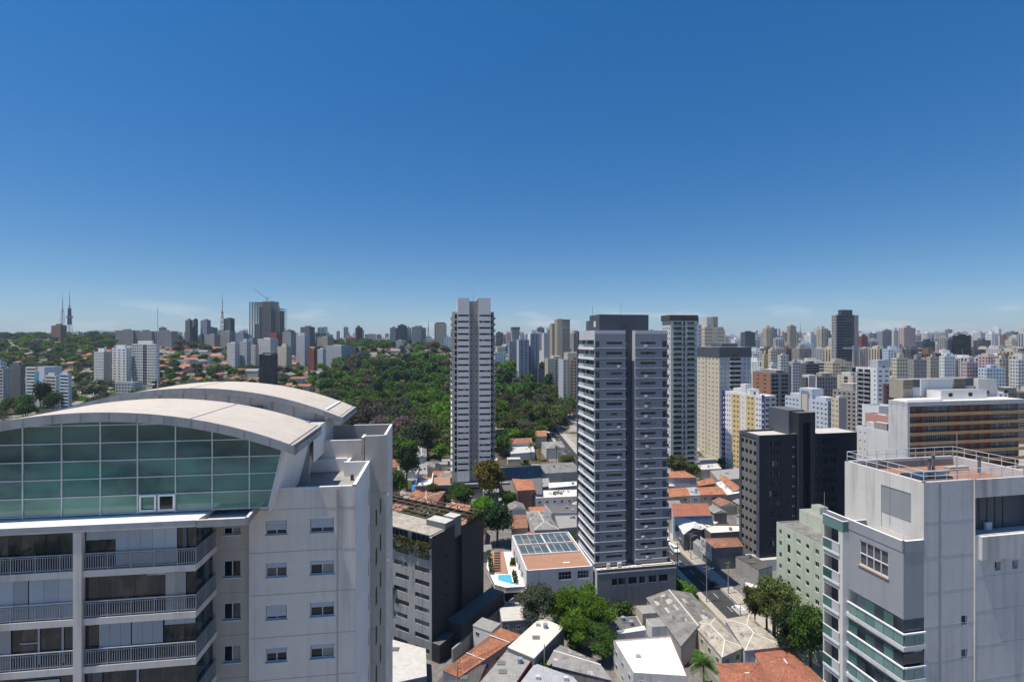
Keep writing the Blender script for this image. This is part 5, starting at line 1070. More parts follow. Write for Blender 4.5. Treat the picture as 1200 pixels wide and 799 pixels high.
# left: apartments on the slope and the skyline
for a, b, pr, Y, top, m_, sm, lab, fs in ((110, 121.5, 131, 600, 412, 'offwhite', 'beige', 'cream apartment block with a blank beige end wall, left of three slope blocks', C(6, .5)), (131.5, 148, 154, 610, 408, 'white', 'white', 'white apartment block with dark balcony slots in the middle of the three slope blocks', C(3, .5)+[]), (155, 183, 187, 600, 403, 'offwhite', 'white', 'grey banded apartment block with a dark central strip, right one of the three slope blocks', C(5, .7, .8, 1.6, 0, .42)+band(.44, .62, .1, 2.7, 'glass_dark')+C(4, .7, .8, 1.6, .64, 1))):
    bld('apartment_block', lab, b, Y-40, 66, top, m_, pxr=pr, pxs=a, faces={'L': fs, 'F': C(2, .3) if a > 130 else []}, facem={'F': sm}, boxes=((.3, .2, .7, .8, 4.5, 'white'),), roofm='roof_light')
bld('podium_building', 'low white arcade building in front of the three slope blocks', 156, 520, -3, 448, 'offwhite', pxr=135, d=12, corner='FR', faces={'F': C(6, .6, .8, 1.6)}, pitch=3.2)
for a, b, top in ((135, 156, 387), (157, 178, 388), (180, 201, 388)):
    bld('slab_block', {135: 'grey slab block, leftmost of three alike on the left skyline', 157: 'grey slab block, middle one of three alike on the left skyline', 180: 'grey slab block, rightmost of three alike on the left skyline'}[a], b, 1000, -6, top, 'twr', pxr=a, d=16, corner='FR', faces={'F': C(9, .5)}, boxes=((.35, .2, .6, .8, 3.5, 'grey'),), maxwin=60)
F3 = [(60, 78, 1120, 381, 'brown', 'brown block at the foot of the two tall masts'), (84, 97, 1130, 389, 'lightgrey', 'pale low block right of the two tall masts'), (217, 226, 1000, 375, 'darkgrey', 'dark twin peaked tower, left one of the dark pair on the left skyline'), (226.3, 232, 1004, 374, 'slate', 'dark blue half of the twin peaked tower on the left skyline'), (235, 247, 1000, 375, 'bluegrey', 'blue grey tower, right one of the dark pair on the left skyline'), (233, 239, 990, 392, 'slate', 'low dark block between the two dark towers on the left skyline'),
 (262, 275, 1000, 373, 'slate', 'dark tower beside the red and white lattice mast'), (258, 276, 985, 388, 'grey', 'grey wide block in front of the dark tower by the lattice mast'), (266, 281, 640, 402, 'offwhite', 'white grid windowed block left of centre on the hillside'), (281, 294, 645, 400, 'lightgrey', 'pale ribbed block beside the white grid windowed block'), (290, 300, 820, 397, 'bluegrey', 'blue grey block behind the pale ribbed block'),
 (302, 326, 660, 397, 'offwhite', 'white square windowed block right of the pale ribbed block'), (325, 342, 630, 406, 'cream', 'cream fronted block with dark vertical slots behind the dark glass office'), (331, 347, 760, 389, 'grey', 'grey block with a dark crown on the left hillside'), (347, 363, 680, 393, 'lightgrey', 'tall pale ribbed block at the right end of the left hillside row'), (352, 369, 950, 383, 'darkgrey', 'dark stepped tower behind the tall pale ribbed block'), (361, 372, 640, 411, 'redbrown', 'small dark red block beside the tree belt'), (372, 382, 650, 409, 'paleblue', 'pale blue white low block beside the dark red one'), (382, 411, 660, 405, 'lightgrey', 'long grey low block at the edge of the wooded park'), (372, 391, 900, 395, 'tan', 'tan domed block behind the long grey low block'),
 (293, 303, 660, 405, 'lightgrey', 'pale grey narrow block between the ribbed block and the square windowed one'), (240, 258, 960, 392, 'twr', 'long grey brown low block left of the lattice mast'), (410, 421, 720, 408, 'slate', 'small dark block at the edge of the wooded park'), (313, 331, 860, 391, 'redbrown', 'dark red brown block behind the square windowed block'), (276, 291, 900, 390, 'bluegrey', 'blue grey block in front of the concrete frame tower'), (343, 353, 850, 396, 'offwhite', 'narrow white block left of the tall pale ribbed block'),
 (457, 466, 1000, 384, 'bluegrey', 'blue grey tower with a slanting top, leftmost in the cluster above the park'), (466, 475, 1000, 381, 'slate', 'dark glass tower in the middle of the cluster above the park'), (475, 482, 1010, 384, 'lightgrey', 'pale tower between two dark towers above the park'), (482.5, 493, 985, 383, 'grey', 'grey brown tower at the right of the cluster above the park'), (464, 474, 880, 399, 'offwhite', 'low cream block at the foot of the cluster above the park'), (494, 511, 1000, 397, 'offwhite', 'white slab block under the thin mast above the park'), (509, 522.5, 950, 379, 'beige', 'beige grey tower with a dark cap left of the white tower'), (520.5, 529, 900, 395, 'paleblue', 'pale blue block hard against the white tower on its left'), (475, 483, 860, 405, 'beige', 'small beige block among the trees above the park')]
for a, b, Y, top, m_, lab in F3:
    n = max(2, int((b-a)/600*Y/3.6)); th = -4 if a < 420 else 3
    if a < 420:
        c_ = a+.62*(b-a); th = 61; k1 = locate(c_, Y, th, pxr=b, pxs=a); nl = max(2, int(k1[3]/3.4)); nf_ = max(2, int(k1[2]/3.4))
        bld('tower_block', lab, c_, Y, th, top, m_, pxr=b, pxs=a, cat='tower', faces={'L': C(nl, .5, .9, 1.4), 'F': C(nf_, .5, .9, 1.4)}, glass='glass_blue' if m_ in ('slate', 'bluegrey', 'darkgrey') else 'glass', frame='frame_dark' if m_ in ('slate', 'darkgrey') else 'frame', maxwin=60,
            boxes=(((.1, .1, .9, .9, 3, 'darkgrey'),) if 'cap' in lab or 'crown' in lab else ((.3, .2, .7, .7, rnd.uniform(2, 4.5), m_),)))
        continue
    c_ = b-.25*(b-a); dd = locate(c_, Y, th, 5, pxs=b, corner='FR')[3]
    if dd > 24: c_ = b
    bld('tower_block', lab, c_, Y, th, top, m_, pxr=a, d=dd if dd <= 24 else 16, cat='tower', corner='FR', faces={'F': C(n, .5, .9, 1.4), 'R': C(3, .4)}, glass='glass_blue' if m_ in ('slate', 'bluegrey', 'darkgrey') else 'glass', frame='frame_dark' if m_ in ('slate', 'darkgrey') else 'frame', maxwin=60,
        boxes=(((.1, .1, .9, .9, 3, 'darkgrey'),) if 'cap' in lab or 'crown' in lab else ((.3, .2, .7, .7, rnd.uniform(2, 4.5), m_),)))
r, w, d, H = bld('office_building', 'dark blue glass office block standing alone behind the vaulted roofs', 321, 540, -6, 415, 'slate', pxr=303.5, pxs=325.5, corner='FR', faces={'F': C(5, .85, .25, 2.6, .04, .96, 'glass_dark'), 'R': C(3, .7, .3, 2.5)}, facem={'F': 'black'}, glass='glass_blue', frame='slate', boxes=((.2, .2, .95, .9, 2.5, 'slate'), (.4, -.02, .8, .1, 1.0, 'lightgrey')))
for a, b, Y, top, m_, lab in ((-20, 8, 520, 424, 'paleblue', 'pale blue white block at the left edge'), (-20, 13, 470, 432, 'grey', 'grey block with ribbon windows at the left edge'), (11, 29, 490, 427, 'darkgrey', 'dark grey blank walled block second from the left edge'), (53, 70, 460, 440, 'offwhite', 'white framed block with open floors left of the pale blue ended block'), (70, 84, 455, 438, 'paleblue', 'pale blue ended block with a dark glass strip')):
    c_ = a+.72*(b-a); bld('apartment_block', lab, c_, Y, 68, top, m_, pxr=b, pxs=a, faces={'L': band(.04, .96, .8, 1.6) if m_ != 'darkgrey' else C(5, .15), 'F': C(2, .3)}, boxes=((.2, .2, .7, .8, 3, m_),))
r, w, d, H = bld('apartment_block', 'white block painted with an orange disc and a teal stripe mural on its end', 52, 470, -8, 430, 'white', pxr=30, d=16, corner='FR', faces={'F': band(.04, .5, .8, 1.5)})
q = MB(); q.prism([(w*.5, -.06), (w*.72, -.06), (w*.72, -.004), (w*.5, -.004)], H-18, H-4, 'mural_teal'); q.build('mural', r)
q = MB(); pts = [(w*.58+1.6*math.cos(t*math.pi/8), H-1.5+1.9*math.sin(t*math.pi/8)) for t in range(16)]; q.poly([(u, -.07, z) for u, z in pts], 'mural_orange'); q.build('mural', r)
# concrete frame under construction
X, Y, w, d = locate(328, 1000, -5, pxr=292, d=30, corner='FR'); z0 = Zg(X, Y)-1
cf = thing('construction_tower', 'tall unfinished concrete frame tower with open floors on the left skyline', 'tower', (X, Y, z0), R(-5)); FOOT.append((X+30, Y+15, 36))
H = CH-(354-CY)/F*Y-z0; q = MB(); n = 22
for i in range(n+1):
    z = H*i/n; q.box(0, 0, z-1.0, w*.72, d, z, 'dirtyconcrete')
    if i < n-2: q.box(w*.721, 3, z-1.0, w*.97, d, z, 'dirtyconcrete')
q.build('floor_slab', cf); q = MB()
for k in range(9): q.box(w*k/12-.001, .2, 0, w*k/12+1.4, 1.6, H-.5, 'dirtyconcrete')
for k in range(4): q.box(w*(.73+.07*k), 3.2, 0, w*(.73+.07*k)+1.4, 4.6, H-9, 'dirtyconcrete')
q.build('column', cf); q = MB(); q.box(w*.42, 2, 0, w*.7, d-1, H+2, 'concrete'); q.box(w*.15, 1.7, 0, w*.32, 6, H*.55, 'twr'); q.box(w*.2, 12, 0, w*.4, d-2, H-8, 'dirtyconcrete'); q.box(w*.5, .5, 0, w*.99, 5, H*.3, 'redbrown'); q.box(w*.72, 16, 0, w*.9, d-2, H-16, 'dirtyconcrete'); q.build('core', cf)
cxp, cyp, _ = at(313, 352, 1005)
crn = thing('tower_crane', 'thin tower crane with a raised jib on top of the unfinished concrete tower', 'crane', (cxp, cyp, z0+H+2)); q = MB(); q.tube((0, 0, -1), (0, 0, 9), .7, 'metal', 5); q.build('mast', crn); q = MB(); q.tube((0, 0, 4), (-27, 0, 25), .6, 'metal', 5); q.tube((0, 0, 4), (6, 0, 6), .6, 'metal', 5); q.build('jib', crn)
# masts
def mast(px, Y, ytop, ybase, r0, label, red=False, thick=0.):
    x, y, zt = at(px, ytop, Y); zb = Zg(x, y)-1; m = thing('lattice_mast', label, 'mast', (x, y, zb)); h = zt-zb; q = MB(); n = 16
    for i in range(n):
        a, b = h*.68*i/n, h*.68*(i+1)/n; ra, rb = r0*(1-.75*i/n), r0*(1-.75*(i+1)/n); mm = ('mast_red' if i % 2 else 'mast_white') if red else 'metal'
        A = [(sx*ra, sy*ra, a) for sx, sy in ((-1, -1), (1, -1), (1, 1), (-1, 1))]; B = [(sx*rb, sy*rb, b) for sx, sy in ((-1, -1), (1, -1), (1, 1), (-1, 1))]
        for k in range(4):
            q.tube(A[k], B[k], .3, mm, 4); q.tube(A[k], B[(k+1) % 4], .18, mm, 4); q.tube(B[k], B[(k+1) % 4], .18, mm, 4)
    q.build('lattice', m); q = MB(); q.tube((0, 0, h*.6), (0, 0, h*.88), .75, 'mast_red' if red else 'darkgrey', 6, .5); q.tube((0, 0, h*.88), (0, 0, h), .45, 'metal', 5, .2)
    if thick: q.tube((0, 0, h*.3), (0, 0, h*.62), thick, 'slate', 8, thick*.85); q.tube((0, 0, h*.42), (0, 0, h*.47), thick*1.5, 'grey', 8)
    q.build('antenna', m)
mast(73.3, 1300, 345, 390, 5.5, 'slim grey lattice mast, left one of the two tall masts on the hill'); mast(81.5, 1300, 339, 392, 5, 'grey mast with a thick drum middle on the left hill', False, 4.2); mast(260.5, 1010, 344, 400, 4.5, 'red and white lattice mast beside a dark tower', True); mast(502, 1020, 374, 400, 2.5, 'thin grey mast above the white slab block over the park'); mast(938, 1800, 376, 392, 3, 'thin mast on the far right skyline beside the flat topped tower')

# ================================================================== LOW BUILDINGS NEAR THE STREET
def lx_(L): return min(math.hypot(L[1][0]-L[0][0], L[1][1]-L[0][1]), math.hypot(L[3][0]-L[0][0], L[3][1]-L[0][1]))
def low(name, label, cor, Z, wallm, roofm, kind='flat', rise=1.5, over=.35, par=0., cat='house', zs=None, face=None, wins=0, group=None, zb=0, capm=None):
    """cor: eave corners in pixels, front-left, front-right, back-right, back-left; Z eave height(s)."""
    zz = zs or [Z]*4; P = [(atz if p[1] > 640 else atg)(p[0], p[1], z) for p, z in zip(cor, zz)]; ox, oy = P[0]; zb = min(Zg(*p) for p in P); L_ = [(a-ox, b-oy) for a, b in P]
    o = thing(name, label, cat, (ox, oy, zb), 0, group); cx = sum(a for a, b in L_)/4; cy_ = sum(b for a, b in L_)/4; zz = [z+max(0, Zg(*p)-zb) for z, p in zip(zz, P)]
    FOOT.append((ox+cx, oy+cy_, .45*math.hypot(L_[2][0], L_[2][1])))
    I = [(cx+(a-cx)*(1-over*2/max(3, math.hypot(a-cx, b-cy_)*2)), cy_+(b-cy_)*(1-over*2/max(3, math.hypot(a-cx, b-cy_)*2))) for a, b in L_] if kind != 'flat' else L_
    q = MB(); q.prism(I, 0, [z-.12 for z in zz], wallm, wallm); q.build('wall', o)
    q = MB(); n = 4
    if kind == 'flat':
        if par:
            t = .2; J = [(cx+(a-cx)*.97, cy_+(b-cy_)*.97) for a, b in L_]; z1 = max(zz)
            for i in range(4): j = (i+1) % 4; q.prism([L_[i], L_[j], J[j], J[i]], [zz[i]-.119, zz[j]-.119, zz[j]-.119, zz[i]-.119], [zz[i]+par, zz[j]+par, zz[j]+par, zz[i]+par], wallm, capm or wallm)
            q.prism(J, [z-.118 for z in zz], [z-.04 for z in zz], roofm)
        else: q.prism(L_, [z-.118 for z in zz], [z+.1 for z in zz], capm or roofm, roofm)
        q.build('roof', o)
        if lx_(L_) > 5 and 'tile' not in roofm:
            for k in range(rnd.choice((1, 2, 2, 3))):
                a_, b_ = rnd.uniform(.15, .8), rnd.uniform(.2, .85); A_ = [L_[0][i]+(L_[1][i]-L_[0][i])*a_ for i in (0, 1)]; B_ = [L_[3][i]+(L_[2][i]-L_[3][i])*a_ for i in (0, 1)]; ux, uy = A_[0]+(B_[0]-A_[0])*b_, A_[1]+(B_[1]-A_[1])*b_; zz0 = zz[0]+(zz[2]-zz[0])*b_ + (.11 if not par else -.035)
                q = MB(); kd = rnd.random()
                if kd < .35: q.tube((ux, uy, zz0), (ux, uy, zz0+1.1), .55, 'bluegrey', 10, .6); q.build('water_tank', o)
                elif kd < .75: q.box(ux-.5, uy-.35, zz0, ux+.5, uy+.35, zz0+.75, 'lightgrey'); q.build('air_conditioner', o)
                else: q.box(ux-.9, uy-.7, zz0, ux+.9, uy+.7, zz0+.18, 'skylight_glass'); q.build('skylight', o)
    else:
        V = [(a, b, z) for (a, b), z in zip(L_, zz)]; mid = lambda p, r: tuple((x+y)/2 for x, y in zip(p, r))
        lx = math.hypot(L_[1][0]-L_[0][0], L_[1][1]-L_[0][1]); ly = math.hypot(L_[3][0]-L_[0][0], L_[3][1]-L_[0][1])
        if kind.endswith('x') or (not kind.endswith('y') and lx >= ly): e0, e1 = mid(V[0], V[3]), mid(V[1], V[2]); order = 'x'; ins = min(.5, .5*ly/lx)
        else: e0, e1 = mid(V[0], V[1]), mid(V[3], V[2]); order = 'y'; ins = min(.5, .5*lx/ly)
        if not kind.startswith('hip'): ins = 0
        r0 = tuple(a+(b-a)*ins for a, b in zip(e0, e1)); r1 = tuple(b+(a-b)*ins for a, b in zip(e0, e1)); r0 = (r0[0], r0[1], r0[2]+rise); r1 = (r1[0], r1[1], r1[2]+rise)
        if order == 'x': fs = [[V[0], V[1], r1, r0], [V[2], V[3], r0, r1], [V[1], V[2], r1], [V[3], V[0], r0]]; g = (2, 3)
        else: fs = [[V[1], V[2], r1, r0], [V[3], V[0], r0, r1], [V[0], V[1], r0], [V[2], V[3], r1]]; g = (2, 3)
        for i, f in enumerate(fs): q.poly(f, roofm if (kind.startswith('hip') or i not in g) else wallm)
        q.poly([(a, b, z-.1) for a, b, z in V][::-1], wallm)
        for i in range(4): j = (i+1) % 4; q.poly([(V[i][0], V[i][1], V[i][2]-.1), (V[j][0], V[j][1], V[j][2]-.1), V[j], V[i]], capm or roofm)
        q.build('roof', o)
        if 'sheet' in roofm or 'tile' in roofm:
            pt = MB(); alt = {'sheet_old': ('sheet_light', 'roof_dark', 'sheet_grey'), 'sheet_grey': ('sheet_old', 'sheet_light', 'roof_dark'), 'sheet_beige': ('sheet_light', 'sheet_old')}.get(roofm, ('tile_old', 'tile_red', 'tile_orange', 'tile_old'))
            for f in fs[:2]:
                A_, B_, C_, D_ = (Vector(v) for v in f)
                nrm = (B_-A_).cross(D_-A_).normalized()*.03
                for k in range(int(4+(B_-A_).length*.35)):
                    s_, t_ = rnd.uniform(.06, .8), rnd.uniform(.05, .7); ds, dt = rnd.uniform(.04, .14), rnd.uniform(.08, .28)
                    Pq = lambda a, b: (A_.lerp(B_, a)).lerp(D_.lerp(C_, a), b)+nrm
                    pt.poly([Pq(s_, t_), Pq(s_+ds, t_), Pq(s_+ds, t_+dt), Pq(s_, t_+dt)], rnd.choice(alt))
            pt.build('roof_patch', o)
        rg = MB(); rg.bar(r0, r1, .3, .12, 'roof_cream' if capm == 'tile_red' else capm or 'roof_cream')
        if kind.startswith('hip'):
            for e, rr in (((V[0], V[3]), r0), ((V[1], V[2]), r1)) if order == 'x' else (((V[0], V[1]), r0), ((V[3], V[2]), r1)):
                for v in e: rg.bar(v, rr, .26, .1, capm or 'roof_cream')
        rg.build('ridge', o)
    # windows on the front (0-1) and left (3-0) walls
    for (i, j) in ((0, 1), (3, 0)):
        a, b = I[i], I[j]; ln = math.hypot(b[0]-a[0], b[1]-a[1]); k = int(ln/3.2) if wins else 0; ang = math.atan2(b[1]-a[1], b[0]-a[0])
        for s in range(min(wins, 3)):
            for m_ in range(k):
                u = (m_+.5)*ln/k; z = min(zz)-2.4-3.0*s
                if z < .2: continue
                px_, py_ = a[0]+(b[0]-a[0])*(u-.6)/ln, a[1]+(b[1]-a[1])*(u-.6)/ln; nx, ny = math.sin(ang), -math.cos(ang)
                link('window', winmesh(1.2, 1.2, .12, 'glass', 'frame', 1), o, (px_+nx*.125, py_+ny*.125, z), ang)
    return o, L_
def low_glass(): pass
o, L_ = low('tiled_house', 'long house with a bright orange tiled roof beside the dark office block', ((537, 794), (611, 744), (586, 735.5), (519, 786)), 0, 'offwhite', 'tile_orange', over=.1, zs=(4.2, 4.2, 6.2, 6.2), capm='tile_orange', wins=1)
q = MB()
for t in (.38, .8): q.bar((L_[0][0]*(1-t)+L_[1][0]*t, L_[0][1]*(1-t)+L_[1][1]*t, 4.32), (L_[3][0]*(1-t)+L_[2][0]*t, L_[3][1]*(1-t)+L_[2][1]*t, 6.34), .3, .1, 'roof_white')
q.build('ridge', o)
low('shed', 'shed with a dark ribbed roof at the bottom edge below the orange tiled house', ((500, 812), (556, 812), (570, 778), (524, 786)), 3.8, 'concrete', 'sheet_dark', cat='shed')
low('warehouse', 'warehouse with a weathered beige slab roof and a maroon edge at the bottom edge', ((550, 812), (597, 812), (626, 769.5), (595, 759)), 5.2, 'maroon', 'roof_grey', par=.15, capm='maroon')
low('warehouse', 'long warehouse with a clean cream flat roof next to the big trees', ((626, 771), (661, 735), (634, 723), (595, 758)), 6.2, 'darkgrey', 'roof_cream', par=0, capm='roof_white')
low('warehouse', 'warehouse with a silver grey metal roof at the bottom edge', ((598, 815), (690, 815), (672, 793), (627, 777)), 4.6, 'darkgrey', 'sheet_silver')
low('warehouse', 'low shed with a rough grey sheet roof behind the silver metal one', ((640, 778), (718, 797), (691, 770), (657, 755)), 4.2, 'dirtyconcrete', 'sheet_grey', kind='gablex', rise=.9)
low('workshop', 'building with a broad bright white roof and a tiled brown rim at the bottom centre', ((742, 790), (806, 794), (786, 746), (719, 751)), 6.5, 'offwhite', 'roof_white', par=.35, capm='tile_old', wins=2)
low('warehouse', 'large old shed with a stained grey corrugated gable roof below the centre tower', ((798, 757), (837, 725), (810, 694), (757, 700)), 5.5, 'concrete', 'sheet_old', kind='gabley', rise=1.6)
low('annex_house', 'small grey roofed box house against the old corrugated shed', ((753, 719), (775, 717.5), (767, 708), (745, 709.5)), 5.4, 'beige', 'roof_grey', par=.1)
low('annex_house', 'second small grey box house nearer the white roof', ((764, 734.5), (787, 733), (778, 723), (757, 725)), 5.4, 'offwhite', 'roof_grey', par=.1)
low('flat_shed', 'low shed with a dark flat roof between the big trees and the grey box houses', ((721, 742), (754, 736), (746, 722), (714, 725)), 3.6, 'offwhite', 'roof_dark', par=.15, capm='roof_white')
low('flat_shed', 'narrow strip shed with a pale blue sheet roof beside the grey box houses', ((724, 743), (757, 738), (755, 733), (722, 739)), 4.0, 'offwhite', 'sheet_white')
low('hip_roof_building', 'two storey cream building with a beige hipped roof near the street, left wing', ((846, 770), (872, 758), (838, 724), (809, 727.5)), 6.5, 'cream', 'sheet_beige', kind='hipy', rise=.8, wins=2)
low('hip_roof_building', 'beige hipped roof wing facing the street, right wing of the cream building', ((873, 762), (919, 757), (878, 720), (849, 725)), 6.9, 'lightgrey', 'sheet_beige', kind='hipy', rise=.8)
low('tiled_house', 'old house with a mottled orange tile roof at the bottom edge right of the palm', ((848, 822), (926, 818), (890, 775), (840, 777)), 6.0, 'offwhite', 'tile_red', kind='hipx', rise=1.6, capm='tile_red')
low('tiled_house', 'larger house with a red tile hipped roof at the bottom edge beside the street', ((908, 815), (969, 801), (925, 758), (883, 763)), 6.0, 'white', 'tile_red', kind='hipy', rise=1.6, capm='tile_red')
low('round_roof_shed', 'grey flat roofed shed squeezed between the left block and the office block', ((440, 805), (500, 792), (499, 760), (440, 744)), 4.0, 'bluegrey', 'roof_light', cat='shed')
# middle ground right of the white tower
low('shop_building', 'large flat roofed building in the shadow of the white tower', ((592, 592-12), (636, 580), (634, 546), (580, 546)), 6.5, 'slate', 'roof_dark', par=.3)  # tower's shadow is put into the dark roof and wall colours
low('tiled_house', 'three storey house with an orange red roof and timber front', ((606, 575), (627, 573.5), (623, 562), (600, 561)), 9.0, 'brick', 'tile_orange', kind='hipx', rise=1.2, capm='tile_orange', wins=2)
low('shop_building', 'building with a long mottled grey roof behind the timber fronted house', ((628, 556), (679, 553), (672, 542), (622, 543.5)), 6, 'concrete', 'sheet_old')
low('shop_building', 'low hall with a pale roof strip beside the mottled grey roof', ((643, 572), (680, 569), (680, 564), (643, 566)), 6.5, 'grey', 'sheet_white')
low('shop_building', 'dark fronted hall with a grey flat roof and white rear strip', ((626, 573), (645, 570), (643, 560), (624, 562)), 6.2, 'darkgrey', 'roof_grey', par=.2)
low('shop_building', 'long building with a cream roof and a row of small vents', ((628, 584), (680, 582), (680, 574), (627, 575.5)), 5.5, 'offwhite', 'roof_cream', par=.2, wins=1)
low('shop_building', 'building with a dark brown flat roof and a pale parapet', ((646, 602), (680, 601), (678, 592), (638, 592.5)), 5.5, 'lightgrey', 'roof_dark', par=.4)
low('tiled_house', 'grey hipped roof house with pale ridges behind the skylights', ((626, 622), (655, 620), (641, 599), (616, 600)), 6, 'offwhite', 'sheet_grey', kind='hipy', rise=1.6)
low('tiled_house', 'small house with a plain brown tiled roof left of the grey hipped roof', ((599, 620), (619, 618.5), (616, 603), (598, 603.5)), 4.8, 'beige', 'tile_old', kind='gablex', rise=1.2, capm='tile_old')
low('shop_building', 'grey flat roofed yard building between the grey hipped roof and the centre tower', ((655, 620), (680, 618), (679, 604), (650, 605)), 5, 'grey', 'roof_grey', par=.2)
low('tiled_house', 'orange roofed house among the trees above the pale roofs', ((596, 520), (624, 519), (622, 513), (597, 514)), 7, 'white', 'tile_red', kind='gablex', rise=1.5)
low('tiled_house', 'grey roofed house left of the sloping side street', ((640, 526), (662, 524), (658, 517), (634, 518)), 7, 'offwhite', 'sheet_grey', kind='hipx', rise=1.5)
low('tiled_house', 'small pale orange house above the mottled grey roofs, half hidden by trees', ((627, 512), (641, 511), (639, 504), (628, 505)), 8, 'beige', 'tile_orange', kind='gablex', rise=1.3, zb=0)
low('shop_building', 'long pale roofed sheds beside the trees right of the white tower', ((598, 532), (627, 530), (625, 523), (600, 524)), 5, 'offwhite', 'roof_light')
# shops right of the street
low('shop_building', 'grey walled building with an orange tile roof just right of the centre tower', ((780, 560), (817, 559.5), (802, 552), (785, 552.5)), 8, 'lightgrey', 'tile_orange', kind='hipx', rise=1.0, capm='tile_orange')
low('shop_row', 'row of shops under an orange tile roof left of a pale blue strip', ((779, 583), (809, 581), (804, 571.5), (779, 573)), 6.5, 'cream', 'tile_orange', kind='gablex', rise=1.0, wins=2, capm='tile_orange')
low('shop_row', 'shop under a pale blue grey metal roof strip between two orange roofs', ((809, 581), (821, 580.5), (815, 571.3), (804, 571.5)), 6.7, 'offwhite', 'sheet_silver', wins=1)
low('shop_row', 'cream house under an orange tile roof right of the pale blue strip', ((821, 580.5), (852, 579), (841, 570), (815, 571.3)), 6.5, 'cream', 'tile_orange', kind='gablex', rise=1.0, wins=2, capm='tile_orange')
low('tiled_house', 'brick house with a small hipped orange roof behind the orange shop row', ((819, 569.5), (839, 566), (834, 559.5), (816, 564)), 7, 'brick', 'tile_orange', kind='hipx', rise=1.2, capm='tile_orange')
low('tiled_house', 'long orange tiled roof running towards the black tower', ((858, 576), (872, 574), (850, 558), (843, 561)), 6.5, 'offwhite', 'tile_orange', kind='gabley', rise=.9, capm='tile_orange')
low('shop_building', 'narrow building with bright white roof strips below the long orange roof', ((851, 580), (868, 577.5), (846, 564), (839, 566)), 5.8, 'beige', 'roof_white')
low('shop_building', 'dusty low building at the foot of the yellow and white block', ((842, 563), (874, 560), (862, 549), (832, 552)), 5, 'tan', 'roof_grey')
low('shop_building', 'low grey building with a pale parapet below the brown capped tower', ((803, 552), (846, 550), (838, 541), (800, 543)), 5, 'lightgrey', 'roof_light', par=.3)
o, L_ = low('billboard_building', 'shop building topped by a tall dark blue panel beside the street', ((789, 607), (834, 605), (829, 590), (787, 590.5)), 9.5, 'paleblue', 'tile_red')
q = MB(); a, b = L_[0], L_[1]; q.prism([(a[0]+.6, a[1]-.3), (b[0]-.1, b[1]-.3), (b[0]-.1, b[1]-.02), (a[0]+.6, a[1]-.02)], 4.2, 9.9, 'bluepanel'); q.build('panel', o)
o, L_ = low('shop_building', 'gabled shop with a white corrugated roof in front of the blue panel', ((801, 627), (822, 620.5), (842, 612), (790.5, 609)), 6.2, 'darkgrey', 'sheet_white', kind='gabley', rise=1.6, capm='roof_white')
low('shop_building', 'flat beige roofed building with a raised rim right of the white corrugated gable', ((833, 626), (872, 624), (866, 616), (820, 616.5)), 6, 'darkgrey', 'roof_cream', par=.5, capm='roof_light')
o, L_ = low('mural_shop', 'shop with a brown red hipped roof and a colourful painted street wall', ((834, 642), (872, 640), (864, 630), (821, 631.5)), 7.5, 'darkgrey', 'tile_old', kind='hipx', rise=1.3, capm='tile_old')
q = MB(); a, b = L_[3], L_[0]; A = lambda t, z, o_=.1: (a[0]+(b[0]-a[0])*t-o_, a[1]+(b[1]-a[1])*t, z)
q.prism([(a[0]-.12, a[1]), (b[0]-.12, b[1]), (b[0]-.01, b[1]), (a[0]-.01, a[1])], 3.0, 8.3, 'offwhite'); q.build('painted_wall', o)
q = MB(); rr = random.Random(3)
for i in range(14):
    t = rr.uniform(.05, .9); z = rr.uniform(3.4, 7.4); q.poly([A(t, z, .13+.002*i), A(t+rr.uniform(.04, .1), z-.2, .13+.002*i), A(t+.09, z+rr.uniform(.4, .9), .13+.002*i), A(t+.01, z+.6, .13+.002*i)], rr.choice(['mural_orange', 'mural_purple', 'mural_teal', 'navy', 'salmon', 'darkgrey']))
q.build('mural', o)
low('gatehouse', 'low building with a slanted dark sheet awning at the foot of the black tower', ((889, 668), (905, 663), (880, 650), (862, 652)), 0, 'concrete', 'sheet_dark', zs=(4.6, 5.2, 5.6, 4.9), cat='building')
low('boundary_wall', 'pale yard wall with dark openings between the street and the black tower', ((873, 686), (909, 697), (910, 693), (874, 682)), 3.4, 'offwhite', 'roof_white', cat='wall')
low('shop_building', 'dim shop front set behind the pavement beside the white corrugated gable', ((812, 636), (824, 644), (830, 640), (817, 632)), 4.2, 'grey', 'roof_grey')
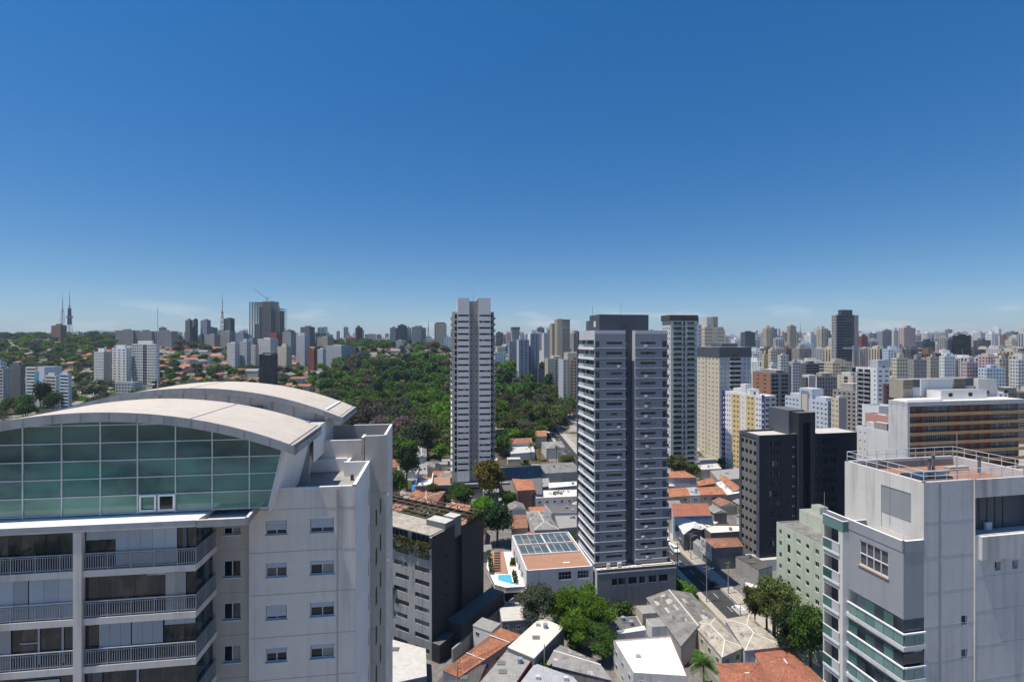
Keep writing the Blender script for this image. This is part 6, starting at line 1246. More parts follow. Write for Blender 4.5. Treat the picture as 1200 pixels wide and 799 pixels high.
# ================================================================== TREES
def crown(seed, r, h, nl, n, leaf, squash=.75, z0=3.0, gap=.25, flat=0.):
    """lobed crown of leaf clumps, centre line from z0 upwards"""
    g = np.random.RandomState(seed); lob = []
    for i in range(nl):
        a = g.uniform(0, 2*math.pi); rr = r*math.sqrt(g.uniform(0, 1))*.66; z = z0+h*g.uniform(.28, .8)*(1-flat*rr/r); lob.append((rr*math.cos(a), rr*math.sin(a), z, r*g.uniform(.34, .52)))
    lob.append((0, 0, z0+h*.68, r*.5)); lob = np.array(lob); k = g.randint(0, len(lob), n//9+1)
    d = g.normal(size=(len(k), 3)); d[:, 2] = np.where(d[:, 2] < -.25, -d[:, 2], d[:, 2]); d /= np.linalg.norm(d, axis=1)[:, None]
    rad = lob[k, 3][:, None]*g.uniform(1-gap*1.6, 1.06, (len(k), 1)); c = lob[k, :3]+d*rad*np.array([1, 1, squash])
    cl = np.repeat(c, 9, 0)[:n]+g.normal(size=(n, 3))*leaf*1.15; dd = np.repeat(d, 9, 0)[:n]
    nn = dd*.8+g.normal(size=(n, 3))*.75+np.array([0, 0, .35]); nn /= np.linalg.norm(nn, axis=1)[:, None]
    t = np.cross(nn, g.normal(size=(n, 3))); t /= np.linalg.norm(t, axis=1)[:, None]; b = np.cross(nn, t); s = leaf*g.uniform(.5, 1.15, (n, 1))
    return np.stack([cl-t*s-b*s*.25, cl-t*s*.2-b*s*.7, cl+t*s+b*s*.15, cl+t*s*.1+b*s*.7], 1)
def trunkmesh(seed, h, r, spread, nb=5):
    g = random.Random(seed); q = MB(); q.tube((0, 0, -.6), (.15, .1, h*.45), r, 'bark', 8, r*.72, False); top = (.15, .1, h*.45)
    for i in range(nb):
        a = 2*math.pi*i/nb+g.uniform(-.4, .4); s = spread*g.uniform(.35, .7); p = (math.cos(a)*s*.5, math.sin(a)*s*.5, h*g.uniform(.58, .7)); e = (math.cos(a)*s, math.sin(a)*s, h*g.uniform(.78, .95))
        q.tube(top, p, r*.5, 'bark', 6, r*.34, False); q.tube(p, e, r*.34, 'bark', 5, r*.12, False)
        q.tube(p, (p[0]+g.uniform(-1, 1), p[1]+g.uniform(-1, 1), h*.9), r*.22, 'bark', 4, r*.08, False)
    return q.mesh('trunk')
PROTO = {}
def proto(key, seed, r, h, nl, n, leaf, **kw):
    z0 = kw.get('z0', 3.0); PROTO[key] = (quadmesh('crown', crown(seed, r, h, nl, n, leaf, **kw), ['leaf_green']), trunkmesh(seed, z0+h*.8, .028*(h+z0)+.06, r*.75), r, h+z0)
for s in range(6): proto(('far', s), 20+s, 6.0, 8.5, 7+s % 3, 1700, .62, z0=2.5)
for s in range(3): proto(('tall', s), 40+s, 3.0, 14.0, 9, 1500, .6, z0=2.0, squash=1.2)
for s in range(3): proto(('mid', s), 60+s, 5.5, 8.0, 10, 5200, .36, z0=3.0)
for s in range(3): proto(('near', s), 80+s, 5.2, 8.5, 16, 13000, .25, z0=3.0, gap=.3)
proto(('sparse', 0), 95, 5.4, 11.0, 20, 9000, .24, z0=4.5, gap=.55); proto(('bush', 0), 97, 1.6, 1.8, 6, 1800, .16, z0=.3); proto(('bush', 1), 98, 1.8, 1.6, 6, 900, .3, z0=.3)
NT = [0]
def tree(key, leaf, x, y, s, label, group=None, z=None, rz=None, name='tree', sz=None):
    cr_, tr_, r, h = PROTO[key]; z = Zg(x, y) if z is None else z
    t = thing(name, label, 'tree', (x, y, z), rnd.uniform(0, 6.28) if rz is None else rz, group); t.scale = (s, s, sz or s*rnd.uniform(.9, 1.12))
    c = link('crown', cr_, t); c.material_slots[0].link = 'OBJECT'; c.material_slots[0].material = M[leaf]; link('trunk', tr_, t); NT[0] += 1; return t
def treepx(key, leaf, px, pybase, ptop, label, s=None, **kw):           # a tree whose foot stands at (px, pybase) and whose top reaches ptop
    x, y = atg(px, pybase); zg = Zg(x, y); h = (CH-(ptop-CY)/F*y)-zg; c = PROTO[key]; sz = h/c[3]; return tree(key, leaf, x, y, s or sz, label, sz=sz, z=zg, **kw)
treepx(('near', 0), 'leaf_greygreen', 630, 745, 686, 'dull grey green tree left of the bright green trees beside the cream warehouse', s=1.02)
treepx(('near', 1), 'leaf_bright', 657, 742, 690, 'bright green tree in the middle of the clump below the clubhouse', s=.95); treepx(('near', 2), 'leaf_bright', 683, 748, 690, 'tallest bright green tree of the clump, right beside the clubhouse wall', s=1.1); treepx(('near', 0), 'leaf_bright', 700, 752, 701, 'bright green tree at the right end of the clump next to the podium', s=.95); treepx(('near', 1), 'leaf_green', 706, 775, 736, 'darker low green tree in front of the clump, over the white roof yard', s=.8); treepx(('near', 2), 'leaf_bright', 676, 765, 722, 'bright green tree at the front of the clump above the grey sheet roof', s=.9)
treepx(('sparse', 0), 'leaf_olive', 908, 768, 672, 'tall sparse olive street tree with yellow top in front of the pale green block', s=1.12); treepx(('sparse', 0), 'leaf_gold', 899, 758, 676, 'yellowish street tree beside the sparse olive one', s=.7, rz=2.); treepx(('near', 1), 'leaf_green', 951, 800, 706, 'dense dark green street tree at the foot of the right hand block', s=1.15); treepx(('near', 0), 'leaf_dark', 932, 790, 715, 'dark green street tree between the olive tree and the right hand block', s=.9); treepx(('near', 2), 'leaf_olive', 885, 745, 688, 'thin greyish street tree at the kerb beside the white van', s=.6)
treepx(('bush', 0), 'leaf_bright', 800, 701, 682, 'bright green bush beside the street right of the podium', s=2.6)
treepx(('mid', 0), 'leaf_gold', 574, 597, 538, 'round golden brown tree in front of the white tower podium', s=1.7); treepx(('mid', 1), 'leaf_dark', 583, 640, 592, 'big dark round tree behind the pool deck', s=1.35); treepx(('mid', 2), 'leaf_green', 545, 600, 570, 'grey green tree below the white tower podium', s=1.1); treepx(('mid', 0), 'leaf_bright', 562, 612, 583, 'bright green low tree behind the roof pergola', s=1.1); treepx(('mid', 1), 'leaf_green', 536, 590, 566, 'green tree at the left foot of the white tower podium', s=.9); treepx(('mid', 2), 'leaf_green', 594, 600, 574, 'green tree left of the timber fronted house', s=.8); treepx(('mid', 0), 'leaf_dark', 477, 575, 521, 'dark tree right beside the left foreground block', s=1.4); treepx(('mid', 1), 'leaf_green', 465, 592, 552, 'leafy tree low against the left foreground block', s=1.1); treepx(('mid', 2), 'leaf_olive', 505, 588, 566, 'olive shrub tree beside the orange shed', s=.7)
treepx(('bush', 1), 'leaf_bright', 606, 603, 594, 'round bush beside the brown tiled house', s=1.8); treepx(('bush', 1), 'leaf_green', 652, 592, 580, 'small round tree on the white roofed yard', s=2.)
treepx(('mid', 0), 'leaf_olive', 791, 562, 533, 'broad olive tree behind the first orange roof right of the centre tower', s=1.5); treepx(('mid', 1), 'leaf_bright', 813, 562, 544, 'small bright yellow green tree beside the olive one', s=.9); treepx(('mid', 2), 'leaf_dark', 990, 500, 489, 'dark round tree above the black tower roof', s=1.3)
treepx(('mid', 1), 'leaf_olive', 665, 550, 533, 'olive tree beside the sloping side street', s=1.)
low('shed', 'tiny house with an orange roof below the dark tree', ((481, 588), (499, 587), (497, 577), (483, 577)), 4, 'offwhite', 'tile_orange', kind='gabley', rise=1.5, capm='tile_orange'); low('shed', 'bright blue canopy near the orange roofed tiny house', ((482, 575), (498, 573), (498, 567), (484, 568)), 5, 'lightgrey', 'bluetarp', cat='canopy'); low('house', 'pale house with a grey roof between the dark tree and the white tower podium', ((487, 556), (501, 556), (500, 546), (487, 546)), 7, 'offwhite', 'roof_grey', par=.2, wins=1); low('house', 'low grey roofed house behind the dark tree', ((488, 537), (500, 536), (500, 524), (487, 524)), 7, 'grey', 'sheet_grey', kind='gabley', rise=1.2); low('house', 'house with a dull red roof half hidden behind the dark tree', ((455, 548), (466, 547), (466, 538), (455, 538)), 7, 'beige', 'tile_red', kind='gablex', rise=1.4)
low('house', 'cluttered tiled roofs beyond the roof pergola', ((465, 598), (505, 598), (522, 576), (500, 574)), 5, 'brick', 'tile_old', kind='hipx', rise=1.3); low('house', 'house with an orange roof seen through the pergola beams', ((520, 606), (548, 606), (552, 592), (530, 588)), 5.5, 'offwhite', 'tile_orange', kind='hipx', rise=1.4); low('house', 'narrow tiled house between the pergola and the big dark tree', ((556, 640), (567, 640), (570, 614), (558, 606)), 5, 'offwhite', 'tile_old', kind='gabley', rise=1.2)
# palms
def palm(px, pyb, ptop, label, nf=26, rl=2.9, Z=0, name='palm_tree'):
    x, y = atg(px, pyb); Z = Zg(x, y); h = CH-(ptop-CY)/F*y-Z-.8; t = thing(name, label, 'tree', (x, y, Z)); q = MB(); q.tube((0, 0, -.3), (.1, 0, h), .2, 'bark', 8, .15); q.build('trunk', t); V = []; g = random.Random(px)
    for i in range(nf):
        a = i*2.4+g.uniform(-.3, .3); el = g.uniform(-.5, 1.2); L_ = rl*g.uniform(.8, 1.1); p = Vector((.1, 0, h)); d = Vector((math.cos(a)*math.cos(el), math.sin(a)*math.cos(el), math.sin(el))); n = 9
        for k in range(n):
            d2 = (d+Vector((0, 0, -.14*k/ n*2))).normalized(); p2 = p+d2*L_/n; sd = d2.cross(Vector((0, 0, 1))).normalized(); wl = .62*math.sin(math.pi*(k+1)/(n+1))+.12
            for s in (-1, 1):
                for m_ in range(3): b0 = p.lerp(p2, m_/3); e = b0+sd*s*wl+d2*.18+Vector((0, 0, -.28*wl)); V.append([b0, b0.lerp(p2, .3), e+d2*.05, e])
            p, d = p2, d2
    link('crown', quadmesh('crown', np.array([[list(v) for v in f] for f in V]), ['leaf_green']), t); return t
palm(824, 856, 772, 'palm tree at the bottom edge between the white roof and the tiled roof', 34, 3.4)
for k, p in enumerate(((622, 540, 520), (632, 541, 521), (652, 543, 523))): palm(p[0], p[1], p[2], ('short palm at the left of three beside the pale sheds', 'short palm in the middle of three beside the pale sheds', 'taller palm at the right of three by the sloping side street')[k], 18, 3.2)
palm(793, 552, 530, 'palm left of the pair beside the brown capped tower', 18, 3.); palm(812, 551, 527, 'palm right of the pair beside the brown capped tower', 18, 3.)
LAB = {'leaf_bright': 'bright yellow green', 'leaf_green': 'mid green', 'leaf_dark': 'dark green', 'leaf_olive': 'olive green', 'leaf_brown': 'bare looking brownish', 'leaf_pink': 'pinkish blossoming', 'leaf_greygreen': 'grey green'}

# small sheds, lean-tos and yard trees filling the blocks between the larger roofs
rq = random.Random(77); nfill = 0; FR_ = ['sheet_grey', 'tile_old', 'tile_orange', 'roof_grey', 'sheet_light', 'roof_light', 'sheet_old', 'tile_red', 'roof_dark', 'sheet_beige']; FNM = ['grey sheet roofed', 'brown tiled', 'orange tiled', 'grey flat roofed', 'pale sheet roofed', 'pale flat roofed', 'stained sheet roofed', 'red tiled', 'dark flat roofed', 'beige sheet roofed']
def onroad(x, y):
    v = Vector((x, y, 0))-RP; t = v.dot(RN); return -13 < t < 8.5 or (0 < t < 26 and -14 < v.dot(RD) < 30)
def tfree(x, y, r): return all((x-a)**2+(y-b)**2 > (r+c*.72)**2 for a, b, c in FOOT) and not onroad(x, y)
for _ in range(7000):
    y = rq.uniform(100, 400); x = rq.uniform(-.3, .62)*y; p = CX+x/y*F
    if y > 325 and p < 600 or p < 440 or p > 1000: continue
    r = rq.uniform(3.5, 6.5)
    if not tfree(x, y, r*.95): continue
    i = rq.randrange(10); hgt = rq.uniform(3, 6.2); w_, d_ = r*rq.uniform(1.2, 1.75), r*rq.uniform(1.0, 1.6); FOOT.append((x, y, r)); zone = 'below the park' if y > 230 and p < 690 else ('right of the street' if x > 50 else ('near the bottom edge' if y < 135 else 'left of the centre tower')); zg = Zg(x, y)
    lab = f'small {FNM[i]} shed {zone}'; o = thing('shed', lab, 'shed', (x, y, zg), R(-31 if p < 640 and y < 135 else 7+rq.choice((0, 0, 3, 90))), 'small sheds: '+lab)
    q = MB(); q.box(-w_/2, -d_/2, -.5, w_/2, d_/2, hgt, rq.choice(['offwhite', 'beige', 'concrete', 'lightgrey', 'cream', 'dirtyconcrete'])); q.build('wall', o); q = MB(); m_ = FR_[i]; e = .3
    if 'roof' in m_: q.box(-w_/2-.1, -d_/2-.1, hgt+.003, w_/2+.1, d_/2+.1, hgt+.25, 'offwhite', m_)
    else:
        rz_ = hgt+d_*.2; V = [(-w_/2-e, -d_/2-e, hgt-.05), (w_/2+e, -d_/2-e, hgt-.05), (w_/2+e, d_/2+e, hgt-.05), (-w_/2-e, d_/2+e, hgt-.05)]; r0, r1 = (-w_/2-e, 0, rz_), (w_/2+e, 0, rz_)
        for f_ in ([V[0], V[1], r1, r0], [V[2], V[3], r0, r1]): q.poly(f_, m_)
        for f_ in ([V[1], V[2], r1], [V[3], V[0], r0]): q.poly(f_, 'offwhite')
        q.poly(V[::-1], 'offwhite')
    q.build('roof', o); nfill += 1
    if y < 260:
        for k in range(int(w_/3)): link('window', winmesh(1.1, 1.1, .1, 'glass', 'frame', 1), o, (-w_/2+.8+k*3, -d_/2-.09, hgt-2.2))
    if nfill > 130: break
nt_ = 0
for _ in range(9000):
    y = rq.uniform(105, 400); x = rq.uniform(-.3, .55)*y; p = CX+x/y*F
    if y > 325 and p < 600 or p < 440: continue
    if not tfree(x, y, 1.6) : continue
    FOOT.append((x, y, 2.2)); lf = rq.choice(['leaf_green', 'leaf_green', 'leaf_bright', 'leaf_olive', 'leaf_dark']); zone = 'below the park' if y > 230 and p < 690 else ('right of the street' if x > 50 else 'in the yards near the bottom edge' if y < 135 else 'in the yards by the centre tower')
    big = y > 200 and rq.random() < .6; lab = f'{LAB[lf]} {"small tree" if big else "bush"} {zone}'
    tree(('mid', rq.randrange(3)) if big else ('bush', 1), lf, x, y, rq.uniform(.4, .7) if big else rq.uniform(.9, 1.7), lab, 'yard greenery: '+lab, name='tree'); nt_ += 1
    if nt_ > 90: break
print('fill', nfill, nt_)
# the wooded park and the slopes
def inpark(x, y):
    p = CX+x/y*F
    if 378 < p < 528 and 322 < y < 690: return p > 378+ (0 if y < 520 else (y-520)*.13)
    return (580 < p < 606+max(0, (y-330))*.55 and 335 < y < 640 and p < 678) or (528 <= p <= 580 and 300 < y < 650)
rp_ = random.Random(11); cand = []
for _ in range(9000):
    y = rp_.uniform(322, 700); x = rp_.uniform(-.38, .14)*y
    if not inpark(x, y): continue
    if all((x-a)**2+(y-b)**2 > (8.6 if y < 480 else 10.5)**2 for a, b in cand) and all((x-a)**2+(y-b)**2 > (r*.7+3)**2 for a, b, r in FOOT): cand.append((x, y))
cand.sort(key=lambda c: c[1])
pool = ['leaf_green']*8+['leaf_dark']*3+['leaf_olive']*5+['leaf_bright']*3+['leaf_greygreen']*3+['leaf_brown']*2
rest = []; NP = 205
vis = [c for c in cand if not (528 < CX+c[0]/c[1]*F < 580)]
def parkleaf(x, y):
    p = CX+x/y*F; py = CY+(CH-Zg(x, y)-8)/y*F
    if 395 < p < 475 and 478 < py < 515: return rp_.choice(['leaf_brown', 'leaf_greygreen', 'leaf_greygreen', 'leaf_brown', 'leaf_olive', 'leaf_pink'])
    if 440 < p < 520 and 432 < py < 462: return rp_.choice(['leaf_dark', 'leaf_dark', 'leaf_green'])
    if 488 < p < 528 and 465 < py < 500: return rp_.choice(['leaf_bright', 'leaf_green', 'leaf_bright'])
    return rp_.choice(pool)
for i, (x, y) in enumerate(vis):
    lf = parkleaf(x, y); s = rp_.uniform(.85, 1.6); p = CX+x/y*F
    key = ('tall', rp_.randrange(3)) if lf == 'leaf_dark' and rp_.random() < .35 else ('far', rp_.randrange(6))
    if i < NP:
        zone = 'right of the white tower' if p > 575 else ('at the near edge of the wooded park' if y < 380 else ('in the lower part of the wooded park' if y < 440 else 'in the middle of the wooded park'))
        lab = f"{LAB[lf]} {'slender upright' if key[0] == 'tall' else 'round crowned'} tree {zone}"; tree(key, lf, x, y, s, lab, 'wooded park trees: '+lab)
    else: rest.append((key, lf, x, y, s))
def merge(items, name, label, cat):
    by = {}
    for key, lf, x, y, s in items:
        me = PROTO[key][0]; n = len(me.vertices); co = np.empty(n*3, np.float32); me.vertices.foreach_get('co', co); V = co.reshape(-1, 4, 3); k = max(1, int(len(V)*.45)); V = V[np.random.RandomState(int(x*7+y) % 9999).permutation(len(V))[:k]]
        a = rp_.uniform(0, 6.28); c, s_ = math.cos(a), math.sin(a); Rm = np.array([[c, s_, 0], [-s_, c, 0], [0, 0, 1]]); by.setdefault(lf, []).append(((V-V.mean((1), keepdims=True))*1.45+V.mean((1), keepdims=True))@Rm*s+np.array([x, y, Zg(x, y)]))
    Vs = []; mi = []; mats = list(by)
    for j, lf in enumerate(mats): A = np.concatenate(by[lf]); Vs.append(A); mi.append(np.full(len(A), j, np.int32))
    me = quadmesh(name, np.concatenate(Vs), mats); me.polygons.foreach_set('material_index', np.concatenate(mi)); o = link(name, me); return tag(o, label, cat, None, 'stuff')
if rest: merge(rest, 'woodland', 'far part of the wooded park, a continuous mass of mixed green crowns', 'woodland')
# slope trees on the left and mid ground scatter
slope = []
for _ in range(12000):
    y = 440+1010*rp_.random()**1.3; x = rp_.uniform(-1.03, -.3 if y < 720 else -.05)*y; p = CX+x/y*F
    if 130 < p < 206 and 780 < y < 1010: continue
    dens = (1 if y > 900 or p < 105 else .7)*(.35 if 206 < p < 425 and y > 640 else 1)
    if y < 460 and p > 110: continue
    if rp_.random() > dens or any((x-a)**2+(y-b)**2 < (8 if y < 800 else 13)**2 for a, b in slope) or not all((x-a)**2+(y-b)**2 > (r*.8+4)**2 for a, b, r in FOOT): continue
    slope.append((x, y))
    if len(slope) > 1000: break
slope.sort(key=lambda c: c[1]); NS = 62; rest2 = []
near_sl = slope[:NS]
for i, (x, y) in enumerate(slope):
    lf = rp_.choice(pool); s = rp_.uniform(.6, 1.2)*(1 if y < 800 else 1.5); key = ('far', rp_.randrange(6))
    if i < NS: lab = f"{LAB[lf]} tree among the houses {'at the left edge' if CX+x/y*F < 105 else 'on the left slope'}"; tree(key, lf, x, y, s, lab, 'left slope trees: '+lab)
    else: rest2.append((key, lf, x, y, s))
merge(rest2, 'hillside_woodland', 'tree cover of the distant left hillside between the houses', 'woodland')
treepx(('far', 0), 'leaf_dark', 47, 486, 448, 'large dark round tree in front of the pale blue ended block at the left', s=1.3); treepx(('far', 1), 'leaf_green', 62, 488, 458, 'green tree right beside the large dark round tree at the left', s=1.2); treepx(('far', 2), 'leaf_green', 30, 489, 462, 'green tree left of the large dark round tree at the left', s=1.2); treepx(('far', 3), 'leaf_olive', 8, 486, 466, 'olive tree at the left edge beside orange roofs', s=1.)
# ================================================================== SLOPE HOUSES AND THE FAR CITY
HP = []
def house_proto(w, d, h, wm, rm, kind):
    root = thing('house', '', 'house', (0, 0, -500)); q = MB(); q.prism([(-w/2, -d/2), (w/2, -d/2), (w/2, d/2), (-w/2, d/2)], -2, h, wm); q.build('wall', root)
    q = MB(); e = .45; V = [(-w/2-e, -d/2-e, h-.1), (w/2+e, -d/2-e, h-.1), (w/2+e, d/2+e, h-.1), (-w/2-e, d/2+e, h-.1)]
    if kind == 'flat': q.box(-w/2-.2, -d/2-.2, h+.003, w/2+.2, d/2+.2, h+.35, 'offwhite', rm)
    else:
        i = d*.45 if kind == 'hip' else 0; rz = h+d*.24; r0 = (-w/2-e+i, 0, rz); r1 = (w/2+e-i, 0, rz)
        for f in ([V[0], V[1], r1, r0], [V[2], V[3], r0, r1], [V[1], V[2], r1], [V[3], V[0], r0]): q.poly(f, rm)
        q.poly(V[::-1], wm)
    q.build('roof', root)
    me = winmesh(1.3, 1.3, .1, 'glass', 'frame', 1)
    for f in range(int(h/3)):
        for k in range(int(w/3.5)): link('window', me, root, (-w/2+1.2+k*3.5, -d/2-.09, f*3+.9))
    TREE[root.name] = list(root.children); return root
specs = [(11, 8, 5.6, 'offwhite', 'tile_orange', 'hip'), (14, 9, 6, 'white', 'tile_red', 'gable'), (10, 9, 3.6, 'cream', 'tile_old', 'hip'), (13, 8, 6.2, 'white', 'roof_light', 'flat'), (16, 10, 5.8, 'beige', 'tile_orange', 'gable'), (12, 10, 4.5, 'offwhite', 'tile_red', 'hip'), (15, 11, 6.5, 'lightgrey', 'sheet_grey', 'gable'), (10, 7, 6.8, 'salmon', 'tile_old', 'gable')]
bpy.context.view_layer.update()
HN = ['orange hip roofed off white', 'red gabled white', 'brown roofed cream', 'flat roofed white', 'wide orange gabled beige', 'red hip roofed off white', 'grey sheet roofed pale', 'salmon walled brown roofed']
protos = [house_proto(*s) for s in specs]; used = set()
rh = random.Random(21); hs_ = []; used_n = 0
for _ in range(9000):
    y = rh.uniform(455, 980); x = rh.uniform(-1.05, -.2)*y; p = CX+x/y*F
    if p > 380-(y-455)*.03 and y < 640: continue
    if y < 460 and 105 < p < 250: continue
    if p < 105 and y > 700 and rh.random() < .7: continue
    if any((x-a)**2+(y-b)**2 < 13**2 for a, b in hs_) or not all((x-a)**2+(y-b)**2 > (r+5)**2 for a, b, r in FOOT) or any((x-a)**2+(y-b)**2 < 5**2 for a, b in slope): continue
    hs_.append((x, y)); i = rh.randrange(8); zone = 'below the wooded hill' if p < 105 else ('behind the vaulted roofs' if p < 260 else 'above the vaulted roofs'); zone += ', nearer row' if y < 620 else ', farther up'
    lab = f'{HN[i]} house {zone}'
    o = protos[i]; loc = (x, y, Zg(x, y)); rz = R(rh.choice((-12, -6, 78, 84, 20)))
    if i not in used: used.add(i); o.location = loc; o.rotation_euler = (0, 0, rz); o['label'] = lab; o['group'] = 'slope houses: '+lab
    else: dup(o, None, loc, rz, None, lab, 'slope houses: '+lab)
    if len(hs_) > 270: break
for i, o in enumerate(protos):
    if i not in used:
        for c in list(o.children): bpy.data.objects.remove(c)
        bpy.data.objects.remove(o)
# far city towers: prototypes of real walls with recessed windows, copied
def far_proto(w, d, h, wm, gm, nF, nS, style, seed):
    g = random.Random(seed); root = thing('tower_block', '', 'tower', (0, 0, -900)); q = MB(); n = int((h-1.5)/3.05); gw = MB()
    for f, (P0, U, wd) in facegeom(w, d).items():
        hs = []
        if f != 'B':
            cs = C(nF if f == 'F' else nS, .5, .9, 1.4) if style == 'grid' else (C(2, .8, .7, 1.7) if style == 'band' else C(nF if f == 'F' else nS, .55, .2, 2.5))
            for a, b, s, hh in cs:
                for i in range(n):
                    z = h-1-(i+1)*3.05+s
                    if z > .5: hs.append((round(a*wd, 3), round(z, 3), round(b*wd, 3), round(z+hh, 3)))
        wall(q, (P0[0]-w/2, P0[1]-d/2), U, wd, -8, h, hs, wm, .35); N = (U[1], -U[0])
        for a, b, c, e in hs:
            gw.poly([(P0[0]-w/2+U[0]*u-N[0]*.33, P0[1]-d/2+U[1]*u-N[1]*.33, z) for u, z in ((a, b), (c, b), (c, e), (a, e))], gm)
    q.poly([(-w/2, -d/2, h-.7), (w/2, -d/2, h-.7), (w/2, d/2, h-.7), (-w/2, d/2, h-.7)], g.choice(['roof_grey', 'roof_light', 'tile_old', 'roof_light']))
    q.build('wall', root); tag(gw.build('windows', root), kind='stuff')
    b = MB(); b.box(-w*.25, -d*.2, h-.69, w*.15, d*.3, h+g.uniform(2, 5), wm, 'roof_light'); b.box(w*.2, -d*.1, h-.69, w*.38, d*.2, h+1.6, 'roof_light'); b.build('roof_box', root)
    if g.random() < .6: b = MB(); b.tube((-w*.1, 0, h), (-w*.1, 0, h+g.uniform(6, 11)), .14, 'metal', 4); b.build('antenna', root)
    if g.random() < .6: b = MB(); b.tube((w*.3, d*.3, h-.69), (w*.3, d*.3, h+1.4), 1.3, 'bluegrey', 8); b.tube((-w*.35, d*.35, h-.69), (-w*.35, d*.35, h+1.1), 1.1, 'offwhite', 8); b.build('water_tank', root)
    if style != 'band':
        b = MB()
        for i in range(n): b.box(-w*.5+w*.36, -d/2-1.1, h-1-(i+1)*3.05, -w*.5+w*.64, -d/2-.01, h-1-(i+1)*3.05+(1.0 if i % 3 else .9), wm)
        b.build('balcony_stack', root)
    TREE[root.name] = list(root.children); return root, h
FS = [(18, 15, 45, 'white', 'glass', 6, 5, 'grid'), (16, 18, 54, 'offwhite', 'glass', 5, 6, 'grid'), (22, 14, 36, 'cream', 'glass', 7, 5, 'grid'), (15, 15, 62, 'lightgrey', 'glass_blue', 4, 4, 'slot'), (20, 18, 48, 'beige', 'glass', 5, 5, 'slot'), (24, 16, 40, 'bluegrey', 'glass_blue', 6, 4, 'band'), (17, 16, 58, 'white', 'glass_dark', 5, 5, 'slot'),
      (20, 16, 44, 'twr', 'glass', 6, 5, 'grid'), (26, 18, 34, 'offwhite', 'glass', 8, 6, 'band'), (16, 14, 50, 'pink', 'glass', 5, 4, 'grid'), (18, 18, 55, 'darkgrey', 'glass_blue', 5, 5, 'band'), (19, 15, 39, 'paleblue', 'glass', 6, 5, 'grid'), (14, 14, 66, 'cream', 'glass', 4, 4, 'slot'), (28, 12, 30, 'lightgrey', 'glass', 9, 4, 'grid'),
      (16, 16, 24, 'white', 'glass', 5, 5, 'grid'), (20, 20, 18, 'offwhite', 'glass', 6, 6, 'grid'), (22, 14, 21, 'salmon', 'glass', 6, 4, 'grid'), (15, 16, 46, 'brown', 'glass_dark', 4, 5, 'slot')]
FN = ['white gridded', 'off white gridded', 'cream gridded', 'slim grey slotted', 'beige slotted', 'blue grey banded', 'white slotted', 'tan grey gridded', 'long off white banded', 'pink gridded', 'dark banded', 'pale blue gridded', 'slim cream slotted', 'long grey low', 'low white', 'low off white', 'low salmon', 'brown slotted']
fps = [far_proto(*s, 500+i) for i, s in enumerate(FS)]; fused = set(); rf = random.Random(5); far = []
def skyline(p):                                               # no random tower rises over this pixel row
    return 391 if p < 880 else 388
tries = 0; far_rest = []
while tries < 26000 and len(far) < 760:
    tries += 1
    u = rf.random(); y = 360+3800*u**2.1; p = rf.uniform(885, 1215) if rf.random() < .72 else rf.uniform(575, 900)
    if rf.random() < .1: p = rf.uniform(180, 540); y = rf.uniform(1000, 3000)
    if p < 690 and y < 760: continue
    if p < 880 and y < 520 : continue
    x = (p-CX)/F*y
    rad = 13 if y < 1200 else 17
    if not free(x, y, rad): continue
    i = rf.randrange(18); h = FS[i][2]; zg = Zg(x, y)
    sc = rf.uniform(.8, 1.25); top = CY-(zg+h*sc+4-CH)/F*0-((zg+h*sc+4-CH)/y*F)
    lim = skyline(p)-rf.choice((0, 0, 0, 3, 6, 9)) if y > 900 else 405+max(0, (620-y))*.12
    if p > 1030 and y < 470: lim = max(lim, 452)
    if 885 < p < 1030 and y < 520: lim = max(lim, 440)
    if top < lim:
        hm = CH+(CY-lim)/F*y-zg-4; sc = hm/h
        if sc < .45: continue
    FOOT.append((x, y, rad)); far.append((y, x, p, i, sc, zg))
far.sort(); print('far', len(far), 'trees', NT[0])
cap_ = 235
for k, (y, x, p, i, sc, zg) in enumerate(far):
    loc = (x, y, zg); rz = R(rf.choice((4, 9, 14, 28, -10, 45)))
    if k < cap_:
        zone = 'right of the black towers' if p > 1010 else ('behind the yellow striped block' if p > 840 else ('right of the white tower' if p > 560 else 'on the left skyline'))
        zone += ', near rows' if y < 800 else (', middle rows' if y < 1500 else ', back rows'); lab = f'{FN[i]} block {zone}'
        o = fps[i][0]; s = (1, 1, sc)
        if i not in fused: fused.add(i); o.location = loc; o.rotation_euler = (0, 0, rz); o.scale = s; o['label'] = lab; o['group'] = 'far city: '+lab
        else: dup(o, None, loc, rz, s, lab, 'far city: '+lab)
    else: far_rest.append((loc, rz, sc, i))
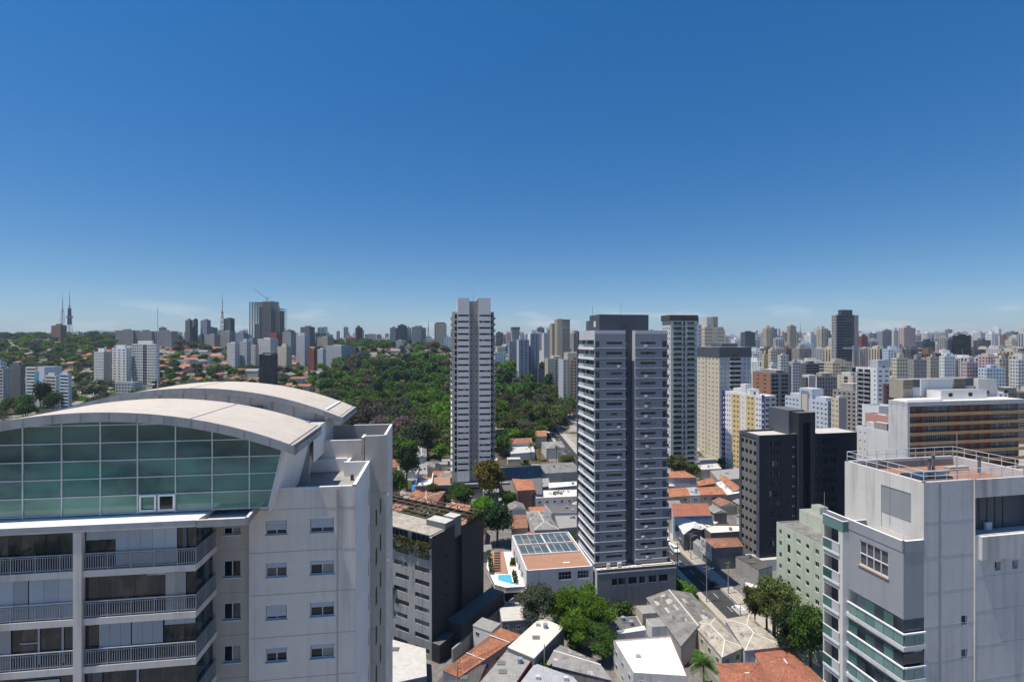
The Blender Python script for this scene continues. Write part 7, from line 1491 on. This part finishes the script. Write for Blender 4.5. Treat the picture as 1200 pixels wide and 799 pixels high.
# the back rows merge into one mass of small blocks
q = MB()
for (x, y, z), rz, sc, i in far_rest:
    w, d, h, wm, gm = FS[i][:5]; h *= sc; c, s = math.cos(rz), math.sin(rz); T = lambda u, v: (x+u*c-v*s, y+u*s+v*c)
    q.prism([T(-w/2, -d/2), T(w/2, -d/2), T(w/2, d/2), T(-w/2, d/2)], z-6, z+h, wm, 'roof_light', False); q.prism([T(-3, -3), T(3, -3), T(3, 3), T(-3, 3)], z+h+.01, z+h+3, wm, 'roof_light', False)
    n = int(h/3.1)
    for k in range(2, n):
        zz = z+k*3.1
        for a, b in ((-w*.42, -w*.1), (w*.08, w*.42)): q.poly([(*T(a, -d/2-.12), zz), (*T(b, -d/2-.12), zz), (*T(b, -d/2-.12), zz+1.5), (*T(a, -d/2-.12), zz+1.5)], 'glass_blue')
for _ in range(2600):                                         # low roofs and small blocks filling the ground between
    y = 620+5200*rf.random()**1.5; p = rf.uniform(-10, 1210)
    if p < 575 and y < 1350: continue
    if p < 700 and y < 760: continue
    x = (p-CX)/F*y
    if y < 2500 and not free(x, y, 7): continue
    z = Zg(x, y); w, d = rf.uniform(8, 22), rf.uniform(8, 18); h = rf.uniform(4, 14) if rf.random() < .7 or y < 1500 else rf.uniform(14, 40); h = min(h, max(4, CH+(CY-389.5)/F*y-z))
    rz = rf.uniform(0, 1.5); c, s = math.cos(rz), math.sin(rz); T = lambda u, v: (x+u*c-v*s, y+u*s+v*c)
    q.prism([T(-w/2, -d/2), T(w/2, -d/2), T(w/2, d/2), T(-w/2, d/2)], z-6, z+h, rf.choice(['white', 'offwhite', 'lightgrey', 'cream', 'beige', 'twr', 'bluegrey', 'pink']), rf.choice(['tile_red', 'tile_orange', 'roof_light', 'roof_grey', 'roof_light', 'roof_cream', 'tile_old']), False)
tag(q.build('distant_city'), 'dense mass of distant pale blocks along the horizon', 'city', None, 'stuff')
for i, (o, h) in enumerate(fps):
    if i not in fused:
        for c in list(o.children): bpy.data.objects.remove(c)
        bpy.data.objects.remove(o)
# city trees between the far blocks
ct_ = []
for _ in range(4000):
    y = rf.uniform(340, 1600); p = rf.uniform(575, 1205); x = (p-CX)/F*y
    if p < 690 and y < 620: continue
    if free(x, y, 3) and all((x-a[2])**2+(y-a[3])**2 > 81 for a in ct_): ct_.append((('far', rf.randrange(6)), rf.choice(['leaf_green', 'leaf_dark', 'leaf_olive']), x, y, rf.uniform(.55, 1.0)))
    if len(ct_) > 150: break
merge(ct_, 'city_trees', 'scattered tree crowns between the blocks of the far city', 'trees')
# ================================================================== STREET: vehicles, poles, people
def car(name, label, s, t, paintm, van=False, rev=False, cat='car', sl=1.):
    x, y, z = rp(s, t, .004); ang = math.atan2(RD.y, RD.x)+(math.pi if rev else 0); o = thing(name, label, cat, (x, y, z), ang); L_, Wd, Hh = (4.9, 1.95, 2.1) if van else (4.2, 1.75, 1.48)
    prof = [(-L_/2, .35), (L_/2, .35), (L_/2+.05, .7), (L_/2-.15, 1.0), (L_/2-.75, 1.12), (L_/2-1.5, Hh-.05), (-L_/2+.4, Hh), (-L_/2+.05, 1.2), (-L_/2-.03, .7)] if van else [(-L_/2, .32), (L_/2, .32), (L_/2+.05, .6), (L_/2-.1, .82), (L_/2-1.2, .95), (L_/2-1.9, Hh-.04), (-L_/2+1.2, Hh), (-L_/2+.35, 1.0), (-L_/2-.02, .8)]
    bm = bmesh.new(); a = [bm.verts.new((u, -Wd/2*(.9 if w > 1.05 else 1), w)) for u, w in prof]; b = [bm.verts.new((u, Wd/2*(.9 if w > 1.05 else 1), w)) for u, w in prof]; n = len(prof)
    bm.faces.new(a); bm.faces.new(b[::-1])
    for i in range(n): j = (i+1) % n; bm.faces.new((a[j], a[i], b[i], b[j]))
    bmesh.ops.recalc_face_normals(bm, faces=bm.faces); bmesh.ops.bevel(bm, geom=bm.edges[:], offset=.06, segments=2, affect='EDGES'); me = bpy.data.meshes.new('body'); bm.to_mesh(me); bm.free(); me.materials.append(M[paintm]); link('body', me, o)
    q = MB(); k = .9*Wd/2+.004; zt = Hh-.14; f = L_/2-(1.62 if van else 2.0); r = -L_/2+(.9 if van else 1.25)
    for sg in (-1, 1):
        y0 = sg*k; pts = [(r-.1, y0, 1.12), (f+.35, y0, 1.12), (f-.02, y0, zt), (r+.1, y0, zt)]; q.poly(pts if sg < 0 else pts[::-1], 'glass_dark')
    e = .82*Wd/2; x1, x2 = (L_/2-.82, L_/2-1.45) if van else (L_/2-1.28, L_/2-1.82); q.poly([(x1, -e, 1.2 if van else 1.05), (x1, e, 1.2 if van else 1.05), (x2+.03, e, zt), (x2+.03, -e, zt)], 'glass_dark'); q.build('window', o)
    for sx in (-1, 1):
        for sy in (-1, 1): w = MB(); w.tube((sx*L_*.31, sy*(Wd/2-.2), .33), (sx*L_*.31, sy*(Wd/2+.01), .33), .33, 'tyre', 14); wo = w.build('wheel', o); w = MB(); w.tube((sx*L_*.31, sy*(Wd/2+.012), .33), (sx*L_*.31, sy*(Wd/2+.03), .33), .19, 'metal', 10); w.build('rim', wo)
    for sy in (-1, 1): w = MB(); w.box(L_/2-.04, sy*.6-.16, .66, L_/2+.06, sy*.6+.16, .8, 'white'); w.build('headlight', o); w = MB(); w.box(-L_/2-.05, sy*.68-.12, .75, -L_/2+.02, sy*.68+.12, .95, 'carred'); w.build('tail_light', o)
    return o
car('van', 'white van parked on the shaded street, nearer one of the two by the centre tower', 34.5, -1.9, 'carwhite', True, True, 'van'); car('van', 'white van behind the nearer one beside the centre tower', 41, -2.1, 'carwhite', True, True, 'van')
car('parked_car', 'white car on the sunlit part of the street above the hipped roof', -9, -2.3, 'carwhite', True, False); car('parked_car', 'dark car at the edge of the tower shadow on the street', 7, -1.2, 'cardark'); car('parked_car', 'white car under the street trees', -38, -1.2, 'carwhite'); car('parked_car', 'dark car under the street trees beside the red tiled house', -45, -1.2, 'cardark'); car('parked_car', 'silver car in front of the shops in the tower shadow', 22, -5.6, 'carsilver')
# utility poles with crossarms and lamps
def pole(x, y, h, label, lamp=False, arm=True):
    o = thing('utility_pole', label, 'pole', (x, y, 0)); q = MB(); q.tube((0, 0, -.3), (0, 0, h), .17, 'poleconc', 8, .11); q.build('post', o)
    if arm:
        q = MB(); q.bar((-1.1, 0, h-.5), (1.1, .1, h-.5), .12, .12, 'poleconc'); q.bar((-.8, 0, h-1.6), (.8, .1, h-1.6), .1, .1, 'poleconc')
        for k in (-1, -.4, .4, 1): q.tube((k, .03, h-.44), (k, .03, h-.2), .05, 'brown', 6)
        q.build('crossarm', o)
    if lamp: q = MB(); q.tube((0, 0, h-1.2), (1.6, -.3, h-.7), .04, 'metal', 6); q.box(1.4, -.42, h-.78, 2.1, -.18, h-.64, 'metal'); q.build('lamp_head', o)
    return (x, y, h)
PO = [pole(*rp(s, t)[:2], h, lab, lamp) for s, t, h, lab, lamp in ((2, .7, 10, 'utility pole on the sunlit pavement by the yard of the black tower', False), (27, .7, 9.5, 'utility pole with a lamp arm beside the painted shop', True), (45, .7, 9, 'utility pole on the pavement opposite the white vans', False), (-22, .7, 10, 'utility pole beside the yard wall near the street trees', True), (-42, .7, 10, 'utility pole among the street trees', True))]
PO2 = [pole(*rp(s, t)[:2], h, lab, lamp) for s, t, h, lab, lamp in ((-2, -8.4, 11, 'tall utility pole on the near pavement below the podium', True), (18, -8.4, 10, 'utility pole on the near pavement in the tower shadow', True), (-20, -8.4, 9, 'utility pole behind the stained corrugated shed', False))]
x, y = atz(536, 826, 0); pole(x, y, 9.5, 'utility pole with a crossarm in front of the long orange roof'); x, y = atz(638, 795, 0); pole(x, y, 8, 'thin pole beside the rough grey sheet roof', False, False)
wr = []
for P_ in (sorted(PO, key=lambda p: p[1]), sorted(PO2, key=lambda p: p[1])):
    for (a, b, h), (c, d, h2) in zip(P_, P_[1:]):
        for k in (-.9, 0, .9):
            q = MB(); pr = None
            for i in range(11): t = i/10; pt = (a+(c-a)*t+k, b+(d-b)*t, h-.2+(h2-h)*t-1.1*4*t*(1-t)*.5); (q.tube(pr, pt, .034, 'wire', 4, None, False) if pr else None); pr = pt
            tag(q.build('power_line'), 'black power line sagging between the poles along the street', 'cable', 'power lines along the street')
# people on the pavement: one continuous skinned body each
def person(x, y, rz, label, cloth, stride, z=.14):
    o = thing('person', label, 'person', (x, y, z), rz); J = {'p': (0, 0, .95, .15), 'c': (0, 0, 1.2, .16), 's': (0, 0, 1.42, .13), 'n': (0, 0, 1.52, .06), 'h': (0, .02, 1.64, .1), 't': (0, .01, 1.73, .085)}
    E = [('p', 'c'), ('c', 's'), ('s', 'n'), ('n', 'h'), ('h', 't')]
    for sg, nm in ((-1, 'l'), (1, 'r')):
        f = stride*sg; J.update({nm+'sh': (sg*.19, 0, 1.42, .065), nm+'el': (sg*.25, -f*.1-.02, 1.14, .048), nm+'wr': (sg*.25, -f*.22+.05, .9, .036), nm+'ha': (sg*.24, -f*.25+.08, .82, .04), nm+'hi': (sg*.1, 0, .9, .1), nm+'kn': (sg*.1, f*.22+.03, .5, .068), nm+'an': (sg*.1, f*.38-.03, .08, .045), nm+'to': (sg*.11, f*.38+.14, .035, .035)})
        E += [('s', nm+'sh'), (nm+'sh', nm+'el'), (nm+'el', nm+'wr'), (nm+'wr', nm+'ha'), ('p', nm+'hi'), (nm+'hi', nm+'kn'), (nm+'kn', nm+'an'), (nm+'an', nm+'to')]
    ks = list(J); me = bpy.data.meshes.new('body'); me.from_pydata([J[k][:3] for k in ks], [(ks.index(a), ks.index(b)) for a, b in E], []); b = link('body', me, o); me.materials.append(M[cloth])
    md = b.modifiers.new('skin', 'SKIN'); me.skin_vertices
    if not me.skin_vertices: bm = bmesh.new(); bm.from_mesh(me); bm.verts.layers.skin.verify(); bm.to_mesh(me); bm.free()
    for i, k in enumerate(ks): me.skin_vertices[0].data[i].radius = (J[k][3], J[k][3]*(.75 if k in 'pcs' else 1)); me.skin_vertices[0].data[i].use_root = (k == 'p')
    b.modifiers.new('sub', 'SUBSURF').levels = 1
    q = MB(); bm = bmesh.new(); bmesh.ops.create_uvsphere(bm, u_segments=10, v_segments=7, radius=.118, matrix=Matrix.Translation((0, -.012, 1.69))); me2 = bpy.data.meshes.new('hair'); bm.to_mesh(me2); bm.free(); me2.materials.append(M['lounger']); link('hair', me2, o)
    return o
for s, t, lab, c, st in ((4.5, 4.0, 'person in dark clothes walking away on the pavement by the yard of the black tower', 'cloth_dark', .8), (4.0, 5.2, 'person in pale clothes walking beside the one in dark clothes', 'cloth_light', -.7), (-4, 3.2, 'person in red walking alone nearer the street trees', 'cloth_red', .9), (33, 2.6, 'person in dark clothes standing near the painted shop', 'cloth_dark', .3)):
    x, y, z = rp(s, t); person(x, y, R(7), lab, c, st, .14 if t < 4.4 else .006)
x, y, _ = rp(38, 3.4); bs = thing('bus_shelter', 'small grey roofed shelter on the pavement beside the painted shop', 'shelter', (x, y, .14), R(7)); q = MB(); q.box(-1.2, -2.4, 2.5, 1.2, 2.4, 2.62, 'bluegrey'); q.build('roof', bs)
for u, v in ((-1, -2.2), (1, -2.2), (-1, 2.2), (1, 2.2)): q = MB(); q.box(u-.05, v-.05, 0, u+.05, v+.05, 2.497, 'metal'); q.build('post', bs)
# haze over the whole scene
def haze():
    m = bpy.data.materials.new('haze'); m.use_nodes = True; t = m.node_tree; t.nodes.clear(); o = t.nodes.new('ShaderNodeOutputMaterial'); v = t.nodes.new('ShaderNodeVolumePrincipled')
    v.inputs['Color'].default_value = (.7, .85, 1, 1); v.inputs['Density'].default_value = HAZE; v.inputs['Anisotropy'].default_value = .1; t.links.new(v.outputs[0], o.inputs['Volume'])
    q = MB(); q.mats = [m]; q.box(-9500, -4200, -1.2, 9500, 9500, 260, m); tag(q.build('haze'), kind='stuff')
HAZE = 7e-5
if HAZE: haze()
